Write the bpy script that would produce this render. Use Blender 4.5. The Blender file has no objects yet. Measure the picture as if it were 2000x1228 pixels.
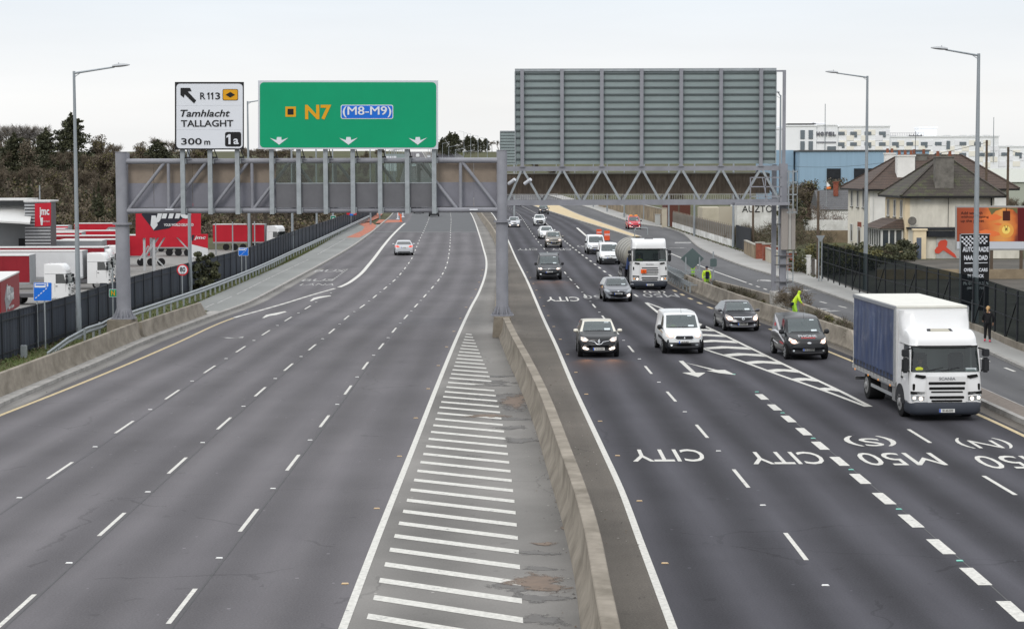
import bpy, bmesh, math, random
from mathutils import Vector, Matrix
from mathutils.bvhtree import BVHTree
R = math.radians
random.seed(7)
SC = bpy.context.scene
COL = SC.collection
# ---------------------------------------------------------------- camera
CAM_H = 8.4; FPX = 3889.0; PITCH = math.atan(284.0/3889.0); ROLL = 0.003
fw = Vector((0, math.cos(PITCH), -math.sin(PITCH)))
up0 = Vector((0, math.sin(PITCH), math.cos(PITCH)))
rt0 = Vector((1, 0, 0))
rt = rt0*math.cos(ROLL) - up0*math.sin(ROLL)
up = up0*math.cos(ROLL) + rt0*math.sin(ROLL)
cd = bpy.data.cameras.new('camera'); cam = bpy.data.objects.new('camera', cd); COL.objects.link(cam)
cd.sensor_width = 36; cd.lens = 36*FPX/2000; cd.clip_start = 0.5; cd.clip_end = 6000
m = Matrix((rt, up, -fw)).transposed().to_4x4(); m.translation = Vector((0, 0, CAM_H)); cam.matrix_world = m
SC.camera = cam
# ---------------------------------------------------------------- world: bright overcast sky
SUN_EL, SUN_AZ = 38, 200
w = bpy.data.worlds.new('World'); SC.world = w; w.use_nodes = True
nt = w.node_tree; N = nt.nodes; Lk = nt.links
bg = N['Background']; bg.inputs[1].default_value = 1.0
sky = N.new('ShaderNodeTexSky'); sky.sky_type = 'NISHITA'; sky.sun_disc = False
sky.sun_elevation = R(SUN_EL); sky.sun_rotation = R(SUN_AZ)
skm = N.new('ShaderNodeMix'); skm.data_type = 'RGBA'; skm.blend_type = 'MULTIPLY'; skm.inputs[0].default_value = 1
Lk.new(sky.outputs[0], skm.inputs[6]); skm.inputs[7].default_value = (0.10, 0.10, 0.10, 1)
tc = N.new('ShaderNodeTexCoord'); sx = N.new('ShaderNodeSeparateXYZ'); Lk.new(tc.outputs['Generated'], sx.inputs[0])
cr = N.new('ShaderNodeValToRGB'); Lk.new(sx.outputs[2], cr.inputs[0])
e = cr.color_ramp.elements; e[0].position = 0.0; e[0].color = (0.90, 0.905, 0.905, 1); e[1].position = 1.0; e[1].color = (1.0, 1.02, 1.05, 1)
for p, c in ((0.035, (0.955, 0.955, 0.95)), (0.06, (0.895, 0.92, 0.945)), (0.088, (0.815, 0.87, 0.925)), (0.25, (0.95, 0.98, 1.02))):
    q = cr.color_ramp.elements.new(p); q.color = (*c, 1)
mp = N.new('ShaderNodeMapping'); mp.inputs['Scale'].default_value = (1.2, 1.2, 9); Lk.new(tc.outputs['Generated'], mp.inputs[0])
nz = N.new('ShaderNodeTexNoise'); nz.inputs['Scale'].default_value = 2.2; nz.inputs['Detail'].default_value = 5; Lk.new(mp.outputs[0], nz.inputs[0])
mr = N.new('ShaderNodeMapRange'); mr.inputs[1].default_value = .3; mr.inputs[2].default_value = .7; mr.inputs[3].default_value = .955; mr.inputs[4].default_value = 1.075
Lk.new(nz.outputs[0], mr.inputs[0])
# clouds get brighter towards the zenith (overcast luminance distribution)
ze = N.new('ShaderNodeMapRange'); ze.inputs[1].default_value = .12; ze.inputs[2].default_value = 1; ze.inputs[3].default_value = 1.0; ze.inputs[4].default_value = 1.8; Lk.new(sx.outputs[2], ze.inputs[0])
mu = N.new('ShaderNodeMath'); mu.operation = 'MULTIPLY'; Lk.new(mr.outputs[0], mu.inputs[0]); Lk.new(ze.outputs[0], mu.inputs[1])
cm = N.new('ShaderNodeVectorMath'); cm.operation = 'SCALE'; Lk.new(cr.outputs[0], cm.inputs[0]); Lk.new(mu.outputs[0], cm.inputs['Scale'])
mx = N.new('ShaderNodeMix'); mx.data_type = 'RGBA'; mx.inputs[0].default_value = 0.97
Lk.new(skm.outputs[2], mx.inputs[6]); Lk.new(cm.outputs[0], mx.inputs[7]); Lk.new(mx.outputs[2], bg.inputs[0])
sd = bpy.data.lights.new('sun', 'SUN'); sd.energy = 1.1; sd.angle = R(18); sd.color = (1, .96, .9)
so = bpy.data.objects.new('sun', sd); COL.objects.link(so)
so.rotation_euler = Vector((-math.sin(R(SUN_AZ))*math.cos(R(SUN_EL)), -math.cos(R(SUN_AZ))*math.cos(R(SUN_EL)), -math.sin(R(SUN_EL)))).to_track_quat('-Z', 'Y').to_euler()
SC.view_settings.view_transform = 'Standard'; SC.view_settings.look = 'None'; SC.view_settings.exposure = 0.0; SC.view_settings.gamma = 1
SC.cycles.max_bounces = 5; SC.cycles.transparent_max_bounces = 12
# ---------------------------------------------------------------- terrain profile and surveying helpers
def zr(Y):
    if Y < 400: return 0.0
    if Y < 650: return 5.89e-5*(Y-400)**2
    if Y < 1150: return 3.681 + .02945*(Y-650)
    return 3.681 + .02945*500 + .004*(Y-1150)
def ray(px, py): return (fw*FPX + rt*(px-1000) - up*(py-614)).normalized()
def W(px, py, z=0.0):                      # survey point on a horizontal plane
    d = ray(px, py); t = (z-CAM_H)/d.z; return Vector((d.x*t, d.y*t, z))
def D(px, py, Y):                          # survey point at a known distance
    d = ray(px, py); t = Y/d.y; return Vector((d.x*t, Y, CAM_H+d.z*t))
def G(px, py, dz=0.0):                     # survey point on the terrain (+dz)
    d = ray(px, py); f = lambda Y: CAM_H + d.z/d.y*Y - zr(Y) - dz
    a = 20.0; b = a
    while b < 1600 and f(b) > 0: a = b; b += 10
    for _ in range(30):
        c = (a+b)/2
        if f(c) > 0: a = c
        else: b = c
    return Vector((d.x/d.y*a, a, zr(a)+dz))
class Cv:                                   # road edge as X(Y), smooth through surveyed points
    def __init__(s, pts, dz=0.0, raw=None):
        q = raw or [(p.y, p.x) for p in (G(x, y, dz) for x, y in pts)]
        q.sort(); s.Y = [a for a, b in q]; s.X = [b for a, b in q]; n = len(q)
        sl = [(s.X[i+1]-s.X[i])/max(1e-6, s.Y[i+1]-s.Y[i]) for i in range(n-1)]
        s.m = [sl[0]] + [(sl[i-1]+sl[i])/2 for i in range(1, n-1)] + [sl[-1]]
    def __call__(s, y):
        Y, X, m = s.Y, s.X, s.m
        if y <= Y[0]: return X[0] + m[0]*(y-Y[0])*.6
        if y >= Y[-1]: return X[-1] + m[-1]*(y-Y[-1])
        i = 0
        while Y[i+1] < y: i += 1
        h = Y[i+1]-Y[i]; t = (y-Y[i])/h
        return (2*t**3-3*t*t+1)*X[i] + (t**3-2*t*t+t)*h*m[i] + (-2*t**3+3*t*t)*X[i+1] + (t**3-t*t)*h*m[i+1]
def rows(a, b):
    out = [a]; y = a
    while y < b: y += max(1.5, y*.02); out.append(min(y, b))
    return out
# ---------------------------------------------------------------- materials
MATS = {}
def mat(name, col, rough=.6, metal=0, var=0, vscale=3, bump=0, bscale=40, stretch=(1,1,1), emit=None, es=0, alpha=1, coat=0, col2=None, spec=.22, dark=None):
    if name in MATS: return MATS[name]
    m = bpy.data.materials.new(name); m.use_nodes = True; n = m.node_tree.nodes; l = m.node_tree.links
    b = n['Principled BSDF']; b.inputs['Base Color'].default_value = (*col, 1); b.inputs['Roughness'].default_value = rough
    b.inputs['Metallic'].default_value = metal; b.inputs['Alpha'].default_value = alpha; b.inputs['Coat Weight'].default_value = coat
    b.inputs['Specular IOR Level'].default_value = spec
    if emit: b.inputs['Emission Color'].default_value = (*emit, 1); b.inputs['Emission Strength'].default_value = es
    if var or bump:
        t = n.new('ShaderNodeTexCoord'); mp = n.new('ShaderNodeMapping'); mp.inputs['Scale'].default_value = stretch; l.new(t.outputs['Object'], mp.inputs[0])
    if var:
        z = n.new('ShaderNodeTexNoise'); z.inputs['Scale'].default_value = vscale; z.inputs['Detail'].default_value = 6; z.inputs['Roughness'].default_value = .65
        l.new(mp.outputs[0], z.inputs[0]); r = n.new('ShaderNodeValToRGB'); l.new(z.outputs[0], r.inputs[0])
        c2 = col2 or tuple(c*(1+var) for c in col); c1 = tuple(c*(1-var) for c in col) if dark is None else dark
        r.color_ramp.elements[0].position = .32; r.color_ramp.elements[1].position = .68
        r.color_ramp.elements[0].color = (*c1, 1); r.color_ramp.elements[1].color = (*c2, 1); l.new(r.outputs[0], b.inputs['Base Color'])
    if bump:
        z = n.new('ShaderNodeTexNoise'); z.inputs['Scale'].default_value = bscale; z.inputs['Detail'].default_value = 3; l.new(mp.outputs[0], z.inputs[0])
        u = n.new('ShaderNodeBump'); u.inputs['Strength'].default_value = bump; u.inputs['Distance'].default_value = .02; l.new(z.outputs[0], u.inputs['Height']); l.new(u.outputs[0], b.inputs['Normal'])
    MATS[name] = m; return m
def glass(name, tint=(.02,.03,.03), tr=.35, rough=.04):
    if name in MATS: return MATS[name]
    m = bpy.data.materials.new(name); m.use_nodes = True; n = m.node_tree.nodes; l = m.node_tree.links
    b = n['Principled BSDF']; b.inputs['Base Color'].default_value = (*tint, 1); b.inputs['Roughness'].default_value = rough; b.inputs['Coat Weight'].default_value = .6
    b.inputs['Specular IOR Level'].default_value = .9
    t = n.new('ShaderNodeBsdfTransparent'); t.inputs[0].default_value = (.75,.85,.82,1); x = n.new('ShaderNodeMixShader'); x.inputs[0].default_value = tr
    l.new(b.outputs[0], x.inputs[1]); l.new(t.outputs[0], x.inputs[2]); l.new(x.outputs[0], n['Material Output'].inputs[0]); MATS[name] = m; return m
def asphalt(name, base, band, freq, phase, tint2, speck=.35, patch=.14, spec=.22):
    m = bpy.data.materials.new(name); m.use_nodes = True; n = m.node_tree.nodes; l = m.node_tree.links; b = n['Principled BSDF']
    b.inputs['Roughness'].default_value = .85; b.inputs['Specular IOR Level'].default_value = spec
    uv = n.new('ShaderNodeUVMap'); s = n.new('ShaderNodeSeparateXYZ'); l.new(uv.outputs[0], s.inputs[0])
    t = n.new('ShaderNodeTexCoord')
    def M(op, a, b2=None):
        q = n.new('ShaderNodeMath'); q.operation = op
        for i, v in enumerate((a, b2)):
            if v is None: continue
            if isinstance(v, (int, float)): q.inputs[i].default_value = v
            else: l.new(v, q.inputs[i])
        return q.outputs[0]
    # long noise along the lane, warps the wheel tracks a little
    mp = n.new('ShaderNodeMapping'); mp.inputs['Scale'].default_value = (2.2, .035, 1); l.new(uv.outputs[0], mp.inputs[0])
    z1 = n.new('ShaderNodeTexNoise'); z1.inputs['Scale'].default_value = 1.6; z1.inputs['Detail'].default_value = 4; l.new(mp.outputs[0], z1.inputs[0])
    wave = M('COSINE', M('MULTIPLY', M('ADD', s.outputs[0], phase), 2*math.pi*freq))
    wv = M('MULTIPLY', M('MULTIPLY', wave, band), M('ADD', M('MULTIPLY', z1.outputs[0], 1.3), .35))
    lon = M('MULTIPLY', M('SUBTRACT', z1.outputs[0], .5), band*2.2)
    z2 = n.new('ShaderNodeTexNoise'); z2.inputs['Scale'].default_value = .12; z2.inputs['Detail'].default_value = 7; z2.inputs['Roughness'].default_value = .6; l.new(t.outputs['Object'], z2.inputs[0])
    pt = M('MULTIPLY', M('SUBTRACT', z2.outputs[0], .5), patch*3)
    z3 = n.new('ShaderNodeTexNoise'); z3.inputs['Scale'].default_value = 22; z3.inputs['Detail'].default_value = 6; z3.inputs['Roughness'].default_value = .8; l.new(t.outputs['Object'], z3.inputs[0])
    sp = M('MULTIPLY', M('SUBTRACT', z3.outputs[0], .5), speck*2)
    v = n.new('ShaderNodeTexVoronoi'); v.inputs['Scale'].default_value = 1.1; l.new(t.outputs['Object'], v.inputs[0])
    dots = M('MULTIPLY', M('LESS_THAN', v.outputs['Distance'], .045), .9)
    # sparse sealed cracks and dark drips down the lane centres
    dn = n.new('ShaderNodeTexNoise'); dn.inputs['Scale'].default_value = .6; dn.inputs['Detail'].default_value = 4; l.new(t.outputs['Object'], dn.inputs[0])
    da = n.new('ShaderNodeVectorMath'); da.operation = 'MULTIPLY_ADD'; l.new(dn.outputs[1], da.inputs[0]); da.inputs[1].default_value = (1.6,1.6,0); l.new(t.outputs['Object'], da.inputs[2])
    vc = n.new('ShaderNodeTexVoronoi'); vc.feature = 'DISTANCE_TO_EDGE'; vc.inputs['Scale'].default_value = .11; l.new(da.outputs[0], vc.inputs[0])
    crk = M('MULTIPLY', M('LESS_THAN', vc.outputs[0], .0035), M('MULTIPLY', M('GREATER_THAN', z2.outputs[0], .5), -.20))
    z5 = n.new('ShaderNodeTexNoise'); z5.inputs['Scale'].default_value = 1.7; z5.inputs['Detail'].default_value = 3; l.new(t.outputs['Object'], z5.inputs[0])
    spot = M('MULTIPLY', M('GREATER_THAN', z5.outputs[0], .70), -.14)
    tot = M('ADD', M('ADD', M('ADD', M('ADD', M('ADD', wv, lon), pt), M('ADD', sp, 1.0)), dots), M('ADD', crk, spot))
    mx = n.new('ShaderNodeMix'); mx.data_type = 'RGBA'; mx.inputs[6].default_value = (*base, 1); mx.inputs[7].default_value = (*tint2, 1); l.new(z1.outputs[0], mx.inputs[0])
    sc = n.new('ShaderNodeVectorMath'); sc.operation = 'SCALE'; l.new(mx.outputs[2], sc.inputs[0]); l.new(tot, sc.inputs['Scale']); l.new(sc.outputs[0], b.inputs['Base Color'])
    u = n.new('ShaderNodeBump'); u.inputs['Strength'].default_value = .25; u.inputs['Distance'].default_value = .01; l.new(z3.outputs[0], u.inputs['Height']); l.new(u.outputs[0], b.inputs['Normal'])
    MATS[name] = m; return m
# ---------------------------------------------------------------- mesh building
class MB:
    def __init__(s): s.v = []; s.f = []; s.m = []; s.uv = []
    def add(s, vs, fs, m=0, uv=None):
        o = len(s.v); s.v += [Vector(v) for v in vs]
        for f in fs: s.f.append([i+o for i in f]); s.m.append(m)
        s.uv += list(uv) if uv else [(0, 0)]*len(vs)
        return s
    def box(s, x0, x1, y0, y1, z0, z1, m=0, M=None):
        vs = [Vector((x, y, z)) for z in (z0, z1) for y in (y0, y1) for x in (x0, x1)]
        if M is not None: vs = [M @ v for v in vs]
        return s.add(vs, [(0,2,3,1), (4,5,7,6), (0,1,5,4), (2,6,7,3), (0,4,6,2), (1,3,7,5)], m)
    def bar(s, p, q, w, h=None, m=0, upv=(0,0,1)):
        p = Vector(p); q = Vector(q); h = h or w; d = (q-p).normalized(); u = Vector(upv)
        if abs(d.dot(u)) > .97: u = Vector((0,1,0))
        a = d.cross(u).normalized(); b = a.cross(d)
        vs = [c + a*sx*w/2 + b*sz*h/2 for c in (p, q) for sx, sz in ((-1,-1), (1,-1), (1,1), (-1,1))]
        return s.add(vs, [(0,3,2,1), (4,5,6,7), (0,1,5,4), (1,2,6,5), (2,3,7,6), (3,0,4,7)], m)
    def tube(s, p, q, r0, r1=None, n=10, m=0, caps=True):
        p = Vector(p); q = Vector(q); r1 = r0 if r1 is None else r1; d = (q-p).normalized(); u = Vector((0,0,1)) if abs(d.z) < .9 else Vector((1,0,0))
        a = d.cross(u).normalized(); b = a.cross(d); vs = []
        for c, r in ((p, r0), (q, r1)):
            for i in range(n): t = 2*math.pi*i/n; vs.append(c + a*math.cos(t)*r + b*math.sin(t)*r)
        fs = [(i, (i+1) % n, n+(i+1) % n, n+i) for i in range(n)]
        if caps: fs += [tuple(range(n))[::-1], tuple(range(n, 2*n))]
        return s.add(vs, fs, m)
    def rings(s, rs, closed=True, caps=True, m=0):
        n = len(rs[0]); vs = [v for r in rs for v in r]; fs = []
        for i in range(len(rs)-1):
            for j in range(n if closed else n-1):
                k = (j+1) % n; fs.append((i*n+j, i*n+k, (i+1)*n+k, (i+1)*n+j))
        if caps and closed: fs += [tuple(range(n))[::-1], tuple(range((len(rs)-1)*n, len(rs)*n))]
        return s.add(vs, fs, m)
    def prism(s, poly, a, b, axis='y', m=0, M=None):      # poly in the plane normal to axis
        def P(u, v, t): return Vector((u, t, v)) if axis == 'y' else Vector((t, u, v)) if axis == 'x' else Vector((u, v, t))
        vs = [P(u, v, a) for u, v in poly] + [P(u, v, b) for u, v in poly]; n = len(poly)
        if M is not None: vs = [M @ v for v in vs]
        return s.add(vs, [tuple(range(n)), tuple(range(n, 2*n))[::-1]] + [(i, n+i, n+(i+1) % n, (i+1) % n) for i in range(n)], m)
    def sweep(s, path, prof, m=0, caps=True, closed=True):     # prof: (offset to the right of travel, z)
        rs = []
        for i, p in enumerate(path):
            a = path[max(0, i-1)]; b = path[min(len(path)-1, i+1)]; d = Vector((b[0]-a[0], b[1]-a[1], 0)).normalized(); nx = Vector((d.y, -d.x, 0))
            rs.append([Vector(p) + nx*o + Vector((0, 0, z)) for o, z in prof])
        return s.rings(rs, closed, caps, m)
    def build(s, name, mats, parent=None, smooth=None, bevel=0, world=False, origin=None, uv=False, fixn=True):
        me = bpy.data.meshes.new(name); off = Vector((0,0,0))
        if origin is not None: off = Vector(origin)
        elif world and parent is not None: off = parent.location if parent.parent is None else parent.location + parent.parent.location
        me.from_pydata([v-off for v in s.v], [], s.f)
        if not isinstance(mats, (list, tuple)): mats = [mats]
        for q in mats: me.materials.append(q)
        me.polygons.foreach_set('material_index', s.m)
        if uv:
            L = me.uv_layers.new(name='UVMap')
            for lp in me.loops: L.data[lp.index].uv = s.uv[lp.vertex_index]
        me.update()
        if fixn or bevel:
            bm = bmesh.new(); bm.from_mesh(me)
            if fixn: bmesh.ops.recalc_face_normals(bm, faces=bm.faces)
            if bevel:
                es = [e for e in bm.edges if len(e.link_faces) == 2 and e.calc_face_angle(0) > .5]
                bmesh.ops.bevel(bm, geom=es, offset=bevel, segments=2, affect='EDGES', clamp_overlap=True)
            bm.to_mesh(me); bm.free()
        if smooth is not None:
            for p in me.polygons: p.use_smooth = True
            me.set_sharp_from_angle(angle=R(smooth))
        o = bpy.data.objects.new(name, me); COL.objects.link(o)
        if origin is not None: o.location = off
        if parent: o.parent = parent
        return o
def tag(o, label=None, cat=None, group=None, kind=None):
    if label: o['label'] = label
    if cat: o['category'] = cat
    if group: o['group'] = group
    if kind: o['kind'] = kind
    return o
def thing(name, loc, label, cat, group=None, rz=0):
    o = bpy.data.objects.new(name, None); COL.objects.link(o); o.location = loc; o.rotation_euler = (0, 0, rz); o.empty_display_size = .3
    return tag(o, label, cat, group)
def copy_tree(o, parent=None):
    c = o.copy(); COL.objects.link(c); c.parent = parent
    for ch in [x for x in o.children]: copy_tree(ch, c)
    return c
def text(name, s, size, material, parent, M, depth=.01, align='CENTER', xs=1.0, bold=0.0, shear=0.0):
    c = bpy.data.curves.new(name, 'FONT'); c.body = s; c.size = size; c.align_x = align; c.align_y = 'CENTER'; c.extrude = depth/2; c.offset = bold; c.shear = shear; c.resolution_u = 3
    t = bpy.data.objects.new('t', c); COL.objects.link(t); bpy.context.view_layer.update()
    me = bpy.data.meshes.new_from_object(t.evaluated_get(bpy.context.evaluated_depsgraph_get())); bpy.data.objects.remove(t); bpy.data.curves.remove(c)
    me.transform(M @ Matrix.Diagonal((xs, 1, 1, 1))); me.materials.clear(); me.materials.append(material); me.name = name
    o = bpy.data.objects.new(name, me); COL.objects.link(o); o.parent = parent; return o
FACE = Matrix.Rotation(R(90), 4, 'X')                      # text plane upright, facing -Y
def disc(n, r, cx=0, cy=0, a0=0, sy=1): return [(cx+r*math.cos(a0+2*math.pi*i/n), cy+sy*r*math.sin(a0+2*math.pi*i/n)) for i in range(n)]
def rrect(w, h, r, n=4, cx=0, cy=0):
    out = []
    for (x, y, a) in ((w/2-r, h/2-r, 0), (-w/2+r, h/2-r, 90), (-w/2+r, -h/2+r, 180), (w/2-r, -h/2+r, 270)):
        for i in range(n+1): t = R(a+90*i/n); out.append((cx+x+r*math.cos(t), cy+y+r*math.sin(t)))
    return out
# ================================================================= surveyed road edges
kerbL = Cv([(0,793),(120,740),(193,710),(271,674),(401,624),(481,595),(529,571),(577,545),(620,522),(669,494),(696,477),(728,453),(748,436),(762,424),(775,405),(780,380),(782,350),(790,322)])
edgeL = Cv([(0,811),(120,764),(240,715),(340,672),(456,621),(509,606),(561,591),(606,577),(648,565),(665,560),(696,542),(722,515),(749,480),(765,461),(784,442),(797,430),(803,412),(800,380),(796,350),(800,322)])
lane1 = Cv([(0,997),(118,918),(241,835),(337,770),(408,722),(470,682),(522,648),(566,621),(605,598),(650,570)])
lane2 = Cv([(38,1187),(219,1023),(345,910),(436,828),(508,765),(562,718),(610,678),(650,645),(682,616),(712,595),(737,575),(759,557),(775,543),(787,529),(796,517),(803,507),(811,489),(820,467),(826,455),(833,439),(838,425),(835,400),(823,375),(814,350),(812,322),(811,306)])
lane3 = Cv([(360,1177),(486,1015),(572,903),(634,822),(680,761),(715,712),(747,673),(773,641),(797,614),(818,591),(835,572),(850,555),(862,539),(869,526),(874,512),(877,495),(879,477),(880,450),(881,427),(878,412),(864,390),(846,365),(836,350),(826,322),(820,306)])
edgeR = Cv([(669,1228),(735,1055),(810,866),(856,748),(894,656),(920,600),(935,572),(948,535),(950,510),(944,485),(935,455),(927,432),(919,416),(900,395),(872,368),(852,345),(839,322),(830,306)])
barB = Cv([(1132,1228),(1122,1142),(1104,1050),(1076,948),(1040,825),(1012,752),(985,690),(968,640),(964,600),(968,560),(974,530),(970,490),(955,455),(940,432),(930,416),(910,392),(880,365),(860,342),(845,322),(836,306)])
edgeRL = Cv([(1315,1228),(1250,1055),(1214,958),(1178,879),(1122,759),(1087,677),(1060,619),(1046,586),(1030,549),(1008,505),(991,467),(975,440),(960,416),(935,395),(905,370),(880,345),(860,322),(848,306)])
r1 = Cv([(1676,1228),(1554,1066),(1448,935),(1371,842),(1311,774),(1266,722),(1233,682),(1179,620),(1159,596),(1141,575),(1125,557),(1111,542),(1100,528),(1071,495),(1056,478),(1045,464),(1030,442),(1022,430),(1010,416),(980,398),(940,376),(905,350),(878,322),(862,306)])
r2n = Cv([(1975,1188),(1902,1122),(1835,1065),(1777,1015),(1725,972),(1679,934),(1639,900),(1602,870),(1569,842),(1539,817),(1512,795),(1487,774),(1430,730),(1385,690),(1292,616),(1260,590)])
r2f = Cv([(1260,590),(1242,577),(1196,541),(1179,529),(1162,516),(1135,496),(1103,471),(1085,455),(1065,434),(1048,418),(1010,398),(965,376),(925,350),(895,322),(876,306)])
r3 = Cv([(2080,1022),(1951,947),(1795,851),(1700,794),(1600,749),(1480,700),(1385,650),(1300,605)])
mainR = Cv([(2140,892),(2000,829),(1918,791),(1800,740),(1668,688),(1620,669),(1480,621),(1396,589),(1331,560),(1290,535),(1240,500),(1213,480),(1175,458),(1126,432),(1073,413),(1020,393),(975,370),(935,345),(908,322),(888,306)])
yel = Cv([(2140,922),(2000,851),(1912,810),(1622,688),(1511,645),(1387,601),(1354,586),(1316,567)])
kerbS = Cv([(2160,795),(2000,721),(1914,682),(1677,597),(1589,565),(1511,539),(1458,523),(1380,492),(1302,446),(1259,440),(1194,422),(1150,406),(1090,388),(1020,366),(965,342),(930,322),(905,306)])
wallS = Cv([(2160,760),(2000,692),(1909,652),(1671,573),(1605,547),(1545,523),(1430,486),(1310,446),(1225,420),(1180,406),(1120,390),(1045,366),(985,342),(945,322),(915,306)])
fence = Cv([(0,611),(105,585),(220,551),(271,536),(374,511),(464,489),(572,451),(640,430),(677,417)], dz=2.15)
rail = Cv([(90,697),(145,659),(181,637),(232,620),(301,597),(392,566),(500,524),(572,491),(640,460),(689,437)], dz=.72)
pathLf = Cv([(400,588),(502,542),(588,502),(650,466),(690,442),(705,430)])
A_L = asphalt('asphalt_left', (.088,.083,.090), .15, 2.0, .0, (.105,.099,.103), .8, .24)
A_R = asphalt('asphalt_right', (.042,.041,.047), .26, 2.0, .0, (.055,.054,.062), .8, .26, .12)
A_S = asphalt('asphalt_service', (.066,.066,.070), .12, 1.0, .3, (.095,.094,.096), .3, .2)
A_M = asphalt('concrete_margin', (.185,.178,.168), .12, 1.3, .1, (.135,.128,.119), .5, .5)
A_D = asphalt('dirty_margin', (.098,.086,.074), .16, .6, .1, (.125,.112,.096), 1.0, .5)
A_P = asphalt('path_concrete', (.30,.295,.285), .05, 1, 0, (.27,.265,.25), .2, .22)
A_G = asphalt('path_left', (.20,.205,.198), .05, 1, 0, (.17,.175,.168), .2, .22)
paint = mat('road_paint', (.50,.488,.45), .5, var=.22, vscale=9, bump=.2, bscale=60, spec=.3)
def worn(m, lo=.36, under=(.10,.098,.10)):       # tyre-worn paint: the surface shows through in small flecks
    n = m.node_tree.nodes; l = m.node_tree.links; b = n['Principled BSDF']; src = b.inputs['Base Color'].links[0].from_socket
    t = n.new('ShaderNodeTexCoord'); z = n.new('ShaderNodeTexNoise'); z.inputs['Scale'].default_value = 3.0; z.inputs['Detail'].default_value = 9; z.inputs['Roughness'].default_value = .75; l.new(t.outputs['Object'], z.inputs[0])
    r = n.new('ShaderNodeMapRange'); r.inputs[1].default_value = lo; r.inputs[2].default_value = lo+.10; l.new(z.outputs[0], r.inputs[0])
    x = n.new('ShaderNodeMix'); x.data_type = 'RGBA'; x.inputs[6].default_value = (*under, 1); l.new(r.outputs[0], x.inputs[0]); l.new(src, x.inputs[7]); l.new(x.outputs[2], b.inputs['Base Color'])
worn(paint, .31)
paint_old = mat('worn_road_paint', (.38,.375,.36), .6, var=.35, vscale=11); worn(paint_old, .43)
yellow = mat('yellow_line_paint', (.42,.335,.19), .6, var=.25, vscale=7)
red_surf = mat('red_cycle_surface', (.34,.12,.075), .8, var=.25, vscale=2)
conc = mat('barrier_concrete', (.235,.208,.172), .85, var=.22, vscale=.8, bump=.3, bscale=25, stretch=(1,1,1.2), dark=(.135,.117,.092))
conc_top = mat('barrier_cap', (.30,.285,.25), .85, var=.3, vscale=2.5, bump=.2)
kerbm = mat('kerb_stone', (.27,.26,.245), .85, var=.25, vscale=1.5, bump=.2)
buff = mat('buff_paving', (.46,.37,.23), .85, var=.2, vscale=1.2)
soil = mat('soil_and_litter', (.075,.06,.04), .95, var=.5, vscale=2.5, bump=.6, bscale=12, col2=(.11,.12,.045))
grass = mat('verge_grass', (.075,.095,.03), .95, var=.5, vscale=1.6, bump=.6, bscale=25, dark=(.075,.062,.035), col2=(.085,.125,.03))
field = mat('rough_ground', (.085,.07,.045), .95, var=.45, vscale=.12, col2=(.075,.085,.03), bump=.5, bscale=3)
yardm = mat('yard_surface', (.20,.195,.185), .9, var=.2, vscale=.3)
root = thing('road', (0,0,0), None, None); tag(root, kind='structure')
def strip(name, L, Rt, a, b, m, lanes=1.0, z=0.0, n=6, parent=None, kind=None):
    mb = MB(); ys = rows(a, b); vs = []; uv = []
    for y in ys:
        x0 = L(y); x1 = Rt(y)
        for i in range(n+1): vs.append((x0+(x1-x0)*i/n, y, zr(y)+z)); uv.append((lanes*i/n, y))
    k = n+1; fs = [(r*k+i, r*k+i+1, (r+1)*k+i+1, (r+1)*k+i) for r in range(len(ys)-1) for i in range(n)]
    mb.add(vs, fs, 0, uv); o = mb.build(name, m, parent, uv=True, fixn=False)
    if kind: tag(o, kind=kind)
    return o
YN, YF = 22, 1150
strip('carriageway', kerbL, lambda y: edgeR(y), YN, YF, A_L, 4.0, parent=root)
strip('median_margin', edgeR, lambda y: barB(y)+.3, YN, YF, A_M, 1.0, parent=root)
strip('median_verge', lambda y: barB(y)+.3, edgeRL, YN, YF, A_D, 1.0, parent=root)
strip('carriageway', edgeRL, mainR, YN, YF, A_R, 4.0, n=8, parent=root)
sr = thing('service_road', (0,0,0), None, None); tag(sr, kind='structure')
strip('carriageway', mainR, kerbS, YN, YF, A_S, 2.0, n=4, parent=sr)
# footpaths
fp = thing('footpath', (0,0,0), None, None); tag(fp, kind='structure')
strip('paving', kerbS, lambda y: wallS(y)+.4, YN, 900, A_P, 1.0, z=.12, n=2, parent=fp)
mb = MB(); pth = [(kerbS(y), y, zr(y)) for y in rows(YN, 500)]; mb.sweep(pth, [(-.09,-.02),(-.09,.125),(.12,.128),(.12,-.02)]); mb.build('kerb', kerbm, fp, smooth=40)
fl = thing('footpath', (0,0,0), None, None); tag(fl, kind='structure')
strip('paving', lambda y: pathLf(y), lambda y: kerbL(y), 117, 300, A_G, 1.0, z=.12, n=2, parent=fl)
mb = MB(); pth = [(kerbL(y), y, zr(y)) for y in rows(YN, 420)]; mb.sweep(pth, [(-.16,-.02),(-.16,.13),(.08,.13),(.09,-.02)]); mb.build('kerb', kerbm, fl, smooth=40)
strip('ledge', lambda y: kerbL(y)-.85, lambda y: kerbL(y)-.1, YN, 122, kerbm, 1.0, z=.115, n=1, parent=fl)
# verge
strip('grass_verge', lambda y: fence(y)-.3, lambda y: kerbL(y)-.8, 60, 117.2, grass, 1, z=.06, n=4, kind='structure')
strip('grass_verge', lambda y: fence(y)-.3, lambda y: pathLf(y), 117.2, 372, grass, 1, z=.06, n=4, kind='structure')
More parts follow.
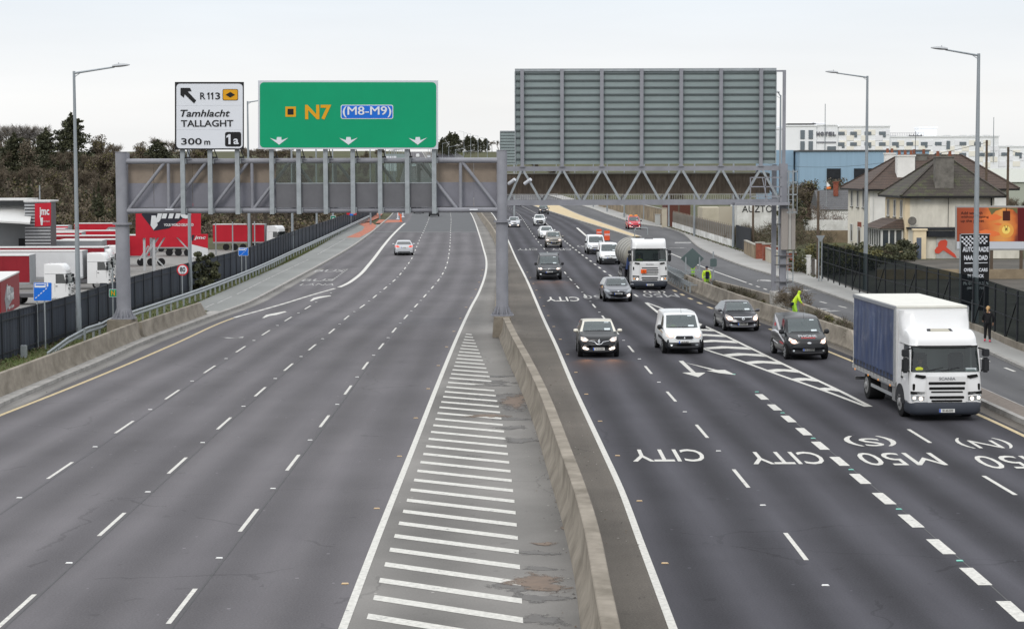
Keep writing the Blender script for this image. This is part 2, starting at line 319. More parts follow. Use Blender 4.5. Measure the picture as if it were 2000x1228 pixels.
# ground sheet
def hG(x, y):
    z = zr(y)-.09; fx = fence(min(y, 380)); d = x-fx
    if d < -.8:
        t = min(1, (-.8-d)/5); base = -3.95
        if y > 300: u = min(1, (y-300)/130); base = -3.95 + 12*u*u*(3-2*u)*(min(1, max(0, -d-5)/40)) + zr(y)*.6
        elif y < 60: base = -3.95
        if y > 380: t *= 1
        z = z*(1-t) + base*t
    if y > 1150: z = zr(y)-.09
    return z
mb = MB(); ys = [8, 20] + rows(30, 1400) + [1700, 2200, 3000, 4500]; offs = [-3000,-1200,-600,-300,-160,-100,-70,-50,-30,-15,-6,-.9,8,25,45,60,90,140,220,350,600,1200,3000]
vs = [(fence(min(y, 380))+o, y, hG(fence(min(y, 380))+o, y)) for y in ys for o in offs]; k = len(offs)
mb.add(vs, [(r*k+i, r*k+i+1, (r+1)*k+i+1, (r+1)*k+i) for r in range(len(ys)-1) for i in range(k-1)])
tag(mb.build('ground', field, None, smooth=60, fixn=False), kind='structure')
yd = MB(); yd.box(-140, -17.5, 60, 330, -4.0, -3.9); 
ymb = MB(); ys2 = rows(70, 335); vs = []
for y in ys2: vs += [(-170, y, -3.93), (fence(y)-5.2, y, -3.93)]
ymb.add(vs, [(2*i, 2*i+1, 2*i+3, 2*i+2) for i in range(len(ys2)-1)]); 
for v in ymb.v: v.z += .03
tag(ymb.build('depot_yard', yardm, None, fixn=False), kind='structure')
# ---------------------------------------------------------------- markings
def line(c, a, b, w, m, name='edge_line', z=.006, parent=root):
    mb = MB(); mb.sweep([(c(y), y, zr(y)+z) for y in rows(a, b)], [(-w/2,0),(w/2,0)], closed=False, caps=False); return mb.build(name, m, parent, fixn=False)
def dashes(c, y0, pitch, ln, w, a, b, m, name='lane_marking', parent=root, z=.006):
    mb = MB(); y = y0
    while y > a+pitch: y -= pitch
    k = 0
    while y < b:
        if y > a:
            p = [(c(y-ln/2+ln*i/3), y-ln/2+ln*i/3, zr(y)+z) for i in range(4)]; mb.sweep(p, [(-w/2,0),(w/2,0)], closed=False, caps=False)
        y += pitch
    return mb.build(name, m, parent, fixn=False)
yg = lambda x, y: G(x, y).y
line(edgeL, YN, yg(456,621), .17, yellow, 'edge_line')
dashes(edgeL, yg(466.6,618), (yg(658,562)-yg(466.6,618))/16, 1.9, .22, yg(460,620), yg(655,563)+.5, paint)
line(edgeL, yg(662,561), yg(790,436), .30, paint)
dashes(lane1, yg(118,918), 9.42, 3.1, .095, YN, yg(612,595), paint)
dashes(lane2, yg(219,1023), 9.42, 3.1, .10, YN, 900, paint)
dashes(lane3, yg(486,1015), 9.42, 3.1, .10, YN, 900, paint)
line(edgeR, YN, YF, .165, paint); line(edgeRL, YN, YF, .165, paint)
dashes(r1, yg(1311,774), (yg(1311,774)-yg(1554,1066))/3, 3.2, .105, YN, 900, paint)
dashes(r2f, yg(1242,577), 6.2, 2.6, .16, yg(1262,590)+2, 900, paint)
dashes(r2n, yg(1602,870), (yg(1512,795)-yg(1679,934))/5, 1.75, .29, YN, yg(1480,768), paint)
dashes(r3, yg(1795,851), yg(1795,851)-yg(1951,947), 3.2, .12, YN, yg(1730,812), paint)
line(yel, YN, yg(1600,679), .17, yellow)
dashes(yel, yg(1387,601), 4.2, 1.7, .2, yg(1600,679), yg(1312,566), yellow)
# lane joints: thin sealed seams along the lane lines
seam = mat('bitumen_seam', (.035,.034,.035), .5, var=.3, vscale=4)
for c in (lane1, lane2, lane3): line(Cv(None, raw=[(y, c(y)+.13) for y in rows(24, 210 if c is not lane1 else 120)]), 24, 200 if c is not lane1 else 118, .035, seam, 'surface_seam', z=.004)
line(Cv(None, raw=[(y, r2n(y)+.1) for y in rows(24, 75)]), 24, 74, .035, seam, 'surface_seam', z=.004)
# hatched bars on the left margin
barR = Cv([(1022,1228),(1020,1190),(1012,1068),(1003,973),(980,826),(961,753),(940,700),(922,658)])
mb = MB()
for i in range(-2, 39):
    yl = 38.0 + 1.65*i; tt = max(.15, min(1, (100-yl)/62)); x0 = edgeR(yl)+.38; ln = .46
    xr = barR(yl); sl = 1.9*(xr-x0)/3.1 + .25; xr = barR(yl-sl)
    if xr-x0 < .2: continue
    n = 5; vs = []
    for k in range(n+1):
        x = x0+(xr-x0)*k/n; y = yl+.7-sl*k/n; vs += [(x, y-ln/2, .006), (x, y+ln/2, .006)]
    mb.add(vs, [(2*k, 2*k+2, 2*k+3, 2*k+1) for k in range(n)])
mb.build('hatching', paint, root, fixn=False)
# gore chevrons on the right
gl = Cv([(1260,590),(1292,616),(1340,656),(1377,682),(1432,699.5),(1523,732.5),(1613,764),(1694,794.5)]); gr = Cv([(1260,590),(1300,605),(1383,640),(1460,677),(1548,720),(1643,765),(1701,794.5)])
ya, yb = yg(1697,794), yg(1262,591)
line(gl, ya, yb, .17, paint, 'gore_line'); line(gr, ya, yb, .17, paint, 'gore_line', z=.010)
lerp_ = lambda a, b, t: a+(b-a)*t
mb = MB(); y = ya+5
while y < yb-5:
    w_ = gr(y+.5)-gl(y+.5)
    if w_ > .55:
        k = min(1, w_/2); X = lambda c, t: (lerp_(gl(t), gr(t), c), t)
        pts = [X(.06, y), X(.06, y+.9), X(.48, y+.9+.75*k), X(.95, y+1.0), X(.95, y-.35), X(.50, y+.1+.35*k)]
        mb.add([(a, b, .008) for a, b in pts], [(0,5,2,1), (5,4,3,2)])
    y += 3.5
mb.build('chevrons', paint, root, fixn=False)
# lettering painted on the road (read by the drivers coming towards us)
def rtext(s, px, py, wid, ln, rz=180, m=paint, name='road_lettering'):
    p = G(px, py); M = Matrix.Translation((p.x, p.y, zr(p.y)+.007)) @ Matrix.Rotation(R(rz), 4, 'Z')
    o = text(name, s, 1.0, m, root, Matrix.Identity(4), depth=.0, bold=0 if 'M' in s or 'N' in s else .008); me = o.data
    xs = [v.co.x for v in me.vertices]; ys_ = [v.co.y for v in me.vertices]; w0 = max(xs)-min(xs); h0 = max(ys_)-min(ys_)
    cx = (max(xs)+min(xs))/2; cy = (max(ys_)+min(ys_))/2
    me.transform(M @ Matrix.Diagonal((wid/w0, ln/h0, 1, 1)) @ Matrix.Translation((-cx, -cy, 0))); return o
rtext('CITY', 1303, 889, 2.15, 2.5); rtext('CITY', 1534, 894, 2.15, 2.5)
rtext('M50', 1757, 896, 2.3, 2.5); rtext('(S)', 1699, 861, 1.55, 2.3); rtext('(N)', 1921, 865, 1.6, 2.3); rtext('M50', 1990, 902, 2.3, 2.5)
rtext('CITY', 1099, 584, 2.15, 4.2); rtext('M50', 1290, 577, 2.3, 3.6, m=paint_old); rtext('(N)', 1278, 570, 1.5, 2.4)
rtext('CITY', 1030, 487, 2.1, 5, m=paint_old); rtext('CITY', 1096, 487, 2.1, 5, m=paint_old); rtext('(S)', 1140, 481, 1.5, 5, m=paint_old)
rtext('M50', 1172, 580, 2.2, 3.4, m=paint_old)
rtext('BUS', 644, 529, 2.4, 3.4, rz=0, m=paint_old); rtext('BUS', 622, 547, 2.4, 3.0, rz=0, m=paint_old); rtext('LÁNA', 622, 555, 2.5, 3.2, rz=0, m=paint_old)
# arrows
def arrow(poly_px, m=paint, z=.008):
    mb = MB(); vs = [G(x, y) + Vector((0,0,z)) for x, y in poly_px]; mb.add(vs, [tuple(range(len(vs)))]); return mb.build('road_arrow', m, root, fixn=False)
arrow([(1325.5,705),(1334,704.5),(1358.8,727.7),(1378,727.7),(1364,736.6),(1332,727.7),(1350,727.3)])
arrow([(1338.4,708.4),(1342.7,709.2),(1401.8,722.8),(1415.8,722.4),(1437,732.5),(1404,728.6),(1380,723.9),(1393,723.4)], z=.011)
arrow([(512,621),(520,615),(530,613),(556,608),(560,609),(540,615),(526,617),(516,621)]); arrow([(605,588),(612,582),(626,579),(645,577),(647,578),(626,582),(615,585),(609,588)])
arrow([(430,658),(460,660),(476,657),(474,660),(445,661)], paint_old)
# bus lane box
for a, b in (((606,528),(680,525)), ((596,549),(646,548))):
    MBx = MB(); p, q = G(*a), G(*b); MBx.bar(p+Vector((0,0,.006)), q+Vector((0,0,.006)), .12, .004); MBx.build('lane_marking', paint_old, root)
mb = MB(); p, q = G(678,526), G(648,548)
for i in range(9): t = i/9; a = p.lerp(q, t); b = p.lerp(q, t+.06); mb.bar(a+Vector((0,0,.006)), b+Vector((0,0,.006)), .14, .004)
mb.build('lane_marking', paint_old, root)
# transverse joint and repair patches
mb = MB()
for pts in ([(728,452),(930,452),(932,454),(728,454)],): mb.add([G(x, y)+Vector((0,0,.004)) for x, y in pts], [tuple(range(4))])
mb.build('surface_seam', seam, root, fixn=False)
resurf = mat('resurfaced_asphalt', (.068,.070,.074), .7, var=.15, vscale=.5)
strip('resurfaced_section', lambda y: edgeL(y)+.25, lambda y: edgeR(y)-.15, yg(880,453), 700, resurf, 1, z=.0035, n=3, parent=root)
# mud and puddle stains on the margin
wet = mat('damp_mud', (.125,.082,.052), .45, var=.2, vscale=3); wet2 = mat('damp_concrete', (.078,.070,.062), .4, var=.2, vscale=3)
def ragged(m):
    n = m.node_tree.nodes; l = m.node_tree.links; b = n['Principled BSDF']; u = n.new('ShaderNodeUVMap'); s_ = n.new('ShaderNodeSeparateXYZ'); l.new(u.outputs[0], s_.inputs[0]); t = n.new('ShaderNodeTexCoord')
    z = n.new('ShaderNodeTexNoise'); z.inputs['Scale'].default_value = 3.2; z.inputs['Detail'].default_value = 8; z.inputs['Roughness'].default_value = .7; l.new(t.outputs['Object'], z.inputs[0])
    a = n.new('ShaderNodeMath'); a.operation = 'MULTIPLY_ADD'; a.inputs[1].default_value = 2.4; l.new(z.outputs[0], a.inputs[0]); l.new(s_.outputs[0], a.inputs[2])
    r = n.new('ShaderNodeMapRange'); r.inputs[1].default_value = 2.02; r.inputs[2].default_value = 1.72; l.new(a.outputs[0], r.inputs[0]); l.new(r.outputs[0], b.inputs['Alpha'])
ragged(wet); ragged(wet2)
def blot(px, py, rx, ry, m, sd):
    p = G(px, py); rnd = random.Random(sd); n = 26; ph = [rnd.uniform(0, 6.3) for _ in range(4)]
    vs = []
    for i in range(n):
        t = 2*math.pi*i/n; k = 1+.22*math.sin(2*t+ph[0])+.16*math.sin(3*t+ph[1])+.12*math.sin(5*t+ph[2])+.08*math.sin(9*t+ph[3]); vs.append((p.x+rx*k*math.cos(t), p.y+ry*k*math.sin(t), (.0085 if m is wet else .0042)+.0007*(sd % 5)))
    mb = MB(); mb.add([(p.x, p.y, vs[0][2])]+vs, [(0, 1+k, 1+(k+1) % n) for k in range(n)], 0, [(0,0)]+[(1,0)]*n); mb.build('stain', m, root, fixn=False, uv=True)
for i, b in enumerate([(1005,783,.42,2.6,wet),(985,778,.8,3.2,wet2),(1012,790,.5,1.6,wet2),(955,812,.5,.5,wet),(1015,860,.35,.7,wet2),(1050,1138,.48,.75,wet),(1015,1143,.55,.5,wet2),(1050,1168,.4,.4,wet2),(1062,1062,.2,.22,wet),(1050,1080,.33,.25,wet2),(1055,1110,.32,.2,wet2),(1055,1210,.33,.45,wet2),(950,745,.8,.7,wet2),(962,752,.5,.5,wet2),(1000,835,.35,.5,wet2),(970,735,.6,.4,wet2),(998,818,.5,.4,wet2),(900,890,.5,.15,wet2),(1118,1000,.1,1.2,wet2),(1095,950,.1,1.6,wet2),(1080,915,.08,1.0,wet),(1112,1030,.13,.6,wet)]): blot(b[0], b[1], b[2]*1.6, b[3]*(1.3 if b[3] < 2 else .8), b[4], i)
# reflective road studs
stud_w = mat('stud_white', (.7,.7,.68), .3); stud_y = mat('stud_amber', (.55,.38,.2), .3); stud_g = mat('stud_green', (.15,.5,.4), .3)
mb = MB(); mb.prism([(-.075,0),(-.06,.014),(.06,.014),(.075,0)], -.05, .05, 'y'); s0 = mb.build('road_stud', stud_w, root)
first = True
def stud(x, y, m):
    global first
    if first: o = s0; first = False
    else: o = s0.copy(); COL.objects.link(o); o.parent = root
    o.location = (x, y, zr(y)+.004); o.material_slots[0].link = 'OBJECT'; o.material_slots[0].material = m
ph1 = yg(118,918)+4.7; ph2 = yg(219,1023)+4.7; ph3 = yg(486,1015)+4.7; phr = yg(1311,774)+4.9
for i in range(-3, 9): stud(lane1(ph1+9.42*i), ph1+9.42*i, stud_w)
for i in range(-4, 16):
    stud(lane2(ph2+9.42*i), ph2+9.42*i, stud_w); stud(lane3(ph3+9.42*i), ph3+9.42*i, stud_w)
for i in range(-4, 9): stud(r1(phr+9.6*i), phr+9.6*i, stud_w)
for i in range(0, 15): y = 40+9*i; stud(edgeR(y)-.3, y, stud_y)
for i in range(0, 16): y = 42+8*i; stud(edgeRL(y)+.35, y, stud_y)
pg = (yg(1512,795)-yg(1679,934))/5
for i in range(-3, 4): y = yg(1602,870)+pg*(2*i+.5); stud(r2n(y)+.05, y, stud_g)
# path line and cycle surfaces on the left footpath
def pathline(pts, w, m, z=.128, parent=fl, name='path_marking'):
    mb = MB(); P = [W(x, y, .12) for x, y in pts]; mb.sweep([(p.x, p.y, z) for p in P], [(-w/2,0),(w/2,0)], closed=False, caps=False); mb.build(name, m, parent, fixn=False)
pathline([(462,575),(530,541),(604,506)], .10, paint_old); pathline([(620,497),(674,467)], .10, paint_old)
for a, b in (((400,601),(418,593)), ((425,592),(452,579)), ): pathline([a, b], .10, paint_old)
def patch(pts, m, z, parent, name):
    mb = MB(); mb.add([W(x, y, 0)*1 + Vector((0,0,z)) if z < .05 else W(x, y, .12)+Vector((0,0,z-.12)) for x, y in pts], [tuple(range(len(pts)))]); mb.build(name, m, parent, fixn=False)
isl = MB(); ipts = [(690,438),(735,433),(750,432),(762,420),(752,418),(718,424),(692,430)]
patch([(676,464),(702,464),(731,448),(735,440),(724,434),(700,437),(712,443),(708,450)], red_surf, .129, fl, 'cycle_surface')
patch([(702,436),(724,432),(741,425),(748,417),(738,416),(728,424),(706,430)], red_surf, .009, root, 'cycle_surface')
patch([(733,436),(779,434),(784,430),(741,429)], red_surf, .010, root, 'cycle_surface')
patch([(1124,401),(1142,409),(1163,409),(1140,400)], red_surf, .009, sr, 'cycle_surface')
# ---------------------------------------------------------------- service road: buff island, lines, kerb strip, planting strip
ie = Cv([(1235,464),(1201,453),(1126,430),(1073,413),(1020,393)]); ir = Cv([(1249,463),(1194,443),(1133,421),(1086,400),(1040,384)])
y0_, y1_ = G(1240,464).y, 480
t_ = thing('traffic_island', (0,0,0), None, None); tag(t_, kind='structure')
strip('paving', ie, ir, y0_, y1_, buff, 1, z=.13, n=1, parent=t_)
mb = MB(); mb.sweep([(ie(y), y, zr(y)) for y in rows(y0_, y1_)], [(-.15,-.02),(-.15,.14),(.1,.14),(.1,-.02)]); mb.sweep([(ir(y), y, zr(y)) for y in rows(y0_, y1_)], [(-.1,-.02),(-.1,.14),(.15,.14),(.15,-.02)]); mb.build('kerb', kerbm, t_, smooth=40)
line(Cv([(1127,445),(1148,463),(1160,472)]), G(1160,472).y, G(1127,445).y, .3, paint, 'edge_line')
line(Cv([(1310,495),(1380,524),(1458,552)]), G(1458,552).y, G(1310,495).y, .14, paint, 'lane_marking', parent=sr)
dashes(Cv([(1460,553),(1490,563),(1520,573),(1575,582)]), G(1465,555).y, 3, 1.4, .14, G(1500,566).y, G(1460,553).y, paint, parent=sr)
dashes(Cv([(1575,582),(1618,593),(1664,604),(1800,655)]), G(1575,582).y, 4.2, 1.6, .14, 70, G(1572,581).y, paint, parent=sr)
wl = Cv([(2000,799),(1920,763),(1850,733)]); line(wl, 30, G(1850,733).y, .12, paint, 'edge_line', parent=sr)
for pts in ([(1318,473),(1350,473),(1350,475),(1318,475)], [(1480,548),(1508,550),(1504,547),(1488,546)], [(1480,550),(1482,546),(1478,549)]):
    MBx = MB(); MBx.add([G(x, y)+Vector((0,0,.006)) for x, y in pts], [tuple(range(len(pts)))]); MBx.build('lane_marking', paint_old, sr, fixn=False)
for px, py in ((1560,567),(1610,607),(1590,603),(1324,484)):
    MBx = MB(); p = G(px, py)+Vector((0,0,.006)); MBx.add([p+Vector(v) for v in ((-.9,-.3,0),(.2,-.3,0),(.2,-.8,0),(1,0,0),(.2,.8,0),(.2,.3,0),(-.9,.3,0))], [tuple(range(7))]); MBx.build('road_arrow', paint_old, sr, fixn=False)
# kerbed paver strip beside the main road (near part)
kmb = thing('separator_strip', (0,0,0), None, None); tag(kmb, kind='structure')
pav = mat('brown_pavers', (.17,.145,.125), .9, var=.2, vscale=6)
yk = G(1700,701).y
strip('paving', lambda y: mainR(y)+.1, lambda y: wl(y)-.1, 24, yk, pav, 1, z=.16, n=1, parent=kmb)
mb = MB(); mb.sweep([(mainR(y), y, 0) for y in rows(24, yk)], [(-.05,-.02),(-.03,.17),(.18,.17),(.18,-.02)]); mb.sweep([(wl(y)-.12, y, 0) for y in rows(24, yk)], [(-.05,-.02),(-.05,.165),(.02,.16),(.02,-.02)]); mb.build('kerb', kerbm, kmb, smooth=40)
gut = Cv(None, raw=[(y, mainR(y)-.55) for y in rows(24, 160)]); strip('gutter', gut, lambda y: mainR(y)+.02, 24, 150, A_D, 1, z=.003, n=1, parent=root)
strip('gutter', lambda y: kerbL(y)+.02, lambda y: kerbL(y)+.75, 30, 170, A_M, 1, z=.003, n=1, parent=root)
# ---------------------------------------------------------------- concrete barriers
NJ = lambda h, b=.30, t=.11: [(-b,0),(-b,.08),(-b+.13,.30),(-t,h-.03),(-t+.02,h),(t-.02,h),(t,h-.03),(b-.13,.30),(b,.08),(b,0)]
def barrier(name, c, a, b, h, label, end_a=False, end_b=False, off=0, prof=None, dz=0):
    ys = rows(a, b); y0 = ys[0]; o = (c(a), a, 0); rs = []; prof = prof or NJ(h)
    mb = MB(); path = [(c(y)+off, y, zr(y)+dz) for y in ys]; mb.sweep(path, prof)
    n = len(prof)
    if end_a or end_b:
        for r_, on in ((0, end_a), (len(ys)-1, end_b)):
            if on:
                for v in mb.v[r_*n:(r_+1)*n]: v.z = dz + (v.z-dz)*.15
    ob = mb.build(name, conc, None, smooth=30, origin=o)
    return tag(ob, label, 'barrier')
barrier('concrete_barrier', barB, 22, 100.5, 1.0, 'long curving grey concrete barrier down the middle between the two carriageways', off=.38, prof=[(-.36,0),(-.34,.10),(-.2,.42),(-.15,.93),(-.16,.95),(-.16,1.0),(-.14,1.02),(.14,1.02),(.16,1.0),(.16,.95),(.15,.93),(.2,.42),(.34,.10),(.36,0)])
barrier('concrete_barrier', barB, 108, 700, .9, 'far stretch of central concrete barrier beyond the gantry post', off=.38)
bb = Cv([(0,778),(135,722),(274,663),(404,615)])
o = barrier('concrete_barrier', bb, 40, G(272,664).y, .9, 'near stained concrete barrier at the left road edge, ending at the gantry post', off=-.12)
o = barrier('concrete_barrier', bb, G(272,664).y+.4, G(402,616).y, .85, 'short concrete barrier at the left road edge with sloped far end', off=-.05)
n_ = 10
me = o.data
ymax = max(v.co.y for v in me.vertices)
for v in me.vertices:
    if v.co.y > ymax-.6: v.co.z *= .12
rb = Cv([(1671,688),(1620,669),(1480,621),(1396,589),(1331,560)])
o = barrier('concrete_barrier', rb, G(1671,688).y, G(1331,560).y, .86, 'right hand concrete barrier between the carriageway and the planted strip', off=.3)
ymin = min(v.co.y for v in o.data.vertices)
for v in o.data.vertices:
    if v.co.y < ymin+.3: v.co.z *= .12
bw = Cv([(1680,637),(1565,591),(1492,571),(1396,547)], dz=.9)
prof = [(-.12,0),(-.12,.88),(.12,.88),(.12,0)]
barrier('planter_wall', bw, 88, G(1565,591,.9).y, .9, 'low concrete wall behind the stooping worker along the service road', prof=prof)
barrier('planter_wall', bw, G(1508,576,.9).y, G(1396,547,.9).y, .9, 'low concrete wall left of the sign gantry foot along the service road', prof=prof)
strip('planting_strip', lambda y: rb(y)+.4, lambda y: bw(y), 88, G(1331,560).y, soil, 1, z=.12, n=2, kind='structure')
# ================================================================= steel, signs, lamps, fences
steel = mat('gantry_paint', (.235,.238,.262), .45, var=.12, vscale=.8, dark=(.20,.203,.225))
steel_d = mat('steel_dark', (.10,.10,.105), .5, metal=.3)
galv = mat('galvanised_steel', (.30,.325,.34), .5, metal=.35, var=.15, vscale=2.5)
rust = mat('chipped_paint', (.32,.31,.31), .7, var=.3, vscale=10)
black = mat('black_plastic', (.02,.02,.022), .5)
white_s = mat('sign_white', (.62,.64,.68), .35); black_s = mat('sign_black', (.012,.012,.013), .35); green_s = mat('sign_green', (.0,.27,.125), .35, var=.04, vscale=.6)
amber_s = mat('sign_amber', (.62,.30,.01), .35); blue_s = mat('sign_blue', (.01,.13,.55), .35); edge_s = mat('sign_edge', (.50,.52,.56), .35)
def fit_text(s, bx, Y, m, parent, bold=.012, shear=0.0, name='lettering', depth=.012, fx=None):
    (x0, y0, x1, y1) = bx; a = D(x0, y1, Y); b = D(x1, y0, Y)
    o = text(name, s, 1, m, parent, Matrix.Identity(4), depth=.02, bold=bold, shear=shear); me = o.data
    xs = [v.co.x for v in me.vertices]; ys = [v.co.y for v in me.vertices]; w0 = max(xs)-min(xs); h0 = max(ys)-min(ys)
    me.transform(Matrix.Translation(Vector(((a.x+b.x)/2, Y, (a.z+b.z)/2))-parent.location) @ FACE @ Matrix.Diagonal(((b.x-a.x)/w0, (b.z-a.z)/h0, depth/.02, 1)) @ Matrix.Translation((-(max(xs)+min(xs))/2, -(max(ys)+min(ys))/2, 0)))
    return o
def flat(pts, Y, th, m, parent, name, bevel=0):           # a flat shape standing in the plane Y, surveyed corners
    P = [D(x, y, Y) for x, y in pts]; mb = MB(); mb.prism([(p.x, p.z) for p in P], Y, Y+th, 'y'); return mb.build(name, m, parent, world=True, bevel=bevel)
def rpx(x0, y0, x1, y1, r): return rrect(x1-x0, y1-y0, r, 4, (x0+x1)/2, (y0+y1)/2)
# --- gantry over the left carriageway
GY = 100.0; s3 = lambda x, y: (300+x/3.3333, 130+y/3.3333)
gp = thing('sign_gantry', (-10, GY, 0), 'grey painted tubular sign gantry spanning the left carriageway on two round posts', 'gantry', 'sign gantries')
def gx(px): return (px-1000)*GY/FPX
zt, zb_ = 8.83, 6.36
def post(x, zbase, r0, r1, ztop, zf):
    mb = MB(); mb.tube((x, GY, zbase), (x, GY, zf), r0, r0*.97, 24); mb.tube((x, GY, zf), (x, GY, ztop), r1, r1, 24); mb.tube((x, GY, ztop), (x, GY, ztop+.03), r1+.02, n=24)
    mb.tube((x, GY+1.3, zb_-.2), (x, GY+1.3, ztop), r1*.6, n=16)
    o = mb.build('post', steel, gp, world=True, smooth=40)
    f = MB(); f.tube((x, GY, zf-.05), (x, GY, zf), r0+.12, n=24); f.tube((x, GY, zf), (x, GY, zf+.05), r0+.12, n=24); f.tube((x, GY, zbase), (x, GY, zbase+.05), r0+.28, n=24)
    for i in range(12):
        t = 2*math.pi*i/12; d = Vector((math.cos(t), math.sin(t), 0)); c = Vector((x, GY, zbase+.05)); f.tube(c+d*(r0+.19), c+d*(r0+.19)+Vector((0,0,.12)), .03, n=6)
        q = Vector((-d.y, d.x, 0))*.012; a = c+d*r0*.95; b = c+d*(r0+.2); f.add([a-q, b-q, a-q+Vector((0,0,.5)), a+q, b+q, a+q+Vector((0,0,.5))], [(0,1,2), (3,5,4), (0,3,4,1), (1,4,5,2), (2,5,3,0)])
    f.build('flange', steel, o)
post(gx(240), .95, .36, .29, 9.28, 5.72); post(gx(981), 1.05, .31, .26, 9.32, 5.78)
for o in gp.children:
    for c in o.children: c.data.transform(Matrix.Translation(-Vector(gp.location)))
for yy, nm in ((GY, 'chord'), (GY+1.3, 'chord')):
    for z in (zt, zb_):
        mb = MB(); mb.tube((gx(245), yy, z), (gx(976), yy, z), .135, n=16); mb.build(nm, steel, gp, world=True, smooth=50)
nodes = [gx(248)+i*2.09 for i in range(10)]
for i, x in enumerate(nodes[:-1]):
    if i > 0:
        mb = MB(); mb.tube((x+.06, GY, zb_), (x+.06, GY, zt), .085, n=12); mb.build('upright', steel, gp, world=True, smooth=50)
    xa, xb = (x+.1, nodes[i+1]-.12) if i < 4 else (nodes[i+1]-.12, x+.12)
    mb = MB(); mb.tube((xa, GY, zb_+.05), (xb, GY, zt-.05), .085, n=12); mb.build('diagonal', steel, gp, world=True, smooth=50)
    for z_ in (zt, zb_): mb = MB(); mb.tube((x, GY, z_), (x, GY+1.3, z_), .05, n=8); mb.build('cross_tie', steel, gp, world=True, smooth=50)
# infill panels: grey below, buff mesh above; smoked clear panels in the middle
pan_g = mat('grey_infill', (.205,.205,.235), .55, var=.08, vscale=1.5); pan_b = mat('buff_infill', (.25,.205,.165), .7, var=.12, vscale=1.3)
smoke = glass('smoked_panel', (.10,.088,.075), .68, .3)
pan_d = mat('dark_grey_infill', (.125,.125,.135), .5, var=.1, vscale=1.5)
zm = 7.74; yb2 = GY+.35
for a, b in ((250,300),(300,376),(376,461),(461,541),(850,926),(926,972)):
    mb = MB(); mb.box(gx(a)+.01, gx(b)-.01, yb2, yb2+.03, zb_+.12, zm); mb.build('infill_panel', pan_g, gp, world=True)
    mb = MB(); mb.box(gx(a)+.01, gx(b)-.01, yb2+.03, yb2+.06, zm+.003, zt-.13); mb.build('infill_panel', pan_b, gp, world=True)
us = [541,585,638,691,743,796,849]
for a, b in zip(us[:-1], us[1:]):
    mb = MB(); mb.box(gx(a)+.02, gx(b)-.02, GY-.2, GY-.17, zb_+.14, zm-.05); mb.build('infill_panel', pan_d, gp, world=True)
    mb = MB(); mb.box(gx(a)+.02, gx(b)-.02, GY-.2, GY-.18, zm, zt-.1); mb.build('smoked_panel', smoke, gp, world=True)
mb = MB(); mb.box(gx(541), gx(849), GY-.22, GY-.165, zm-.05, zm-.003); mb.build('panel_rail', galv, gp, world=True)
mb = MB(); mb.box(gx(250), gx(970), GY+.3, GY+1.1, zb_+.14, zb_+.17); mb.build('walkway', steel_d, gp, world=True)
for px_ in (359,412.5,465.6,532.5,585,637.5,690.6,743.5,796.5,849):
    x = gx(px_)*.996; mb = MB(); yf = GY-.42
    mb.box(x-.11, x+.11, yf, yf+.02, 6.18, 9.6); mb.box(x-.012, x+.012, yf+.02, yf+.2, 6.18, 9.6); mb.box(x-.11, x+.11, yf+.2, yf+.22, 6.18, 9.6)
    for z in (zt, zb_): mb.box(x+.11, x+.17, yf+.1, yf+.5, z-.13, z+.13)
    mb.build('sign_upright', galv, gp, world=True)
for px_ in (368, 421, 473, 539, 592, 645, 697, 750, 801, 852):
    mb = MB(); x = gx(px_)*.996; mb.bar((x, GY-.35, 9.4), (x+.05, GY+.5, 8.95), .04); mb.box(x-.12, x+.14, GY-.3, GY-.1, 8.97, 9.05); mb.build('sign_light', black, gp, world=True)
for px_ in (332, 926):
    flat([(px_-9, 408), (px_+7, 408), (px_+7, 411), (px_-9, 411)], GY-.17, .03, white_s, gp, 'maker_plate')
ped = MB(); x = gx(981); ped.prism([(x-.5, 0), (x+.5, 0), (x+.42, 1.04), (x-.42, 1.04)], GY-1.0, GY+1.6, 'y'); tag(ped.build('concrete_plinth', conc, None, bevel=.03, origin=(x, GY, 0)), 'concrete plinth under the central gantry post in the median', 'plinth')
x = gx(240); ped = MB(); ped.prism([(x-.75, 0), (x+.55, 0), (x+.5, .94), (x-.7, .94)], GY-.8, GY+1.0, 'y'); tag(ped.build('concrete_plinth', conc, None, bevel=.03, origin=(x, GY, 0)), 'concrete plinth under the left gantry post behind the roadside barrier', 'plinth')
# --- white route sign
SY = GY-.62
def signboard(name, px, label, group, mback, mface, r):
    x0, y0, x1, y1 = px; c = D((x0+x1)/2, y1, SY); t = thing(name, (c.x, SY, c.z), label, 'road sign', group)
    flat([(x0,y0),(x1,y0),(x1,y1),(x0,y1)], SY, .10, mback, t, 'backing_board'); return t
ws = signboard('direction_sign', (341.5,160.5,476,292.5), 'white exit sign on the gantry with black border, slanting arrow and 300 m', 'gantry direction signs', black_s, white_s, 8)
flat(rpx(344.5,164,474,290,7), SY-.01, .012, white_s, ws, 'face')
T = SY-.025
fit_text('R', (391,181,401,194.5), T, black_s, ws, .014); fit_text('3', (420.5,181,429.8,194.5), T, black_s, ws, .014); [flat([(x+2.2,181),(x+4.6,181),(x+4.6,194.5),(x+2.2,194.5),(x+2.2,184.6),(x,186),(x,183.4)], T, .01, black_s, ws, 'lettering') for x in (404.5,411.8)]; fit_text('Tamhlacht', (352.5,214.5,449,228.5), T, black_s, ws, .014, .25); fit_text('TALLAGHT', (353.5,234.5,455.5,248), T, black_s, ws, .016)
fit_text('300', (354,270,394,283), T, black_s, ws, .014); fit_text('m', (399,275,410.5,283), T, black_s, ws, .014)
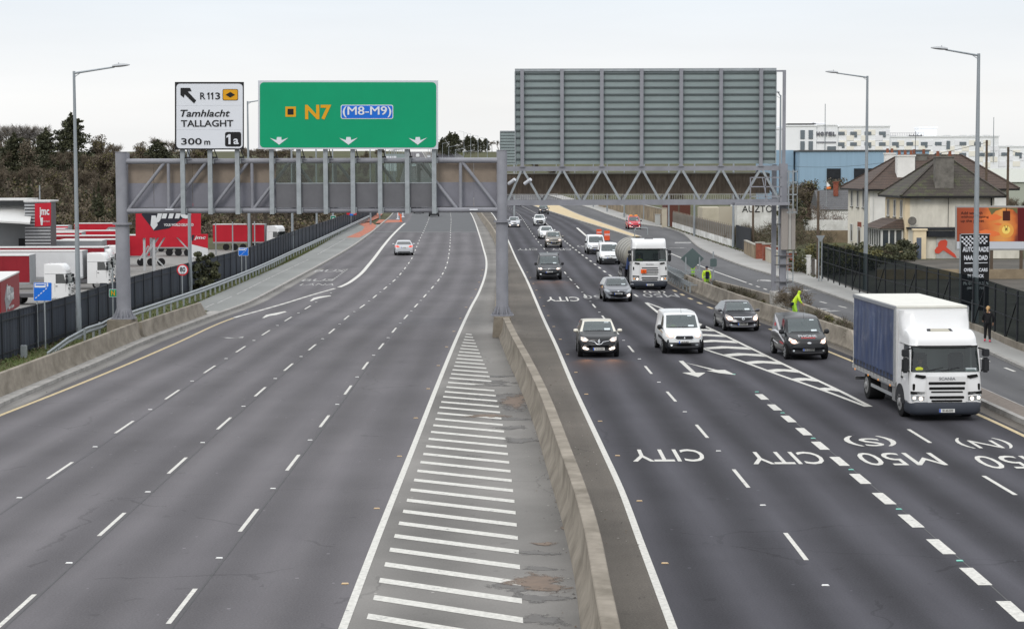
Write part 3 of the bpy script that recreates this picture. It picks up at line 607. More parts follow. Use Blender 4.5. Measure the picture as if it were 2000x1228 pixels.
flat(rpx(434.7,174.3,465,196.5,3), T+.004, .008, black_s, ws, 'route_patch'); flat(rpx(435.8,175.4,463.9,195.4,2.4), T-.006, .01, amber_s, ws, 'route_patch')
flat([(440.5,185.5),(449.8,179.8),(459,185.5),(449.8,191)], T-.018, .012, black_s, ws, 'diamond_symbol')
flat(rpx(439.5,258,471,286.5,4), T+.004, .008, black_s, ws, 'junction_patch'); flat([(446,262.5),(450.2,262.5),(450.2,282),(446.2,282),(446.2,267.5),(442.3,269.5),(442.3,266)], T-.01, .01, white_s, ws, 'lettering'); fit_text('a', (456,271,466,282), T-.01, white_s, ws, .02)
flat([(352.5,172),(371,172),(374.3,178.5),(366.5,179),(383,196.5),(379,202.5),(360.5,184.5),(359,191.5),(352.5,186)], T, .01, black_s, ws, 'arrow_symbol')
mb = MB(); 
for yy in (206.5, 253.5): a = D(345, yy, SY-.011); b = D(473, yy, SY-.011); mb.box(a.x, b.x, SY-.0135, SY-.011, a.z-.006, a.z+.006)
mb.build('panel_joint', edge_s, ws, world=True)
# --- green route sign
gs = signboard('direction_sign', (504,157.5,855.5,291.5), 'wide green sign on the gantry reading N7 with three white down arrows', 'gantry direction signs', edge_s, green_s, 8)
flat(rpx(507.5,161,852,288.5,8), SY-.01, .012, green_s, gs, 'face')
flat([s3(858,262), s3(926,262), s3(926,328), s3(858,328)], T, .01, amber_s, gs, 'square_symbol'); flat([s3(872,276), s3(911,276), s3(911,314), s3(872,314)], T-.012, .012, black_s, gs, 'square_symbol')
fit_text('N7', (596,205,647,234), T, amber_s, gs, .03)
flat(rpx(665.5,205,768,232.7,4), T+.004, .008, white_s, gs, 'route_patch'); flat(rpx(667,206.5,766.5,231.2,3), T-.006, .01, blue_s, gs, 'route_patch'); fit_text('(M8-M9)', (669.5,208,763.4,230), T-.018, white_s, gs, 0); fit_text('(M8-M9)', (670.3,208,764.2,230), T-.022, white_s, gs, 0)
for ox in (817, 1269, 1720):
    flat([s3(ox-60,466), s3(ox-17,480), s3(ox-14,460), s3(ox+14,460), s3(ox+17,480), s3(ox+60,464), s3(ox,510)], T, .01, white_s, gs, 'down_arrow')
# --- lattice gantry over the right carriageway
HY = 114.0; hx = lambda px: (px-1000)*HY/FPX
g2 = thing('sign_gantry', (8, HY, 0), 'grey lattice gantry with zigzag braces over the right carriageway', 'gantry', 'sign gantries')
def part(name, mt, f, **k): mb = MB(); f(mb); return mb.build(name, mt, g2, world=True, **k)
for yy in (HY, HY+1.5):
    for z, w_, h_ in ((8.40,.2,.27), (6.47,.2,.30)): part('chord', steel, lambda m: m.box(hx(984), hx(1536), yy-.1, yy+.1, z-h_/2, z+h_/2))
tops = [1021,1098.5,1176,1253.5,1330.5,1408,1486]; bots = [990,1059.5,1137,1214.5,1291.5,1370,1446,1524]
for i in range(7):
    for a, b in ((bots[i], tops[i]), (tops[i], bots[i+1])):
        s = 1 if a < b else -1
        part('brace', galv, lambda m: m.bar((hx(a)+(.1 if a in bots else .08), HY-.04, 6.62 if a in bots else 8.27), (hx(b)-(.08 if b in tops else .1), HY-.04, 8.27 if b in tops else 6.62), .13))
        part('brace', steel, lambda m: m.bar((hx(a), HY+1.5, 6.62 if a in bots else 8.27), (hx(b), HY+1.5, 8.27 if b in tops else 6.62), .10))
mesh_b = mat('brown_mesh_infill', (.125,.10,.078), .7, var=.3, vscale=2.2, stretch=(3,3,.5), alpha=.93, dark=(.085,.065,.05)); pale = mat('pale_rail', (.34,.33,.31), .6)
def ribs(m):
    x = hx(990)
    while x < hx(1505): m.box(x, x+.1, HY+1.2, HY+1.24, 6.95, 8.1); m.box(x+.1, x+.16, HY+1.22, HY+1.25, 6.95, 8.1); x += .16
part('mesh_screen', mesh_b, ribs)
def rl(m):
    m.box(hx(990), hx(1505), HY+1.1, HY+1.14, 8.11, 8.16); m.box(hx(990), hx(1505), HY+1.1, HY+1.14, 6.88, 6.93)
    x = hx(990)
    while x < hx(1505): m.box(x, x+.02, HY+.2, HY+.22, 6.62, 6.9); x += .13
part('walkway_rail', pale, rl)
part('walkway', steel_d, lambda m: m.box(hx(986), hx(1530), HY+.15, HY+1.1, 6.36, 6.40))
def upr(m, x): m.box(x-.10, x+.10, HY-.16, HY-.14, 8.5, 14.05); m.box(x-.012, x+.012, HY-.14, HY+.04, 8.5, 14.05); m.box(x-.1, x+.1, HY+.04, HY+.06, 8.5, 14.05); m.box(x-.16, x+.16, HY-.18, HY+.1, 8.5, 8.56)
for t_ in tops: part('sign_upright', steel, lambda m: upr(m, hx(t_)*.998))
def cols(m):
    m.box(hx(1514), hx(1522.5), HY+1.3, HY+1.6, 1.3, 8.6); m.box(hx(1523), hx(1536), HY-.2, HY-.17, 1.3, 8.6); m.box(hx(1523), hx(1536), HY+.14, HY+.17, 1.3, 8.6); m.box(hx(1528.5), hx(1530.5), HY-.17, HY+.14, 1.3, 8.6); m.box(hx(1521), hx(1538), HY-.3, HY+.3, 1.3, 1.36)
part('column', steel, cols)
part('column', steel, lambda m: (m.box(-.75, -.35, HY-.2, HY+.2, .9, 8.6)))
part('column_head', steel, lambda m: m.box(hx(1522), hx(1537), HY-.25, HY+.25, 6.3, 8.65), bevel=.02)
mast_m = steel
part('mast', steel, lambda m: (m.box(hx(1527)*1.0, hx(1533), HY-.12, HY+.06, 8.65, 13.95), m.box(hx(1514), hx(1533), HY-.1, HY-.02, 13.85, 13.95)))
def plat(m):
    m.box(hx(1431), hx(1537), HY-1.1, HY-.1, 6.3, 6.45)
    for x in (1461, 1490, 1520): m.box(hx(x)-.03, hx(x)+.03, HY-1.1, HY-1.04, 6.45, 7.9)
    for z in (6.8, 7.35, 7.87): m.box(hx(1461), hx(1521), HY-1.1, HY-1.05, z-.03, z+.03)
    m.bar((hx(1494), HY-1.08, 6.5), (hx(1484), HY-1.08, 7.85), .05)
part('platform', steel, plat)
def lad(m):
    for x in (1538, 1548): m.box(hx(x)-.025, hx(x)+.025, HY-.35, HY-.3, 1.5, 8.3)
    z = 1.8
    while z < 8.2: m.box(hx(1538), hx(1548), HY-.34, HY-.31, z-.015, z+.015); z += .3
    for z in (5.9, 6.9, 7.6, 8.2): m.box(hx(1532), hx(1553), HY-1.0, HY-.97, z-.03, z+.03); m.box(hx(1553)-.03, hx(1553), HY-1.0, HY-.3, z-.03, z+.03)
    for x in (1536, 1543, 1552): m.box(hx(x)-.015, hx(x)+.015, HY-1.0, HY-.97, 5.8, 8.3)
part('ladder', galv, lad)
perf = mat('perforated_guard', (.28,.255,.235), .6, var=.1, vscale=30)
def eq(m): m.box(hx(1523), hx(1537), HY-.62, HY-.45, 3.75, 6.1); m.box(hx(1543), hx(1551), HY-.62, HY-.45, 3.75, 6.1)
part('ladder_guard', perf, eq, bevel=.02); part('ladder_guard', pale, lambda m: m.box(hx(1537)+.01, hx(1543)-.01, HY-.64, HY-.43, 3.78, 6.1))
def clm(m):
    for z in (1.9, 2.9, 3.4, 5.2): m.box(hx(1512), hx(1546), HY-.4, HY-.25, z-.03, z+.03)
part('column_bracket', steel_d, clm)
for px_ in (991, 1022): part('camera', white_s, lambda m: m.tube((hx(px_)+.1, HY+.1, 7.55), (hx(px_)+.45, HY-.2, 7.8), .1, n=10))
pl = MB(); pl.box(hx(1512), hx(1543), HY-.5, HY+1.8, 0, 1.3); pl2 = mat('whitewashed_concrete', (.42,.41,.39), .8, var=.2, vscale=3, dark=(.24,.22,.2)); o = pl.build('concrete_plinth', pl2, None, bevel=.03, origin=(hx(1528), HY, 0)); tag(o, 'whitish concrete plinth carrying the right gantry column, two dark holes in it', 'plinth')
mb = MB(); 
for px_ in (1527, 1534): p = D(px_, 577, HY-.5); mb.tube((p.x, HY-.503, p.z), (p.x, HY-.47, p.z), .08, n=12)
o = mb.build('duct_hole', black, o, world=True)
# big sign seen from behind
sb = thing('direction_sign', (7.7, HY, 8.5), 'huge sign seen from behind, ribbed grey green back panels on the lattice gantry', 'road sign', 'gantry signs seen from behind')
alu = mat('sign_back_aluminium', (.235,.28,.28), .5, metal=.15, var=.10, vscale=.5, stretch=(1,1,2)); alu_shade = mat('back_rail_shade', (.13,.15,.155), .5, metal=.2)  # rail colour darkened to carry the shade beneath the channels
def back(par, x0, x1, z0, z1, Y, n):
    mb = MB(); mb.box(x0, x1, Y+.08, Y+.13, z0, z1); mb.build('panel', alu, par, world=True)
    mb = MB(); h = (z1-z0)/n
    for i in range(n):
        z = z0 + h*(i+1)-.06; mb.box(x0, x1, Y, Y+.08, z, z+.012); mb.box(x0, x1, Y, Y+.012, z-.05, z); mb.box(x0, x1, Y+.03, Y+.08, z-.11, z-.10)
    mb.build('horizontal_rails', alu_shade, par, world=True)
    mb = MB(); mb.box(x0-.03, x1+.03, Y-.02, Y+.14, z1, z1+.16); mb.box(x0-.05, x0, Y-.02, Y+.14, z0, z1); mb.box(x1, x1+.05, Y-.02, Y+.14, z0, z1); mb.build('frame', galv, par, world=True)
back(sb, hx(1008), hx(1514), 8.66, 13.92, HY+.06, 13)
# ---- lamp posts
lampm = mat('lamp_post_steel', (.27,.295,.315), .5, metal=.3, var=.12, vscale=1.5, stretch=(1,1,.3)); head_m = mat('lamp_head', (.36,.37,.38), .4, metal=.3); lens = mat('lamp_lens', (.5,.5,.48), .15)
def lamp(x, y, z0, zt, side, arm, label, det=True, r=.13, rise=.25):
    t = thing('street_lamp', (x, y, z0), label, 'street lamp', 'street lamps along the road'); h = zt-z0
    mb = MB(); mb.tube((0,0,0), (0,0,1.6), r*1.15, r*1.1, 12); mb.tube((0,0,1.6), (0,0,h), r, r*.5, 12)
    if det: mb.tube((0,0,h*.42), (0,0,h*.42+.05), r*.95, n=12); mb.box(-.07, .07, -r*1.2, -r*1.05, .6, 1.2)
    mb.build('post', lampm, t, smooth=40)
    mb = MB(); mb.tube((0,0,h-.1), (side*arm, 0, h+rise-.05), .055, .042, 8); mb.bar((0,0,h-.30), (side*.35, 0, h-.06), .03); mb.build('arm', lampm, t, smooth=40)
    rs = []
    for k in range(7):
        q = k/6; ww = .17*math.sin(math.pi*min(1, .18+q*.8))**.6; hh = .11*math.sin(math.pi*min(1, .2+q*.75))**.7
        rs.append([Vector((side*(arm-.1+q*.85), ww*math.cos(a), h+rise-.02+q*.07+hh*math.sin(a)*(1 if math.sin(a) > 0 else .6))) for a in [2*math.pi*j/10 for j in range(10)]])
    mb = MB(); mb.rings(rs); mb.tube((side*(arm+.2),0,h+rise+.05), (side*(arm+.2),0,h+rise+.16), .03, n=6); o = mb.build('lamp_head', head_m, t, smooth=50)
    return t
lamp(-21.5, 98.5, 0, 13.25, 1, 2.0, 'tall steel lamp post nearest on the left, between the dark fence and guardrail')
lamp(G(372,575).x, G(372,575).y, 0, 13.2, 1, 2.0, 'steel lamp post beside the ivy clump and the 80 sign')
lamp(G(487.5,524).x, G(487.5,524).y, 0, 14.2, 1, 2.0, 'steel lamp post beside the farther blue bus lane sign on the left verge')
lamp(G(571.5,492).x, G(571.5,492).y, 0, 14.0, 1, 2.0, 'steel lamp post on the left verge, third beyond the left gantry post')
lamp(G(619,470).x, G(619,470).y, 0, 13.8, 1, 2.0, 'steel lamp post on the left verge close to the small green sign')
lamp(G(651,457).x, G(651,457).y, 0, 13.8, 1, 2.0, 'steel lamp post carrying the small green sign on the left verge')
lamp(G(1904,646).x, G(1904,646).y, 0, 14.2, -1, 1.7, 'tall steel lamp post in front of the black trade sign on the right footpath', r=.16)
lamp(G(1690,569).x, G(1690,569).y, 0, 14.6, -1, 2.1, 'tall steel lamp post standing in front of the cream hipped roof houses', r=.15)
lamp(18.9+3.3, 165, 0, 14.4, -1, .2, 'steel lamp post hidden partly behind the right gantry column')
lamp(G(1432,487).x, G(1432,487).y, 0, 14.0, -1, 2.0, 'steel lamp post at the near end of the white based panel wall')
lamp(G(1356,463).x, G(1356,463).y, 0, 14.0, -1, 2.0, 'steel lamp post beside the middle of the white based panel wall')
lamp(G(1306,445).x, G(1306,445).y, 0, 14.0, -1, 2.0, 'steel lamp post at the far end of the white based panel wall')
lamp(G(1258,430).x, G(1258,430).y, 0, 14.0, -1, 2.0, 'steel lamp post in front of the long brown rendered wall')
for k, y in enumerate([300,340,385,430,480,530,590,650,720,800,880,960,1050]):
    lamp(kerbL(y)-1.5, y, zr(y), zr(y)+12.5, 1, 2, 'distant lamp post on the left side of the rising road', False, .13)
    if y > 330: lamp(kerbS(y)+1.2, y, zr(y), zr(y)+12.5, -1, 2, 'distant lamp post on the right side of the rising road', False, .13)
    if y > 500: lamp(barB(y)+.4, y, zr(y), zr(y)+12.0, 1, 2, 'distant lamp post in the median of the rising road', False, .11)
# ---- guardrail
gr_t = thing('guardrail', (-20, 110, 0), 'galvanised crash rail on steel posts curving along the left verge', 'guardrail')
path = [Vector((-21.1,90,.02)), Vector((-21.05,94,.36)), Vector((-20.75,97,.62)), Vector((-20.45,99,.68))] + [Vector((rail(y), y, .68)) for y in rows(102, 330)]
mb = MB(); mb.sweep(path, [(.0,-.16),(.05,-.12),(.05,-.07),(0,-.02),(0,.02),(.05,.07),(.05,.12),(0,.16),(-.02,.16),(-.02,-.16)]); mb.build('rail', galv, gr_t, world=True, smooth=30)
mb = MB(); mb.box(-.12, -.02, -.05, .05, 0, .78); g0 = mb.build('rail_post', galv, gr_t); y = 96
for i in range(92):
    o = g0 if i == 0 else g0.copy()
    if i: COL.objects.link(o); o.parent = gr_t
    o.location = Vector((rail(y) if y > 99 else -20.6, y, 0))-gr_t.location; y += 2.0 if y < 180 else 3
# ---- left boundary fence
fmat = mat('dark_fence_panel', (.050,.058,.075), .55, metal=.2, var=.25, vscale=1.2, stretch=(1,1,.15), dark=(.035,.04,.052)); fpost = mat('fence_post', (.03,.033,.04), .6)
ft = thing('boundary_fence', (-20, 150, 0), 'long dark slate coloured sheet fence between the left verge and the depot', 'fence')
mb = MB(); y = 66.0; pf = []; k = 0
while y < 371: pf.append(Vector((fence(y)+(.0 if k % 2 else .05), y, 0))); y += .22 if y < 190 else .45; k += 1
mb.sweep(pf, [(0,.03),(0,2.1)], closed=False, caps=False); mb.build('sheeting', fmat, ft, world=True, fixn=False)
mb = MB(); pr = [Vector((fence(y), y, 0)) for y in rows(66, 371)]
for z in (.35, 1.8, 2.12): mb.sweep(pr, [(.06,z-.03),(.06,z+.03),(.10,z+.03),(.10,z-.03)])
mb.build('rail', fpost, ft, world=True)
mb = MB(); mb.box(-.03,.03,-.03,.03,0,2.17); p0 = mb.build('post', fpost, ft); y = 68
i = 0
while y < 370 and i < 95:
    o = p0 if i == 0 else p0.copy()
    if i: COL.objects.link(o); o.parent = ft
    o.location = Vector((fence(y)+.12, y, 0))-ft.location; y += 2.75 if y < 200 else 4.2; i += 1
# two pale vertical fence gaps
# ---- small signs on the left
def small_sign(name, label, cat, px, py_base, build, grp=None, sp=(0,), h=2.6, pr=.038, pm=galv):
    p = G(px, py_base); t = thing(name, p, label, cat, grp)
    for s in sp:
        mb = MB(); mb.tube((s,0,0), (s,0,h), pr, n=8); mb.build('post', pm, t, smooth=40)
    build(t, p); return t
def bus_sign(t, p, x0, y0, x1, y1, det=True):
    Y = p.y-.06; flat(rpx(x0,y0,x1,y1,1.5), Y, .03, edge_s, t, 'panel'); flat(rpx(x0+.6,y0+.6,x1-.6,y1-.6,1.2), Y-.006, .01, blue_s, t, 'panel_face')
    s = (x1-x0)/36.; q = lambda a, b: (x0+a*s, y0+b*s)
    flat([q(2,2),q(24,2),q(24,10),q(2,10)], Y-.012, .006, white_s, t, 'bus_symbol'); flat([q(4,3.5),q(22,3.5),q(22,6),q(4,6)], Y-.016, .004, blue_s, t, 'bus_symbol')
    for k in range(5): flat([q(3+5*k,31-4.4*k), q(6+5*k,28.4-4.4*k), q(7+5*k,29.6-4.4*k), q(4+5*k,32-4.4*k)], Y-.012, .006, white_s, t, 'dashed_symbol')
    flat([q(26,1),q(29,1),q(29,8),q(26,9)], Y-.012, .006, white_s, t, 'dashed_symbol')
p = G(81,684)
small_sign('bus_lane_sign', 'nearest square blue bus lane sign on two posts in front of the dark fence', 'road sign', 81, 684, lambda t, p: bus_sign(t, p, 65.5, 551.5, 101, 587.5), 'blue bus lane signs', sp=(-.17,.19), h=2.4)
small_sign('bus_lane_sign', 'farther blue bus lane sign beside a lamp post by the guardrail', 'road sign', 475, 549, lambda t, p: bus_sign(t, p, 465.5, 483.5, 485, 499.5), 'blue bus lane signs', sp=(-.1,.22), h=2.0)
def n7(t, p):
    Y = p.y-.06; flat(rpx(213,564.5,243,580,1), Y, .03, white_s, t, 'panel'); flat(rpx(213.8,565.3,242.2,579.2,1), Y-.006, .01, green_s, t, 'panel_face'); fit_text('N 7', (217,567,234,577.5), Y-.02, amber_s, t, .02)
small_sign('route_sign', 'small green N 7 sign half hidden behind the left gantry post', 'road sign', 225, 640, n7, sp=(-.1,.2), h=3.2)
def lim(t, p):
    Y = p.y-.06; redm = mat('sign_red', (.55,.02,.03), .4)
    flat(disc(28, 11.3, 356.5, 527), Y, .02, redm, t, 'disc'); flat(disc(28, 8.9, 356.5, 527), Y-.008, .01, white_s, t, 'disc_face'); fit_text('80', (351.3,521.5,361.8,531), Y-.02, black_s, t, .015); fit_text('km/h', (353.3,532.8,359.9,535), Y-.02, black_s, t, .0)
small_sign('speed_limit_sign', 'round white 80 km/h speed limit sign with red rim on a thin post', 'road sign', 356.5, 590, lim, h=2.4)
def gsn(t, p):
    Y = p.y-.2; flat(rpx(645.5,421.5,656,433,1), Y, .03, white_s, t, 'panel'); flat(rpx(646.1,422.1,655.4,432.4,1), Y-.01, .01, mat('sign_green2',(.0,.16,.09),.4), t, 'panel_face'); flat([(649,425),(652.5,425),(652.5,429.5),(649,429.5)], Y-.015, .01, white_s, t, 'symbol')
small_sign('route_sign', 'tiny green marker sign with white symbol high on a far left post', 'road sign', 649, 457, gsn, h=3)
# cabinet
p = G(47, 701); mb = MB(); mb.box(-.13,.13,-.12,.12,0,.62); t = mb.build('utility_cabinet', galv, None, bevel=.02); t.location = p; tag(t, 'small grey metal cabinet at the foot of the fence, bottom left', 'cabinet')
# far red and blue signs at the left junction
small_sign('works_sign', 'small red and blue board on a thin post at the far left junction', 'road sign', 686, 447, lambda t, p: (flat([(677,416),(696,416),(696,419.5),(677,419.5)], p.y-.05, .03, mat('sign_red',(.55,.02,.03)), t, 'panel'), flat([(683,417),(690,417),(690,421),(683,421)], p.y-.08, .02, blue_s, t, 'panel')), h=3)
# bollards / delineators at the merge nose
for k, (px_, py_, c) in enumerate(((779,421,'orange'),(783,433,'orange'),(777,428,'white'),(787,424,'white'))):
    p = G(px_, py_); mb = MB(); mb.tube((0,0,0), (0,0,1.25), .13, .1, 10); mb.tube((0,0,0), (0,0,.08), .3, .25, 10); m_ = mat('orange_plastic', (.75,.13,.03), .5) if c == 'orange' else white_s
    t = mb.build('bollard', m_, None, smooth=40); t.location = p; tag(t, ['short orange marker post at the merge nose, farther one','short orange marker post at the tip of the merge nose','white marker post left of the orange ones at the merge','white marker post right of the orange ones at the merge'][k], 'bollard', 'marker posts at the merge')
# ================================================================= vehicles
tyre_m = mat('tyre_rubber', (.014,.014,.015), .85); rim_m = mat('alloy_rim', (.33,.34,.35), .35, metal=.7); arch_m = mat('wheel_arch', (.006,.006,.006), .9)
plate_m = mat('number_plate', (.62,.62,.60), .4); plate_b = mat('plate_blue', (.01,.08,.45), .4); ink = mat('ink', (.012,.012,.012), .6)
lit = mat('lit_headlamp', (.8,.75,.68), .2, emit=(1,.83,.68), es=2.6); unlit = mat('headlamp_glass', (.40,.43,.45), .12, coat=.6, metal=.3); lens_m = mat('lit_lens', (.62,.58,.55), .15, emit=(1,.85,.78), es=.35); red_l = mat('lit_tail_lamp', (.5,.02,.01), .25, emit=(1,.08,.03), es=.9); amb_l = mat('amber_lamp', (.8,.3,.03), .3, emit=(1,.35,.05), es=.4)
glow = mat('lamp_halo_warm', (.6,.35,.25), .3, emit=(1,.42,.22), es=.5)  # warm halo around a lit bulb, painted as a wider glowing disc
trim = mat('black_trim', (.022,.023,.026), .6); chrome = mat('chrome', (.6,.61,.62), .18, metal=.9); interior_m = mat('cabin_interior', (.03,.03,.033), .8); seat_m = mat('seat_cloth', (.05,.05,.055), .9)
ws_g = glass('windscreen_glass', (.06,.085,.09), .38, .03); ws_t = glass('lorry_windscreen_glass', (.015,.02,.022), .5, .04); sd_g = glass('side_window_glass', (.022,.026,.028), .12, .04)
lab_m = mat('windscreen_paper', (.55,.6,.62), .6)
def paintm(n, c, metal=.0, rough=.28): return mat('paint_'+n, c, rough, metal=metal, coat=.5 if max(c) > .05 else .12, spec=.4 if max(c) > .05 else .3)
def lerp(a, b, t): return a+(b-a)*t
def interp(ks, y):
    if y <= ks[0][0]: return ks[0][1]
    for i in range(len(ks)-1):
        if y <= ks[i+1][0]:
            t = (y-ks[i][0])/(ks[i+1][0]-ks[i][0]); a = ks[i-1] if i > 0 else ks[i]; d = ks[i+2] if i+2 < len(ks) else ks[i+1]
            h = ks[i+1][0]-ks[i][0]; s = (ks[i+1][1]-ks[i][1])/h
            m0 = 0 if i == 0 else ((ks[i][1]-a[1])/(ks[i][0]-a[0])+s)/2*.6; m1 = 0 if i+2 >= len(ks) else ((d[1]-ks[i+1][1])/(d[0]-ks[i+1][0])+s)/2*.6
            return (2*t**3-3*t*t+1)*ks[i][1]+(t**3-2*t*t+t)*h*m0+(-2*t**3+3*t*t)*ks[i+1][1]+(t**3-t*t)*h*m1
    return ks[-1][1]
# profiles: y as a fraction of length -> height as a fraction of overall height; wind = (screen base, screen top), rear = (glass top, glass base), side window y ranges
PROF = {
 'crossover': dict(top=[(0,.36),(.015,.52),(.06,.60),(.17,.66),(.255,.70),(.43,.965),(.55,1.0),(.75,.975),(.87,.92),(.965,.66),(.985,.58),(1,.34)], belt=[(0,.40),(.1,.56),(.26,.63),(.7,.67),(.9,.69),(1,.5)], wind=(.255,.43), rear=(.87,.955), side=((.34,.53),(.545,.72),(.735,.84)), tum=.22, bot=.125),
 'hatch': dict(top=[(0,.34),(.015,.47),(.06,.545),(.17,.62),(.25,.665),(.43,.965),(.55,1.0),(.72,.98),(.85,.92),(.96,.68),(.985,.58),(1,.33)], belt=[(0,.38),(.1,.52),(.25,.60),(.7,.66),(.9,.69),(1,.5)], wind=(.25,.43), rear=(.85,.95), side=((.33,.53),(.545,.72),(.735,.83)), tum=.24, bot=.115),
 'sedan': dict(top=[(0,.34),(.012,.46),(.05,.53),(.15,.61),(.26,.665),(.42,.965),(.52,1.0),(.64,.985),(.73,.93),(.85,.72),(.97,.69),(.988,.6),(1,.34)], belt=[(0,.38),(.1,.52),(.26,.60),(.7,.655),(.9,.66),(1,.5)], wind=(.26,.42), rear=(.735,.845), side=((.33,.51),(.525,.68),(.69,.76)), tum=.24, bot=.115),
 'suv': dict(top=[(0,.36),(.012,.54),(.05,.61),(.17,.66),(.245,.695),(.38,.965),(.5,1.0),(.8,.985),(.9,.95),(.975,.66),(.99,.58),(1,.34)], belt=[(0,.40),(.1,.56),(.25,.62),(.7,.65),(.9,.66),(1,.5)], wind=(.245,.38), rear=(.9,.965), side=((.31,.5),(.515,.69),(.705,.86)), tum=.18, bot=.135),
 'van': dict(top=[(0,.30),(.01,.44),(.04,.505),(.12,.575),(.20,.625),(.36,.95),(.44,.99),(.6,1.0),(.9,.985),(.975,.95),(.992,.8),(1,.25)], belt=[(0,.36),(.1,.50),(.2,.55),(.45,.57),(.9,.57),(1,.5)], wind=(.20,.355), rear=(.2,.2), side=((.27,.46),), tum=.10, bot=.115),
 'mpv': dict(top=[(0,.31),(.01,.46),(.04,.52),(.12,.585),(.20,.635),(.37,.95),(.46,.99),(.6,1.0),(.88,.985),(.965,.94),(.99,.62),(1,.25)], belt=[(0,.36),(.1,.50),(.2,.55),(.45,.57),(.9,.59),(1,.5)], wind=(.20,.365), rear=(.965,.985), side=((.27,.47),(.485,.68),(.695,.86)), tum=.12, bot=.115),
}
def car(name, label, kind, p, Lc, Wd, H, pm, yaw=0, cat='car', grp=None, low=None, mirror=None, roof=None, lights='on', det=2, shape=None, extra=None, wr=.32, dy=0, rimm=None, lower_bumper=None, wc=.12, facing=1, platetxt='161-D-25352', hl=None, gr=None):
    t = thing(name, p, label, cat, grp, R(yaw)); P = PROF[kind]; hw = Wd/2
    body_m = paintm(*pm); low_m = trim if low is None else low
    st = sorted(set([0,.006,.015,.03,.05,.08,.12,.17,.21] + [P['wind'][0], P['wind'][1]] + [lerp(*P['wind'], k) for k in (.12,.35,.6,.85,.93)] + ([P['rear'][0], P['rear'][1]] if P['rear'][0] != P['rear'][1] else []) + [v for s in P['side'] for v in s] + [.5,.6,.66,.78,.9,.94,.96,.975,.99,1]))
    def wf(t_):
        return min(1, .80+.20*math.sin(min(1, t_/.13)*math.pi/2)**.8) * (1 if t_ < .8 else 1-.10*((t_-.8)/.2)**2.2)
    def curv(t_): return .30*max(0, 1-t_/.42)*hw/.9*min(1, .35+ (1-t_)) + .0
    rings = []; zb0 = P['bot']*H; nj = 12
    for s in st:
        w = hw*wf(s); zt_ = interp(P['top'], s)*H; zl = min(interp(P['belt'], s)*H, zt_-.03); zb = zb0 + (.05*H*(1-s/.02) if s < .02 else 0) + (.06*H*(s-.96)/.04 if s > .96 else 0)
        g = zt_-zl; gm = .36*H; tt = P['tum']*min(1, max(0, g-.05)/gm)
        z1 = zb+.3*(zl-zb); z2 = zb+.72*(zl-zb); x6 = w*(.955 if g > .12 else .93); x7 = w*(.93-tt); zr_ = zl+g*(.86 if g > .15 else .75)
        r = [(0,zb),(.82*w,zb),(.95*w,zb+.06),(w,z1),(w,z2),(.975*w,zl),(x6,zl+min(.025,.35*g)),(x7,zr_),(x7*.955,zl+g*.95),(x7*.86,zl+g*.975),(x7*.5,zl+g*.995),(0,zt_)]
        cy = curv(s); full = [(x, z) for x, z in r] + [(-x, z) for x, z in r[-2:0:-1]]
        rings.append([Vector((x, (s-.5)*Lc + cy*(abs(x)/hw)**2.3 - (.12*(1-s/.02)*0), z)) for x, z in full])
    n = len(rings[0]); parts = {'body': MB(), 'windscreen': MB(), 'side_window': MB(), 'rear_window': MB(), 'lower_trim': MB(), 'roof_skin': MB()}
    whole = MB(); whole.rings(rings)
    vs = [v for r in rings for v in r]; groups = {k: [] for k in parts}
    for i in range(len(st)-1):
        ym = (st[i]+st[i+1])/2
        for j in range(n):
            jj = j if j < 11 else n-1-j; k2 = (j+1) % n; f = (i*n+j, i*n+k2, (i+1)*n+k2, (i+1)*n+j); k = 'body'
            if jj >= 9 and P['wind'][0] <= ym <= lerp(*P['wind'], .93): k = 'windscreen'
            elif jj >= 9 and P['rear'][0] < ym < P['rear'][1]: k = 'rear_window'
            elif jj == 6 and any(a < ym < b for a, b in P['side']): k = 'side_window'
            elif jj >= 8 and roof and P['wind'][1]*.93 < ym < P['rear'][0]+.01: k = 'roof_skin'
            elif roof and jj in (7, 8) and P['wind'][0] < ym < .9: k = 'roof_skin'
            elif low is not None and kind in ('van','mpv') and roof is None and ym < .05 and sum(vs[q].z for q in f)/4 < .335*H: k = 'lower_trim'
            elif low is not None and jj <= 3 and jj >= 0 and (ym < (.075 if kind in ('van','mpv') else .045) or (ym > .97)): k = 'lower_trim'
            elif jj <= 1: k = 'lower_trim'
            groups[k].append(f)
    up_ = 'body'; lo_ = 'lower_trim' if low is not None else 'body'
    groups[up_] += [tuple(range(4, n-3))[::-1], tuple(q+(len(st)-1)*n for q in range(4, n-3))]; groups[lo_] += [tuple([n-4, n-3, n-2, n-1, 0, 1, 2, 3, 4])[::-1], tuple(q+(len(st)-1)*n for q in (n-4, n-3, n-2, n-1, 0, 1, 2, 3, 4))]
    mm = {'body': body_m, 'windscreen': ws_g, 'side_window': sd_g, 'rear_window': sd_g, 'lower_trim': low_m, 'roof_skin': paintm(*roof) if roof else body_m}
    nm = {'roof_skin': 'roof'}
    for k, fs in groups.items():
        if not fs: continue
        if k == 'side_window':
            for sgn in (1, -1):
                sub = [f for f in fs if sgn*sum(vs[q].x for q in f) > 0]; q = MB(); q.add(vs, sub); o = q.build(k, mm[k], t, smooth=38, fixn=False); clean(o, k)
            continue
        q = MB(); q.add(vs, fs); o = q.build(nm.get(k, k), mm[k], t, smooth=38, fixn=False); clean(o, k)
    bvh = BVHTree.FromPolygons(vs, [f for r_ in groups.values() for f in r_])
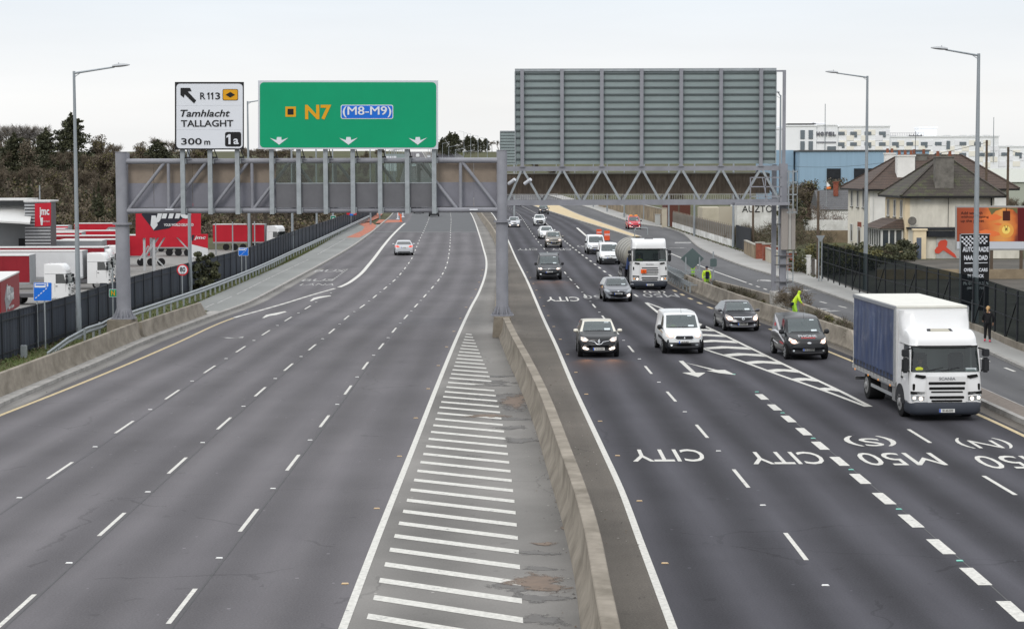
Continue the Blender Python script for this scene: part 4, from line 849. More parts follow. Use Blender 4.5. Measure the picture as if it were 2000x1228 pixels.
    def proj(poly, m, nme, th=.012, rear=False, par=t, sub=2, ax='y'):
        bm = bmesh.new(); bv = [bm.verts.new((x, 0, z)) for x, z in poly]; bm.faces.new(bv); 
        xs_ = [a for a, b in poly]; zs_ = [b for a, b in poly]; stp = .07 if ax == 'y' else .15; k = min(xs_)+stp
        while k < max(xs_): bmesh.ops.bisect_plane(bm, geom=bm.verts[:]+bm.edges[:]+bm.faces[:], plane_co=(k,0,0), plane_no=(1,0,0)); k += stp
        k = min(zs_)+.045
        while k < max(zs_): bmesh.ops.bisect_plane(bm, geom=bm.verts[:]+bm.edges[:]+bm.faces[:], plane_co=(0,0,k), plane_no=(0,0,1)); k += .045
        bmesh.ops.triangulate(bm, faces=bm.faces); bm.verts.ensure_lookup_table()
        for v in bm.verts:
            if ax == 'y':
                o_ = Vector((v.co.x, Lc if rear else -Lc, v.co.z)); d = Vector((0, -1 if rear else 1, 0))
            else: o_ = Vector((ax*3, v.co.x, v.co.z)); d = Vector((-ax, 0, 0))
            h = bvh.ray_cast(o_, d)
            if h[0] is None: v.co = Vector((v.co.x, (.5 if rear else -.5)*Lc*.97, v.co.z)) if ax == 'y' else Vector((ax*hw, v.co.x, v.co.z))
            else: v.co = h[0] - d*th
        ext = bmesh.ops.extrude_face_region(bm, geom=bm.faces[:]); dd = Vector((0, -1 if rear else 1, 0)) if ax == 'y' else Vector((-ax, 0, 0))
        for g_ in ext['geom']:
            if isinstance(g_, bmesh.types.BMVert): g_.co += dd*(th+.01)
        bmesh.ops.recalc_face_normals(bm, faces=bm.faces)
        me = bpy.data.meshes.new(nme); bm.to_mesh(me); bm.free(); me.materials.append(m); o = bpy.data.objects.new(nme, me); COL.objects.link(o); o.parent = par; return o
    # cabin: dashboard and seats seen through the glass
    if det > 0 and kind:
        yc = (P['wind'][0]-.5)*Lc; zc = interp(P['top'], P['wind'][0])*H
        q = MB(); q.box(-hw*.78, hw*.78, yc+.10, yc+.55, zc-.35, zc-.06); q.box(-hw*.8, hw*.8, yc+.5, .3*Lc, zb0+.06, zb0+.1); q.build('dashboard', interior_m, t, bevel=.04)
        for sx in (-.38, .38):
            q = MB(); q.box(sx-.23, sx+.23, yc+1.15, yc+1.3, zb0+.3, zc+.12*H-.05); q.box(sx-.13, sx+.13, yc+1.17, yc+1.27, zc+.12*H-.03, zc+.12*H+.13); q.box(sx-.23, sx+.23, yc+.75, yc+1.2, zb0+.25, zb0+.42); q.build('seat', seat_m, t, bevel=.04)
        if det > 1 and facing > 0:
            q = MB(); c = Vector((-.38, yc+.62, zc-.04)); pr = None
            ringp = [c + Vector((.18*math.cos(a), .06*math.sin(a), .17*math.sin(a))) for a in [2*math.pi*i/14 for i in range(14)]]
            for i in range(14): q.tube(ringp[i], ringp[(i+1) % 14], .015, n=5, caps=False)
            q.build('steering_wheel', trim, t)
    # wheels
    fy, ry = (.19-.5)*Lc + .0, (.80-.5)*Lc
    if kind in ('van','mpv'): fy, ry = (.18-.5)*Lc, (.815-.5)*Lc
    w0 = None
    for sx in (1, -1):
        for wy in (fy, ry):
            ar = MB(); nn = 20; a0 = -.2
            pts = [(wy+(wr+.07)*math.cos(a), wr+(wr+.07)*math.sin(a)) for a in [a0+(math.pi+.4)*i/nn for i in range(nn+1)]]
            xo = sx*(hw*wf(wy/Lc+.5)); ar.add([(xo*.99+sx*.012, a, max(b, zb0*.9)) for a, b in pts]+[(xo*.8, a, max(b, zb0*.9)) for a, b in pts], [tuple(range(nn+1))] + [(i, i+1, nn+2+i, nn+1+i) for i in range(nn)]); ar.build('wheel_arch', arch_m, t)
            wh = MB(); xs_ = xo+sx*.02; wh.tube((xs_-sx*.21, wy, wr), (xs_-sx*.02, wy, wr), wr, wr, 28); wh.tube((xs_-sx*.02, wy, wr), (xs_, wy, wr), wr, wr*.92, 28)
            o = wh.build('wheel', tyre_m, t, smooth=45)
            rm = MB(); rm.tube((xs_-sx*.01, wy, wr), (xs_+sx*.004, wy, wr), wr*.68, wr*.66, 24)
            o2 = rm.build('rim', rimm or rim_m, o, smooth=40)
            sp = MB()
            for k in range(5):
                a = 2*math.pi*k/5; d = Vector((0, math.cos(a), math.sin(a))); e_ = Vector((0, -d.z, d.y)); c = Vector((xs_+sx*.006, wy, wr)); a1, a2 = a+.33, a+.93
                D1 = Vector((0, math.cos(a1), math.sin(a1))); D2 = Vector((0, math.cos(a2), math.sin(a2)))
                sp.add([c+D1*wr*.22, c+D1*wr*.58, c+D2*wr*.58, c+D2*wr*.22], [(0,1,2,3)])
            sp.build('rim_gap', arch_m, o)
    # mirrors
    if det > 0:
        yc = (lerp(*P['wind'], .22)-.5)*Lc + .12; zc = interp(P['belt'], .3)*H + .05; mm_ = paintm(*mirror) if mirror and mirror != 'black' else (trim if mirror == 'black' else body_m); big = 1.35 if kind in ('van','mpv') else 1.0
        for sx in (1, -1):
            q = MB(); q.box(sx*hw*.93 if sx > 0 else sx*hw*1.02, sx*hw*1.02 if sx > 0 else sx*hw*.93, yc, yc+.05, zc, zc+.05)
            rs = []
            for k in range(5):
                u = k/4; s_ = math.sin(math.pi*(.15+.7*u))**.5; rs.append([Vector((sx*(hw*.99+.20*u), yc+.0+.10*math.cos(a)*s_, zc+.07*big+.085*big*math.sin(a)*s_)) for a in [2*math.pi*i/10+.3 for i in range(10)]])
            q.rings(rs); q.build('wing_mirror', mm_, t, smooth=50)
        q = MB(); yw = (P['wind'][0]-.5)*Lc; zc = interp(P['top'], P['wind'][0])*H
    if det > 1 and facing > 0:
        zc = interp(P['top'], P['wind'][0])*H; zt = interp(P['top'], P['wind'][1])*H
        proj(rrect(.26,.07,.01,1,.42,zc+.09), lab_m, 'windscreen_paper', .004)
        proj([(-.66,zc+.005),(.62,zc+.005),(.60,zc+.035),(.05,zc+.055),(-.6,zc+.04)], black, 'wiper', .012)
        proj(disc(8,.055,0,lerp(zc,zt,.84),sy=.6), trim, 'interior_mirror', -.03)
        proj(rrect(.20,.04,.01,1,.40,lerp(zc,zt,.88)), lab_m, 'windscreen_paper', .004)
    if shape: shape(t, proj, Lc, hw, H, interp, P, det)
    return t, proj
def clean(o, k):
    bm = bmesh.new(); bm.from_mesh(o.data); bmesh.ops.delete(bm, geom=[v for v in bm.verts if not v.link_faces], context='VERTS'); bmesh.ops.recalc_face_normals(bm, faces=bm.faces)
    if k in ('side_window','windscreen','rear_window'):
        # outward normals for open panes
        c = Vector((0,0,.9)); 
        for f in bm.faces:
            if f.normal.dot(f.calc_center_median()-c) < 0: f.normal_flip()
    bm.to_mesh(o.data); bm.free()
    for p in o.data.polygons: p.use_smooth = True
    o.data.set_sharp_from_angle(angle=R(38))
def sym(poly): return [poly, [(-x, z) for x, z in poly][::-1]]
def face_kit(t, proj, hl, grille, plate_z, hl_m, txt='161-D-2535', fog=None, intake=None, badge=None, grille_m=None, rear=False, plate_x=0, hlname='headlight', hlx=None):
    for s in sym(hl):
        if hl_m is lit:
            proj(s, lens_m, hlname, .014, rear); cx_ = sum(a for a, b in s)/len(s); cz_ = sum(b for a, b in s)/len(s); w_ = (max(b for a, b in s)-min(b for a, b in s))
            proj(disc(12, w_*.50, cx_*.97, cz_-.01, sy=.72), glow, 'bulb', .020, rear); proj(disc(12, w_*.37, cx_*.97, cz_-.01, sy=.75), lit, 'bulb', .026, rear)  # first disc is the painted halo, second the bulb itself
        else: proj(s, hl_m, hlname, .014, rear)
    if grille: proj(grille, grille_m or trim, 'grille', .006, rear)
    if intake: proj(intake, trim, 'air_intake', .005, rear)
    if plate_z:
        o = proj(rrect(.52, .115, .01, 1, plate_x, plate_z), plate_m, 'number_plate', .03, rear, sub=1); me = o.data; y = min(v.co.y for v in me.vertices) if not rear else max(v.co.y for v in me.vertices)
        for v in me.vertices: v.co.y = y if (abs(v.co.y-y) < .02) else v.co.y
        s = 1 if not rear else -1
        q = MB(); q.box(plate_x-.26*s, plate_x-.215*s, y-.004*s, y+.001*s, plate_z-.057, plate_z+.057); q.build('country_strip', plate_b, o)
        M = Matrix.Translation((plate_x+.02*s, y-.004*s, plate_z)) @ (Matrix.Identity(4) if s > 0 else Matrix.Rotation(math.pi, 4, 'Z')) @ FACE @ Matrix.Diagonal((.105,.105,.2,1)); text('plate_lettering', txt, 1, ink, o, M, depth=.01, bold=.02, xs=.72)
    if fog:
        for s in sym(fog[0]): proj(s, fog[1], 'fog_lamp', .012, rear)
def wipers(t, proj, yaw=0):
    pass
def mk(fn): return fn
def vpos(px, py): p = G(px, py); return Vector((p.x, p.y, p.z))
def place(px, py, Lc, yaw=0):      # px,py = middle of the front bumper on the ground
    p = vpos(px, py); return p + Vector((-math.sin(R(yaw))*Lc/2, math.cos(R(yaw))*Lc/2, 0))
P_MAIN = 'cars and vans coming towards the camera'
def road_glow(t, L, x, z, e):          # the lit fog lamps throw a warm patch on the road
    for s in (-1, 1):
        d = bpy.data.lights.new('lamp_beam', 'SPOT'); d.energy = e; d.color = (1, .42, .16); d.spot_size = R(62); d.spot_blend = 1; d.shadow_soft_size = .06
        o = bpy.data.objects.new('lamp_beam', d); COL.objects.link(o); o.parent = t; o.location = (s*x, -L/2-.1, z); o.rotation_euler = Vector((0, -1, -.30)).to_track_quat('-Z', 'Y').to_euler()
# headlight shapes (x,z) in metres, for the +x side
# 1 black crossover with cream roof
def sh1(t, proj, L, hw, H, it, P, det):
    face_kit(t, proj, [(.46,.80),(.60,.90),(.80,.92),(.80,.78),(.72,.72),(.55,.72)], [(-.48,.80),(-.16,.76),(0,.66),(.16,.76),(.48,.80),(.46,.74),(.2,.62),(0,.58),(-.2,.62),(-.46,.74)], .40, lit, fog=([(.44,.40),(.58,.47),(.70,.50),(.72,.42),(.66,.37),(.50,.35)], lit), intake=[(-.38,.34),(.38,.34),(.34,.56),(-.34,.56)], txt='161-D-2535')
    for s in sym([(.42,.37),(.44,.355),(.76,.385),(.78,.52),(.75,.56),(.46,.53),(.46,.51),(.74,.535),(.755,.51),(.745,.40)]): proj(s, chrome, 'fog_surround', .016)
    proj([(-.46,.775),(-.18,.735),(-.10,.645),(0,.62),(.10,.645),(.18,.735),(.46,.775),(.46,.755),(.2,.71),(.12,.62),(0,.595),(-.12,.62),(-.2,.71),(-.46,.755)], chrome, 'chrome_strip', .018)
    o = proj([(0,.83),(.055,.74),(0,.65),(-.055,.74)], chrome, 'badge', .03); proj([(0,.775),(.02,.74),(0,.705),(-.02,.74)], trim, 'badge_inset', .036)
WHITE = ('white', (.62,.63,.63)); CREAM = ('cream', (.60,.57,.49)); BLACK = ('black', (.012,.013,.015)); 
c1, pj = car('crossover_car', 'black compact crossover with cream roof and cream mirrors, nearest in the innermost lane', 'crossover', place(1170,699,4.1), 4.1, 1.80, 1.58, BLACK, grp=P_MAIN, mirror=CREAM, roof=CREAM, shape=sh1, low=mat('dark_bumper',(.016,.016,.018),.4))
road_glow(c1, 4.1, .6, .42, 45)
# 2 white small van
def sh2(t, proj, L, hw, H, it, P, det):
    face_kit(t, proj, [(.44,.86),(.60,.98),(.80,1.00),(.82,.80),(.64,.74),(.48,.76)], [(-.42,.74),(-.36,.84),(.36,.84),(.42,.74),(.34,.68),(-.34,.68)], .56, lit, fog=(rrect(.12,.07,.02,2,.58,.42), unlit), txt='181-D-4552')
    proj([(-.44,.75),(-.40,.72),(-.34,.665),(.34,.665),(.40,.72),(.44,.75),(.44,.72),(.35,.64),(-.35,.64),(-.44,.72)], chrome, 'chrome_strip', .02)
    proj([(-.44,.75),(-.38,.86),(.38,.86),(.44,.75),(.41,.745),(.36,.84),(-.36,.84),(-.41,.745)], chrome, 'chrome_strip', .02)
    proj([(-.02,.79),(.02,.79),(.03,.73),(0,.71),(-.03,.74)], chrome, 'badge', .02)
    proj([(-.34,.38),(.34,.38),(.32,.47),(-.32,.47)], arch_m, 'air_intake', .012)
    for ax in (-1,):
        proj([(-1.5,.92),(-1.5,.95),(.9,1.04),(.9,1.01)], mat('gold_stripe',(.5,.3,.08),.4), 'side_stripe', .006, ax=ax); proj([(-1.2,.62),(-1.2,.74),(.1,.76),(.1,.64)], trim, 'side_moulding', .02, ax=ax)
    q = MB(); q.tube((0,-.9,H*.96),(0,-.72,H+.25),.008,.004,6); q.build('aerial', trim, t)
car('delivery_van', 'small white panel van beside the striped gore, with a thin gold stripe along its side', 'van', place(1337,692,4.3,2.5), 4.38, 1.84, 1.82, WHITE, yaw=2.5, cat='van', grp=P_MAIN, mirror='black', shape=sh2, low=trim)
# 3 dark grey saloon
def sh3(t, proj, L, hw, H, it, P, det):
    face_kit(t, proj, [(.50,.60),(.60,.78),(.82,.86),(.84,.70),(.74,.60),(.60,.57)], [(-.46,.74),(.46,.74),(.36,.62),(.12,.55),(-.12,.55),(-.36,.62)], .40, lit, intake=[(-.34,.30),(.34,.30),(.34,.48),(-.34,.48)], fog=(disc(10,.05,.60,.36), unlit), txt='08-KE-6363')
    proj([(-.50,.77),(.50,.77),(.46,.735),(-.46,.735)], chrome, 'chrome_strip', .016); proj(disc(14,.075,0,.67,sy=.75), chrome, 'badge', .02); proj(disc(12,.045,0,.67,sy=.7), trim, 'badge_inset', .024)
car('saloon_car', 'dark grey saloon with lit headlights in the outer lane beside the concrete barrier', 'sedan', place(1452,648,4.7,3), 4.7, 1.81, 1.48, ('dark_grey', (.052,.05,.058), .35), yaw=3, grp=P_MAIN, shape=sh3)
# 4 black van with PHONE lettering
def sh4(t, proj, L, hw, H, it, P, det):
    face_kit(t, proj, [(.48,.76),(.58,.86),(.80,.98),(.84,.86),(.76,.78),(.62,.72)], [(-.44,.72),(.44,.72),(.42,.82),(-.42,.82)], .47, lit, fog=(disc(10,.045,.66,.42), unlit), intake=[(-.50,.36),(.50,.36),(.60,.60),(.36,.66),(-.36,.66),(-.60,.60)], txt='151-D-33999')
    proj(disc(14,.09,0,.77,sy=.42), chrome, 'badge', .02)
    for z in (.74,.775,.805): proj([(-.43,z),(.43,z),(.43,z+.01),(-.43,z+.01)], steel_d, 'grille_bar', .012)
    for s in sym([(.60,.36),(.82,.42),(.84,.52),(.62,.46)]): proj(s, arch_m, 'fog_surround', .008)
    # lettering on the bonnet
    for s_, z, h_, m_, w_ in (('PHONE', 1.03, .085, mat('dull_white_letter',(.38,.38,.39),.6), .82), ('REPAIRS', .965, .04, mat('red_letter',(.5,.03,.03),.5), .62)):
        o = text('lettering', s_, 1, m_, t, Matrix.Identity(4), depth=.01, bold=.03); me = o.data; xs = [v.co.x for v in me.vertices]; w0 = max(xs)-min(xs)
        bb_ = BVHTree.FromObject([c for c in t.children if c.name.startswith('body')][0], bpy.context.evaluated_depsgraph_get())
        for v in me.vertices:
            x = v.co.x/w0*w_; zz = z + v.co.y*h_*1.3; h = bb_.ray_cast(Vector((x, -L, zz)), Vector((0,1,0))); y = h[0].y if h[0] else -L/2+.6; v.co = Vector((x, y-.012-v.co.z*.3, zz+.008))
    for ax, tx in ((-1, 1),):
        wd = mat('white_decal',(.6,.6,.62),.35); rd = mat('red_decal',(.45,.02,.03),.35)
        proj([(-.8,1.18),(-.1,1.05),(.9,1.42),(1.5,1.60),(1.6,1.75),(.9,1.62),(0,1.25)], wd, 'side_graphic', .008, ax=ax, sub=3); proj([(1.0,1.28),(1.3,1.30),(1.3,1.44),(1.0,1.42)], rd, 'side_graphic', .010, ax=ax)
        proj([(-1.3,.78),(.2,1.10),(.9,1.14),(1.7,1.05),(1.7,1.0),(.9,1.07),(.2,1.02),(-1.2,.72)], wd, 'side_graphic', .008, ax=ax, sub=3)
        proj([(-1.0,.62),(-.3,.66),(-.3,.72),(-1.0,.68)], rd, 'side_graphic', .009, ax=ax); proj([(.1,.55),(1.2,.62),(1.2,.66),(.1,.60)], wd, 'side_graphic', .009, ax=ax)
    q = MB(); q.tube((0,-1.0,H*.94),(0,-.85,H+.18),.008,.004,6); q.build('aerial', trim, t)
car('delivery_van', 'black panel van with white PHONE lettering on its bonnet and white side graphics', 'van', place(1581,704,4.42,4), 4.42, 1.85, 1.85, BLACK, yaw=4, cat='van', grp=P_MAIN, mirror='black', shape=sh4, low=mat('dark_bumper',(.016,.016,.018),.4))
# 6 grey hatchback
def sh6(t, proj, L, hw, H, it, P, det):
    face_kit(t, proj, [(.46,.66),(.56,.72),(.82,.86),(.84,.72),(.70,.64),(.54,.60)], [(-.44,.66),(.44,.66),(.40,.56),(.30,.50),(-.30,.50),(-.40,.56)], .52, unlit, intake=[(-.52,.26),(.52,.26),(.44,.40),(-.44,.40)], fog=([(.54,.44),(.74,.52),(.76,.40),(.60,.34)], unlit), txt='152-D-2281')
    proj([(.54,.44),(.74,.52),(.76,.40),(.60,.34)], lit, 'fog_lamp', .02)
    proj([(-.48,.69),(.48,.69),(.44,.66),(-.44,.66)], chrome, 'chrome_strip', .012); proj(disc(12,.06,0,.69,sy=.5), chrome, 'badge', .02)
car('hatchback_car', 'metallic grey hatchback in the third lane with only one fog lamp lit', 'hatch', place(1208,590,4.3,2), 4.3, 1.80, 1.47, ('mid_grey', (.115,.12,.135), .5), yaw=2, grp=P_MAIN, shape=sh6)
# 8 black van with roof bars
def sh8(t, proj, L, hw, H, it, P, det):
    face_kit(t, proj, [(.50,.84),(.58,.92),(.84,.94),(.84,.80),(.58,.78)], [(-.50,.82),(.50,.82),(.46,.78),(-.46,.78)], .60, lit, fog=(rrect(.14,.08,.02,2,.64,.44), unlit), intake=[(-.46,.34),(.46,.34),(.46,.50),(-.46,.50)], txt='191-D-18388')
    proj([(-.48,.86),(0,.90),(.48,.86),(.48,.84),(.08,.875),(0,.89),(-.08,.875),(-.48,.84)], chrome, 'chrome_strip', .014); proj([(-.10,.82),(0,.88),(.10,.82),(.07,.80),(0,.845),(-.07,.80)], chrome, 'badge', .02)
    for sx in (1,-1):
        q = MB(); q.box(sx*hw*.80-.02, sx*hw*.80+.02, -.5, 1.4, H*.975, H+.05); q.build('roof_rail', trim, t, bevel=.01)
    for y in (-.2, .5, 1.2): q = MB(); q.box(-hw*.8, hw*.8, y-.03, y+.03, H+.05, H+.08); q.build('roof_bar', galv, t)
c8, _ = car('delivery_van', 'dark grey van with roof bars, alone in the innermost lane behind the crossover', 'van', place(1073,547,4.4), 4.4, 1.86, 1.86, ('charcoal', (.03,.032,.036), .2), cat='van', grp=P_MAIN, mirror='black', shape=sh8, low=trim)
road_glow(c8, 4.4, .66, .8, 60)
# 9 white van, 10 white van behind
def sh9(t, proj, L, hw, H, it, P, det):
    face_kit(t, proj, [(.52,.80),(.60,.94),(.80,.98),(.82,.78),(.66,.74)], [(-.46,.72),(.46,.72),(.46,.79),(-.46,.79)], .60, lit, fog=(disc(8,.05,.62,.42), unlit), txt='151-D-8213'); proj(disc(10,.06,0,.80), chrome, 'badge', .02)
car('delivery_van', 'white upright van with black bumper just ahead of the white tanker lorry', 'van', place(1192,517,4.4,2), 4.4, 1.83, 1.86, WHITE, yaw=2, cat='van', grp=P_MAIN, mirror='black', shape=sh9, low=trim)
def sh10(t, proj, L, hw, H, it, P, det):
    face_kit(t, proj, [(.48,.76),(.58,.88),(.82,.94),(.84,.80),(.66,.74)], [(-.50,.70),(.50,.70),(.46,.60),(-.46,.60)], .50, unlit, txt='182-D-7711'); proj([(-.44,.84),(.44,.84),(.40,.78),(-.40,.78)], trim, 'grille', .008)
car('delivery_van', 'white van half hidden behind another white van near the orange boards', 'van', place(1166,497,4.6,2), 4.6, 1.86, 1.85, ('white_b', (.60,.61,.62)), yaw=2, cat='van', grp=P_MAIN, mirror='black', shape=sh10, low=trim)
# 11 bronze suv
def sh11(t, proj, L, hw, H, it, P, det):
    face_kit(t, proj, [(.48,.82),(.56,.92),(.80,.92),(.82,.78),(.56,.76)], [(-.42,.88),(.42,.88),(.38,.78),(-.38,.78)], .60, lit, intake=[(-.40,.42),(.40,.42),(.44,.54),(-.44,.54)], fog=(disc(8,.06,.62,.50), lit if False else unlit), txt='141-D-4420'); proj([(-.44,.90),(.44,.90),(.42,.875),(-.42,.875)], chrome, 'chrome_strip', .014); proj([(-.5,.36),(.5,.36),(.46,.42),(-.46,.42)], chrome, 'skid_plate', .012)
    for s in sym([(.5,.58),(.76,.60),(.76,.44),(.5,.42)]): proj(s, trim, 'fog_surround', .006)
car('suv_car', 'bronze grey four wheel drive car close behind a white saloon in the second lane', 'suv', place(1081.5,484,4.22), 4.22, 1.80, 1.69, ('bronze', (.17,.155,.13), .5), cat='car', grp=P_MAIN, shape=sh11)
def sh12(t, proj, L, hw, H, it, P, det): face_kit(t, proj, [(.50,.64),(.60,.80),(.80,.86),(.80,.68)], [(-.40,.48),(.40,.48),(.34,.36),(-.34,.36)], .46, unlit, fog=([(.55,.42),(.74,.5),(.76,.36),(.6,.3)], trim))
car('saloon_car', 'white rounded car partly hidden behind the bronze grey four wheel drive', 'hatch', place(1069,467,4.5,3), 4.5, 1.76, 1.49, WHITE, yaw=3, grp=P_MAIN, shape=sh12)
def sh13(t, proj, L, hw, H, it, P, det): face_kit(t, proj, [(.44,.80),(.56,.90),(.80,.92),(.80,.82),(.50,.76)], [(-.44,.84),(.44,.84),(.58,.40),(.40,.34),(-.40,.34),(-.58,.40)], .60, unlit); proj([(-.5,.34),(.5,.34),(.44,.28),(-.44,.28)], chrome, 'skid_plate', .012); [proj(s, unlit, 'fog_lamp', .016) for s in sym(rrect(.16,.1,.02,2,.68,.48))]
car('suv_car', 'white crossover with a large dark grille, following the silver saloon in the next lane', 'suv', place(1054,441,4.3), 4.3, 1.77, 1.62, WHITE, grp=P_MAIN, shape=sh13)
def sh14(t, proj, L, hw, H, it, P, det): face_kit(t, proj, [(.46,.62),(.52,.74),(.78,.76),(.80,.64)], [(-.36,.72),(.36,.72),(.32,.60),(-.32,.60)], .42, unlit, fog=(disc(8,.06,.58,.30), lit), intake=[(-.4,.26),(.4,.26),(.4,.36),(-.4,.36)])
car('saloon_car', 'silver saloon with glowing fog lamps in the innermost lane under the lattice gantry', 'sedan', place(1004,444,4.6), 4.6, 1.77, 1.47, ('silver', (.42,.43,.45), .3), grp=P_MAIN, shape=sh14)
def sh15(t, proj, L, hw, H, it, P, det): face_kit(t, proj, [(.46,.80),(.56,.92),(.80,.92),(.80,.80)], [(-.4,.84),(.4,.84),(.4,.5),(-.4,.5)], .62, lit, fog=(disc(8,.06,.62,.45), unlit))
car('suv_car', 'black car with lit headlights, farthest of the row just below the lattice gantry', 'suv', place(1062,419,4.4), 4.4, 1.84, 1.66, ('black_b', (.02,.021,.024)), grp=P_MAIN, shape=sh15)
car('suv_car', 'dark car showing only its lower edge beneath the lattice gantry beam', 'suv', place(1010,403,4.4), 4.4, 1.82, 1.6, ('black_b', (.02,.021,.024)), grp=P_MAIN, shape=sh15, det=1)
# 17 red van with beacons on the service road
def sh17(t, proj, L, hw, H, it, P, det):
    sh9(t, proj, L, hw, H, it, P, 1); q = MB(); q.box(-.55,.55,-.35,-.1,H-.01,H+.05); o = q.build('light_bar', trim, t)
    for sx in (-.36, .36): q = MB(); q.box(sx-.16, sx+.16, -.34, -.11, H+.05, H+.17); q.build('beacon', amb_l, o, bevel=.02)
def sh17b(t, proj, L, hw, H, it, P, det):
    face_kit(t, proj, [(.46,.80),(.58,.96),(.80,.98),(.80,.78),(.60,.74)], [(-.42,.42),(.42,.42),(.48,.60),(-.48,.60)], .52, unlit, fog=(disc(8,.05,.66,.42), lit)); proj([(-.46,.40),(.46,.40),(.42,.35),(-.42,.35)], chrome, 'skid_plate', .012)
    q = MB(); q.box(-.6,.6,-.5,-.3,H-.02,H+.05); o = q.build('light_bar', mat('orange_red',(.6,.12,.03),.5), t)
    for sx in (-.36, .36): q = MB(); q.box(sx-.2, sx+.2, -.5, -.3, H+.05, H+.16); q.build('beacon', amb_l, o, bevel=.02)
car('patrol_van', 'bright red car with amber beacons on its roof driving along the service road', 'mpv', place(1240,448,4.4,3), 4.4, 1.80, 1.80, ('red', (.42,.012,.03)), yaw=3, cat='van', grp=None, mirror='black', shape=sh17b)
# 18 silver saloon going away
def sh18(t, proj, L, hw, H, it, P, det):
    face_kit(t, proj, [(.42,.86),(.60,.98),(.86,.98),(.88,.84),(.60,.80)], None, .78, red_l, rear=True, hlname='tail_lamp', txt='131-D-9021'); proj([(-.56,.38),(.56,.38),(.62,.28),(-.62,.28)], trim, 'rear_diffuser', .01, rear=True)
    proj([(-.80,.30),(.80,.30),(.84,.24),(-.84,.24)], trim, 'rear_diffuser', .012, rear=True)
p18 = vpos(786,499); a_ = 180
car('saloon_car', 'silver saloon driving away on the left carriageway, the only car there in full view', 'sedan', p18+Vector((0,2.35,0)), 4.7, 1.83, 1.43, ('silver', (.42,.43,.45), .3), yaw=180+4, cat='car', shape=sh18, facing=-1)
def sh19(t, proj, L, hw, H, it, P, det): face_kit(t, proj, [(.50,.76),(.56,.98),(.82,.98),(.84,.76)], None, .70, red_l if False else mat('tail_lamp_off',(.10,.01,.01),.3), rear=True, hlname='tail_lamp')
car('suv_car', 'dark car driving away, cut off by the beam of the left gantry', 'suv', vpos(849,423)+Vector((-.2,2.2,0)), 4.4, 1.84, 1.66, ('black_b', (.02,.021,.024)), yaw=182, shape=sh19, facing=-1)
car('suv_car', 'dark car driving away, only its underside showing below the left gantry beam', 'suv', vpos(819,417)+Vector((-.2,2.2,0)), 4.4, 1.84, 1.6, ('black_b', (.02,.021,.024)), yaw=182, shape=sh19, facing=-1, det=1)
# far traffic on the rising road, seen through the gantry panels
for k, (x_, y_, c_, yw, lb) in enumerate(((808.5,327,('silver',(.42,.43,.45),.3),182,'tiny pale car far off on the rising road, left of a dark one'),(820,333,('black_b',(.02,.021,.024)),182,'tiny dark car far off on the rising road seen through the gantry'),(816,308,('white',(.62,.63,.63)),182,'tiny white van at the crest of the far road'),(838,309,('silver',(.42,.43,.45),.3),182,'tiny silver car at the crest of the far road'))):
    car('distant_car', lb, 'van' if k == 2 else 'hatch', vpos(x_, y_), 4.3, 1.8, 1.9 if k == 2 else 1.5, c_, yaw=yw, det=0, grp='tiny cars on the far rise', facing=-1)
for k, (x_, y_) in enumerate(((882,338),(889,333),(900,352),(893,345))):
    car('distant_car', ['tiny oncoming car with lights, farthest left behind the clear gantry panels','tiny oncoming car with lights, second of the far group','tiny oncoming car, nearest of the far group behind the gantry','tiny oncoming car in the middle of the far group'][k], 'hatch', vpos(x_, y_), 4.3, 1.8, 1.5, (('white',(.62,.63,.63)),('silver',(.42,.43,.45),.3),('black_b',(.02,.021,.024)),('silver',(.42,.43,.45),.3))[k], yaw=8, det=0, grp='tiny oncoming cars on the far rise', shape=sh15)
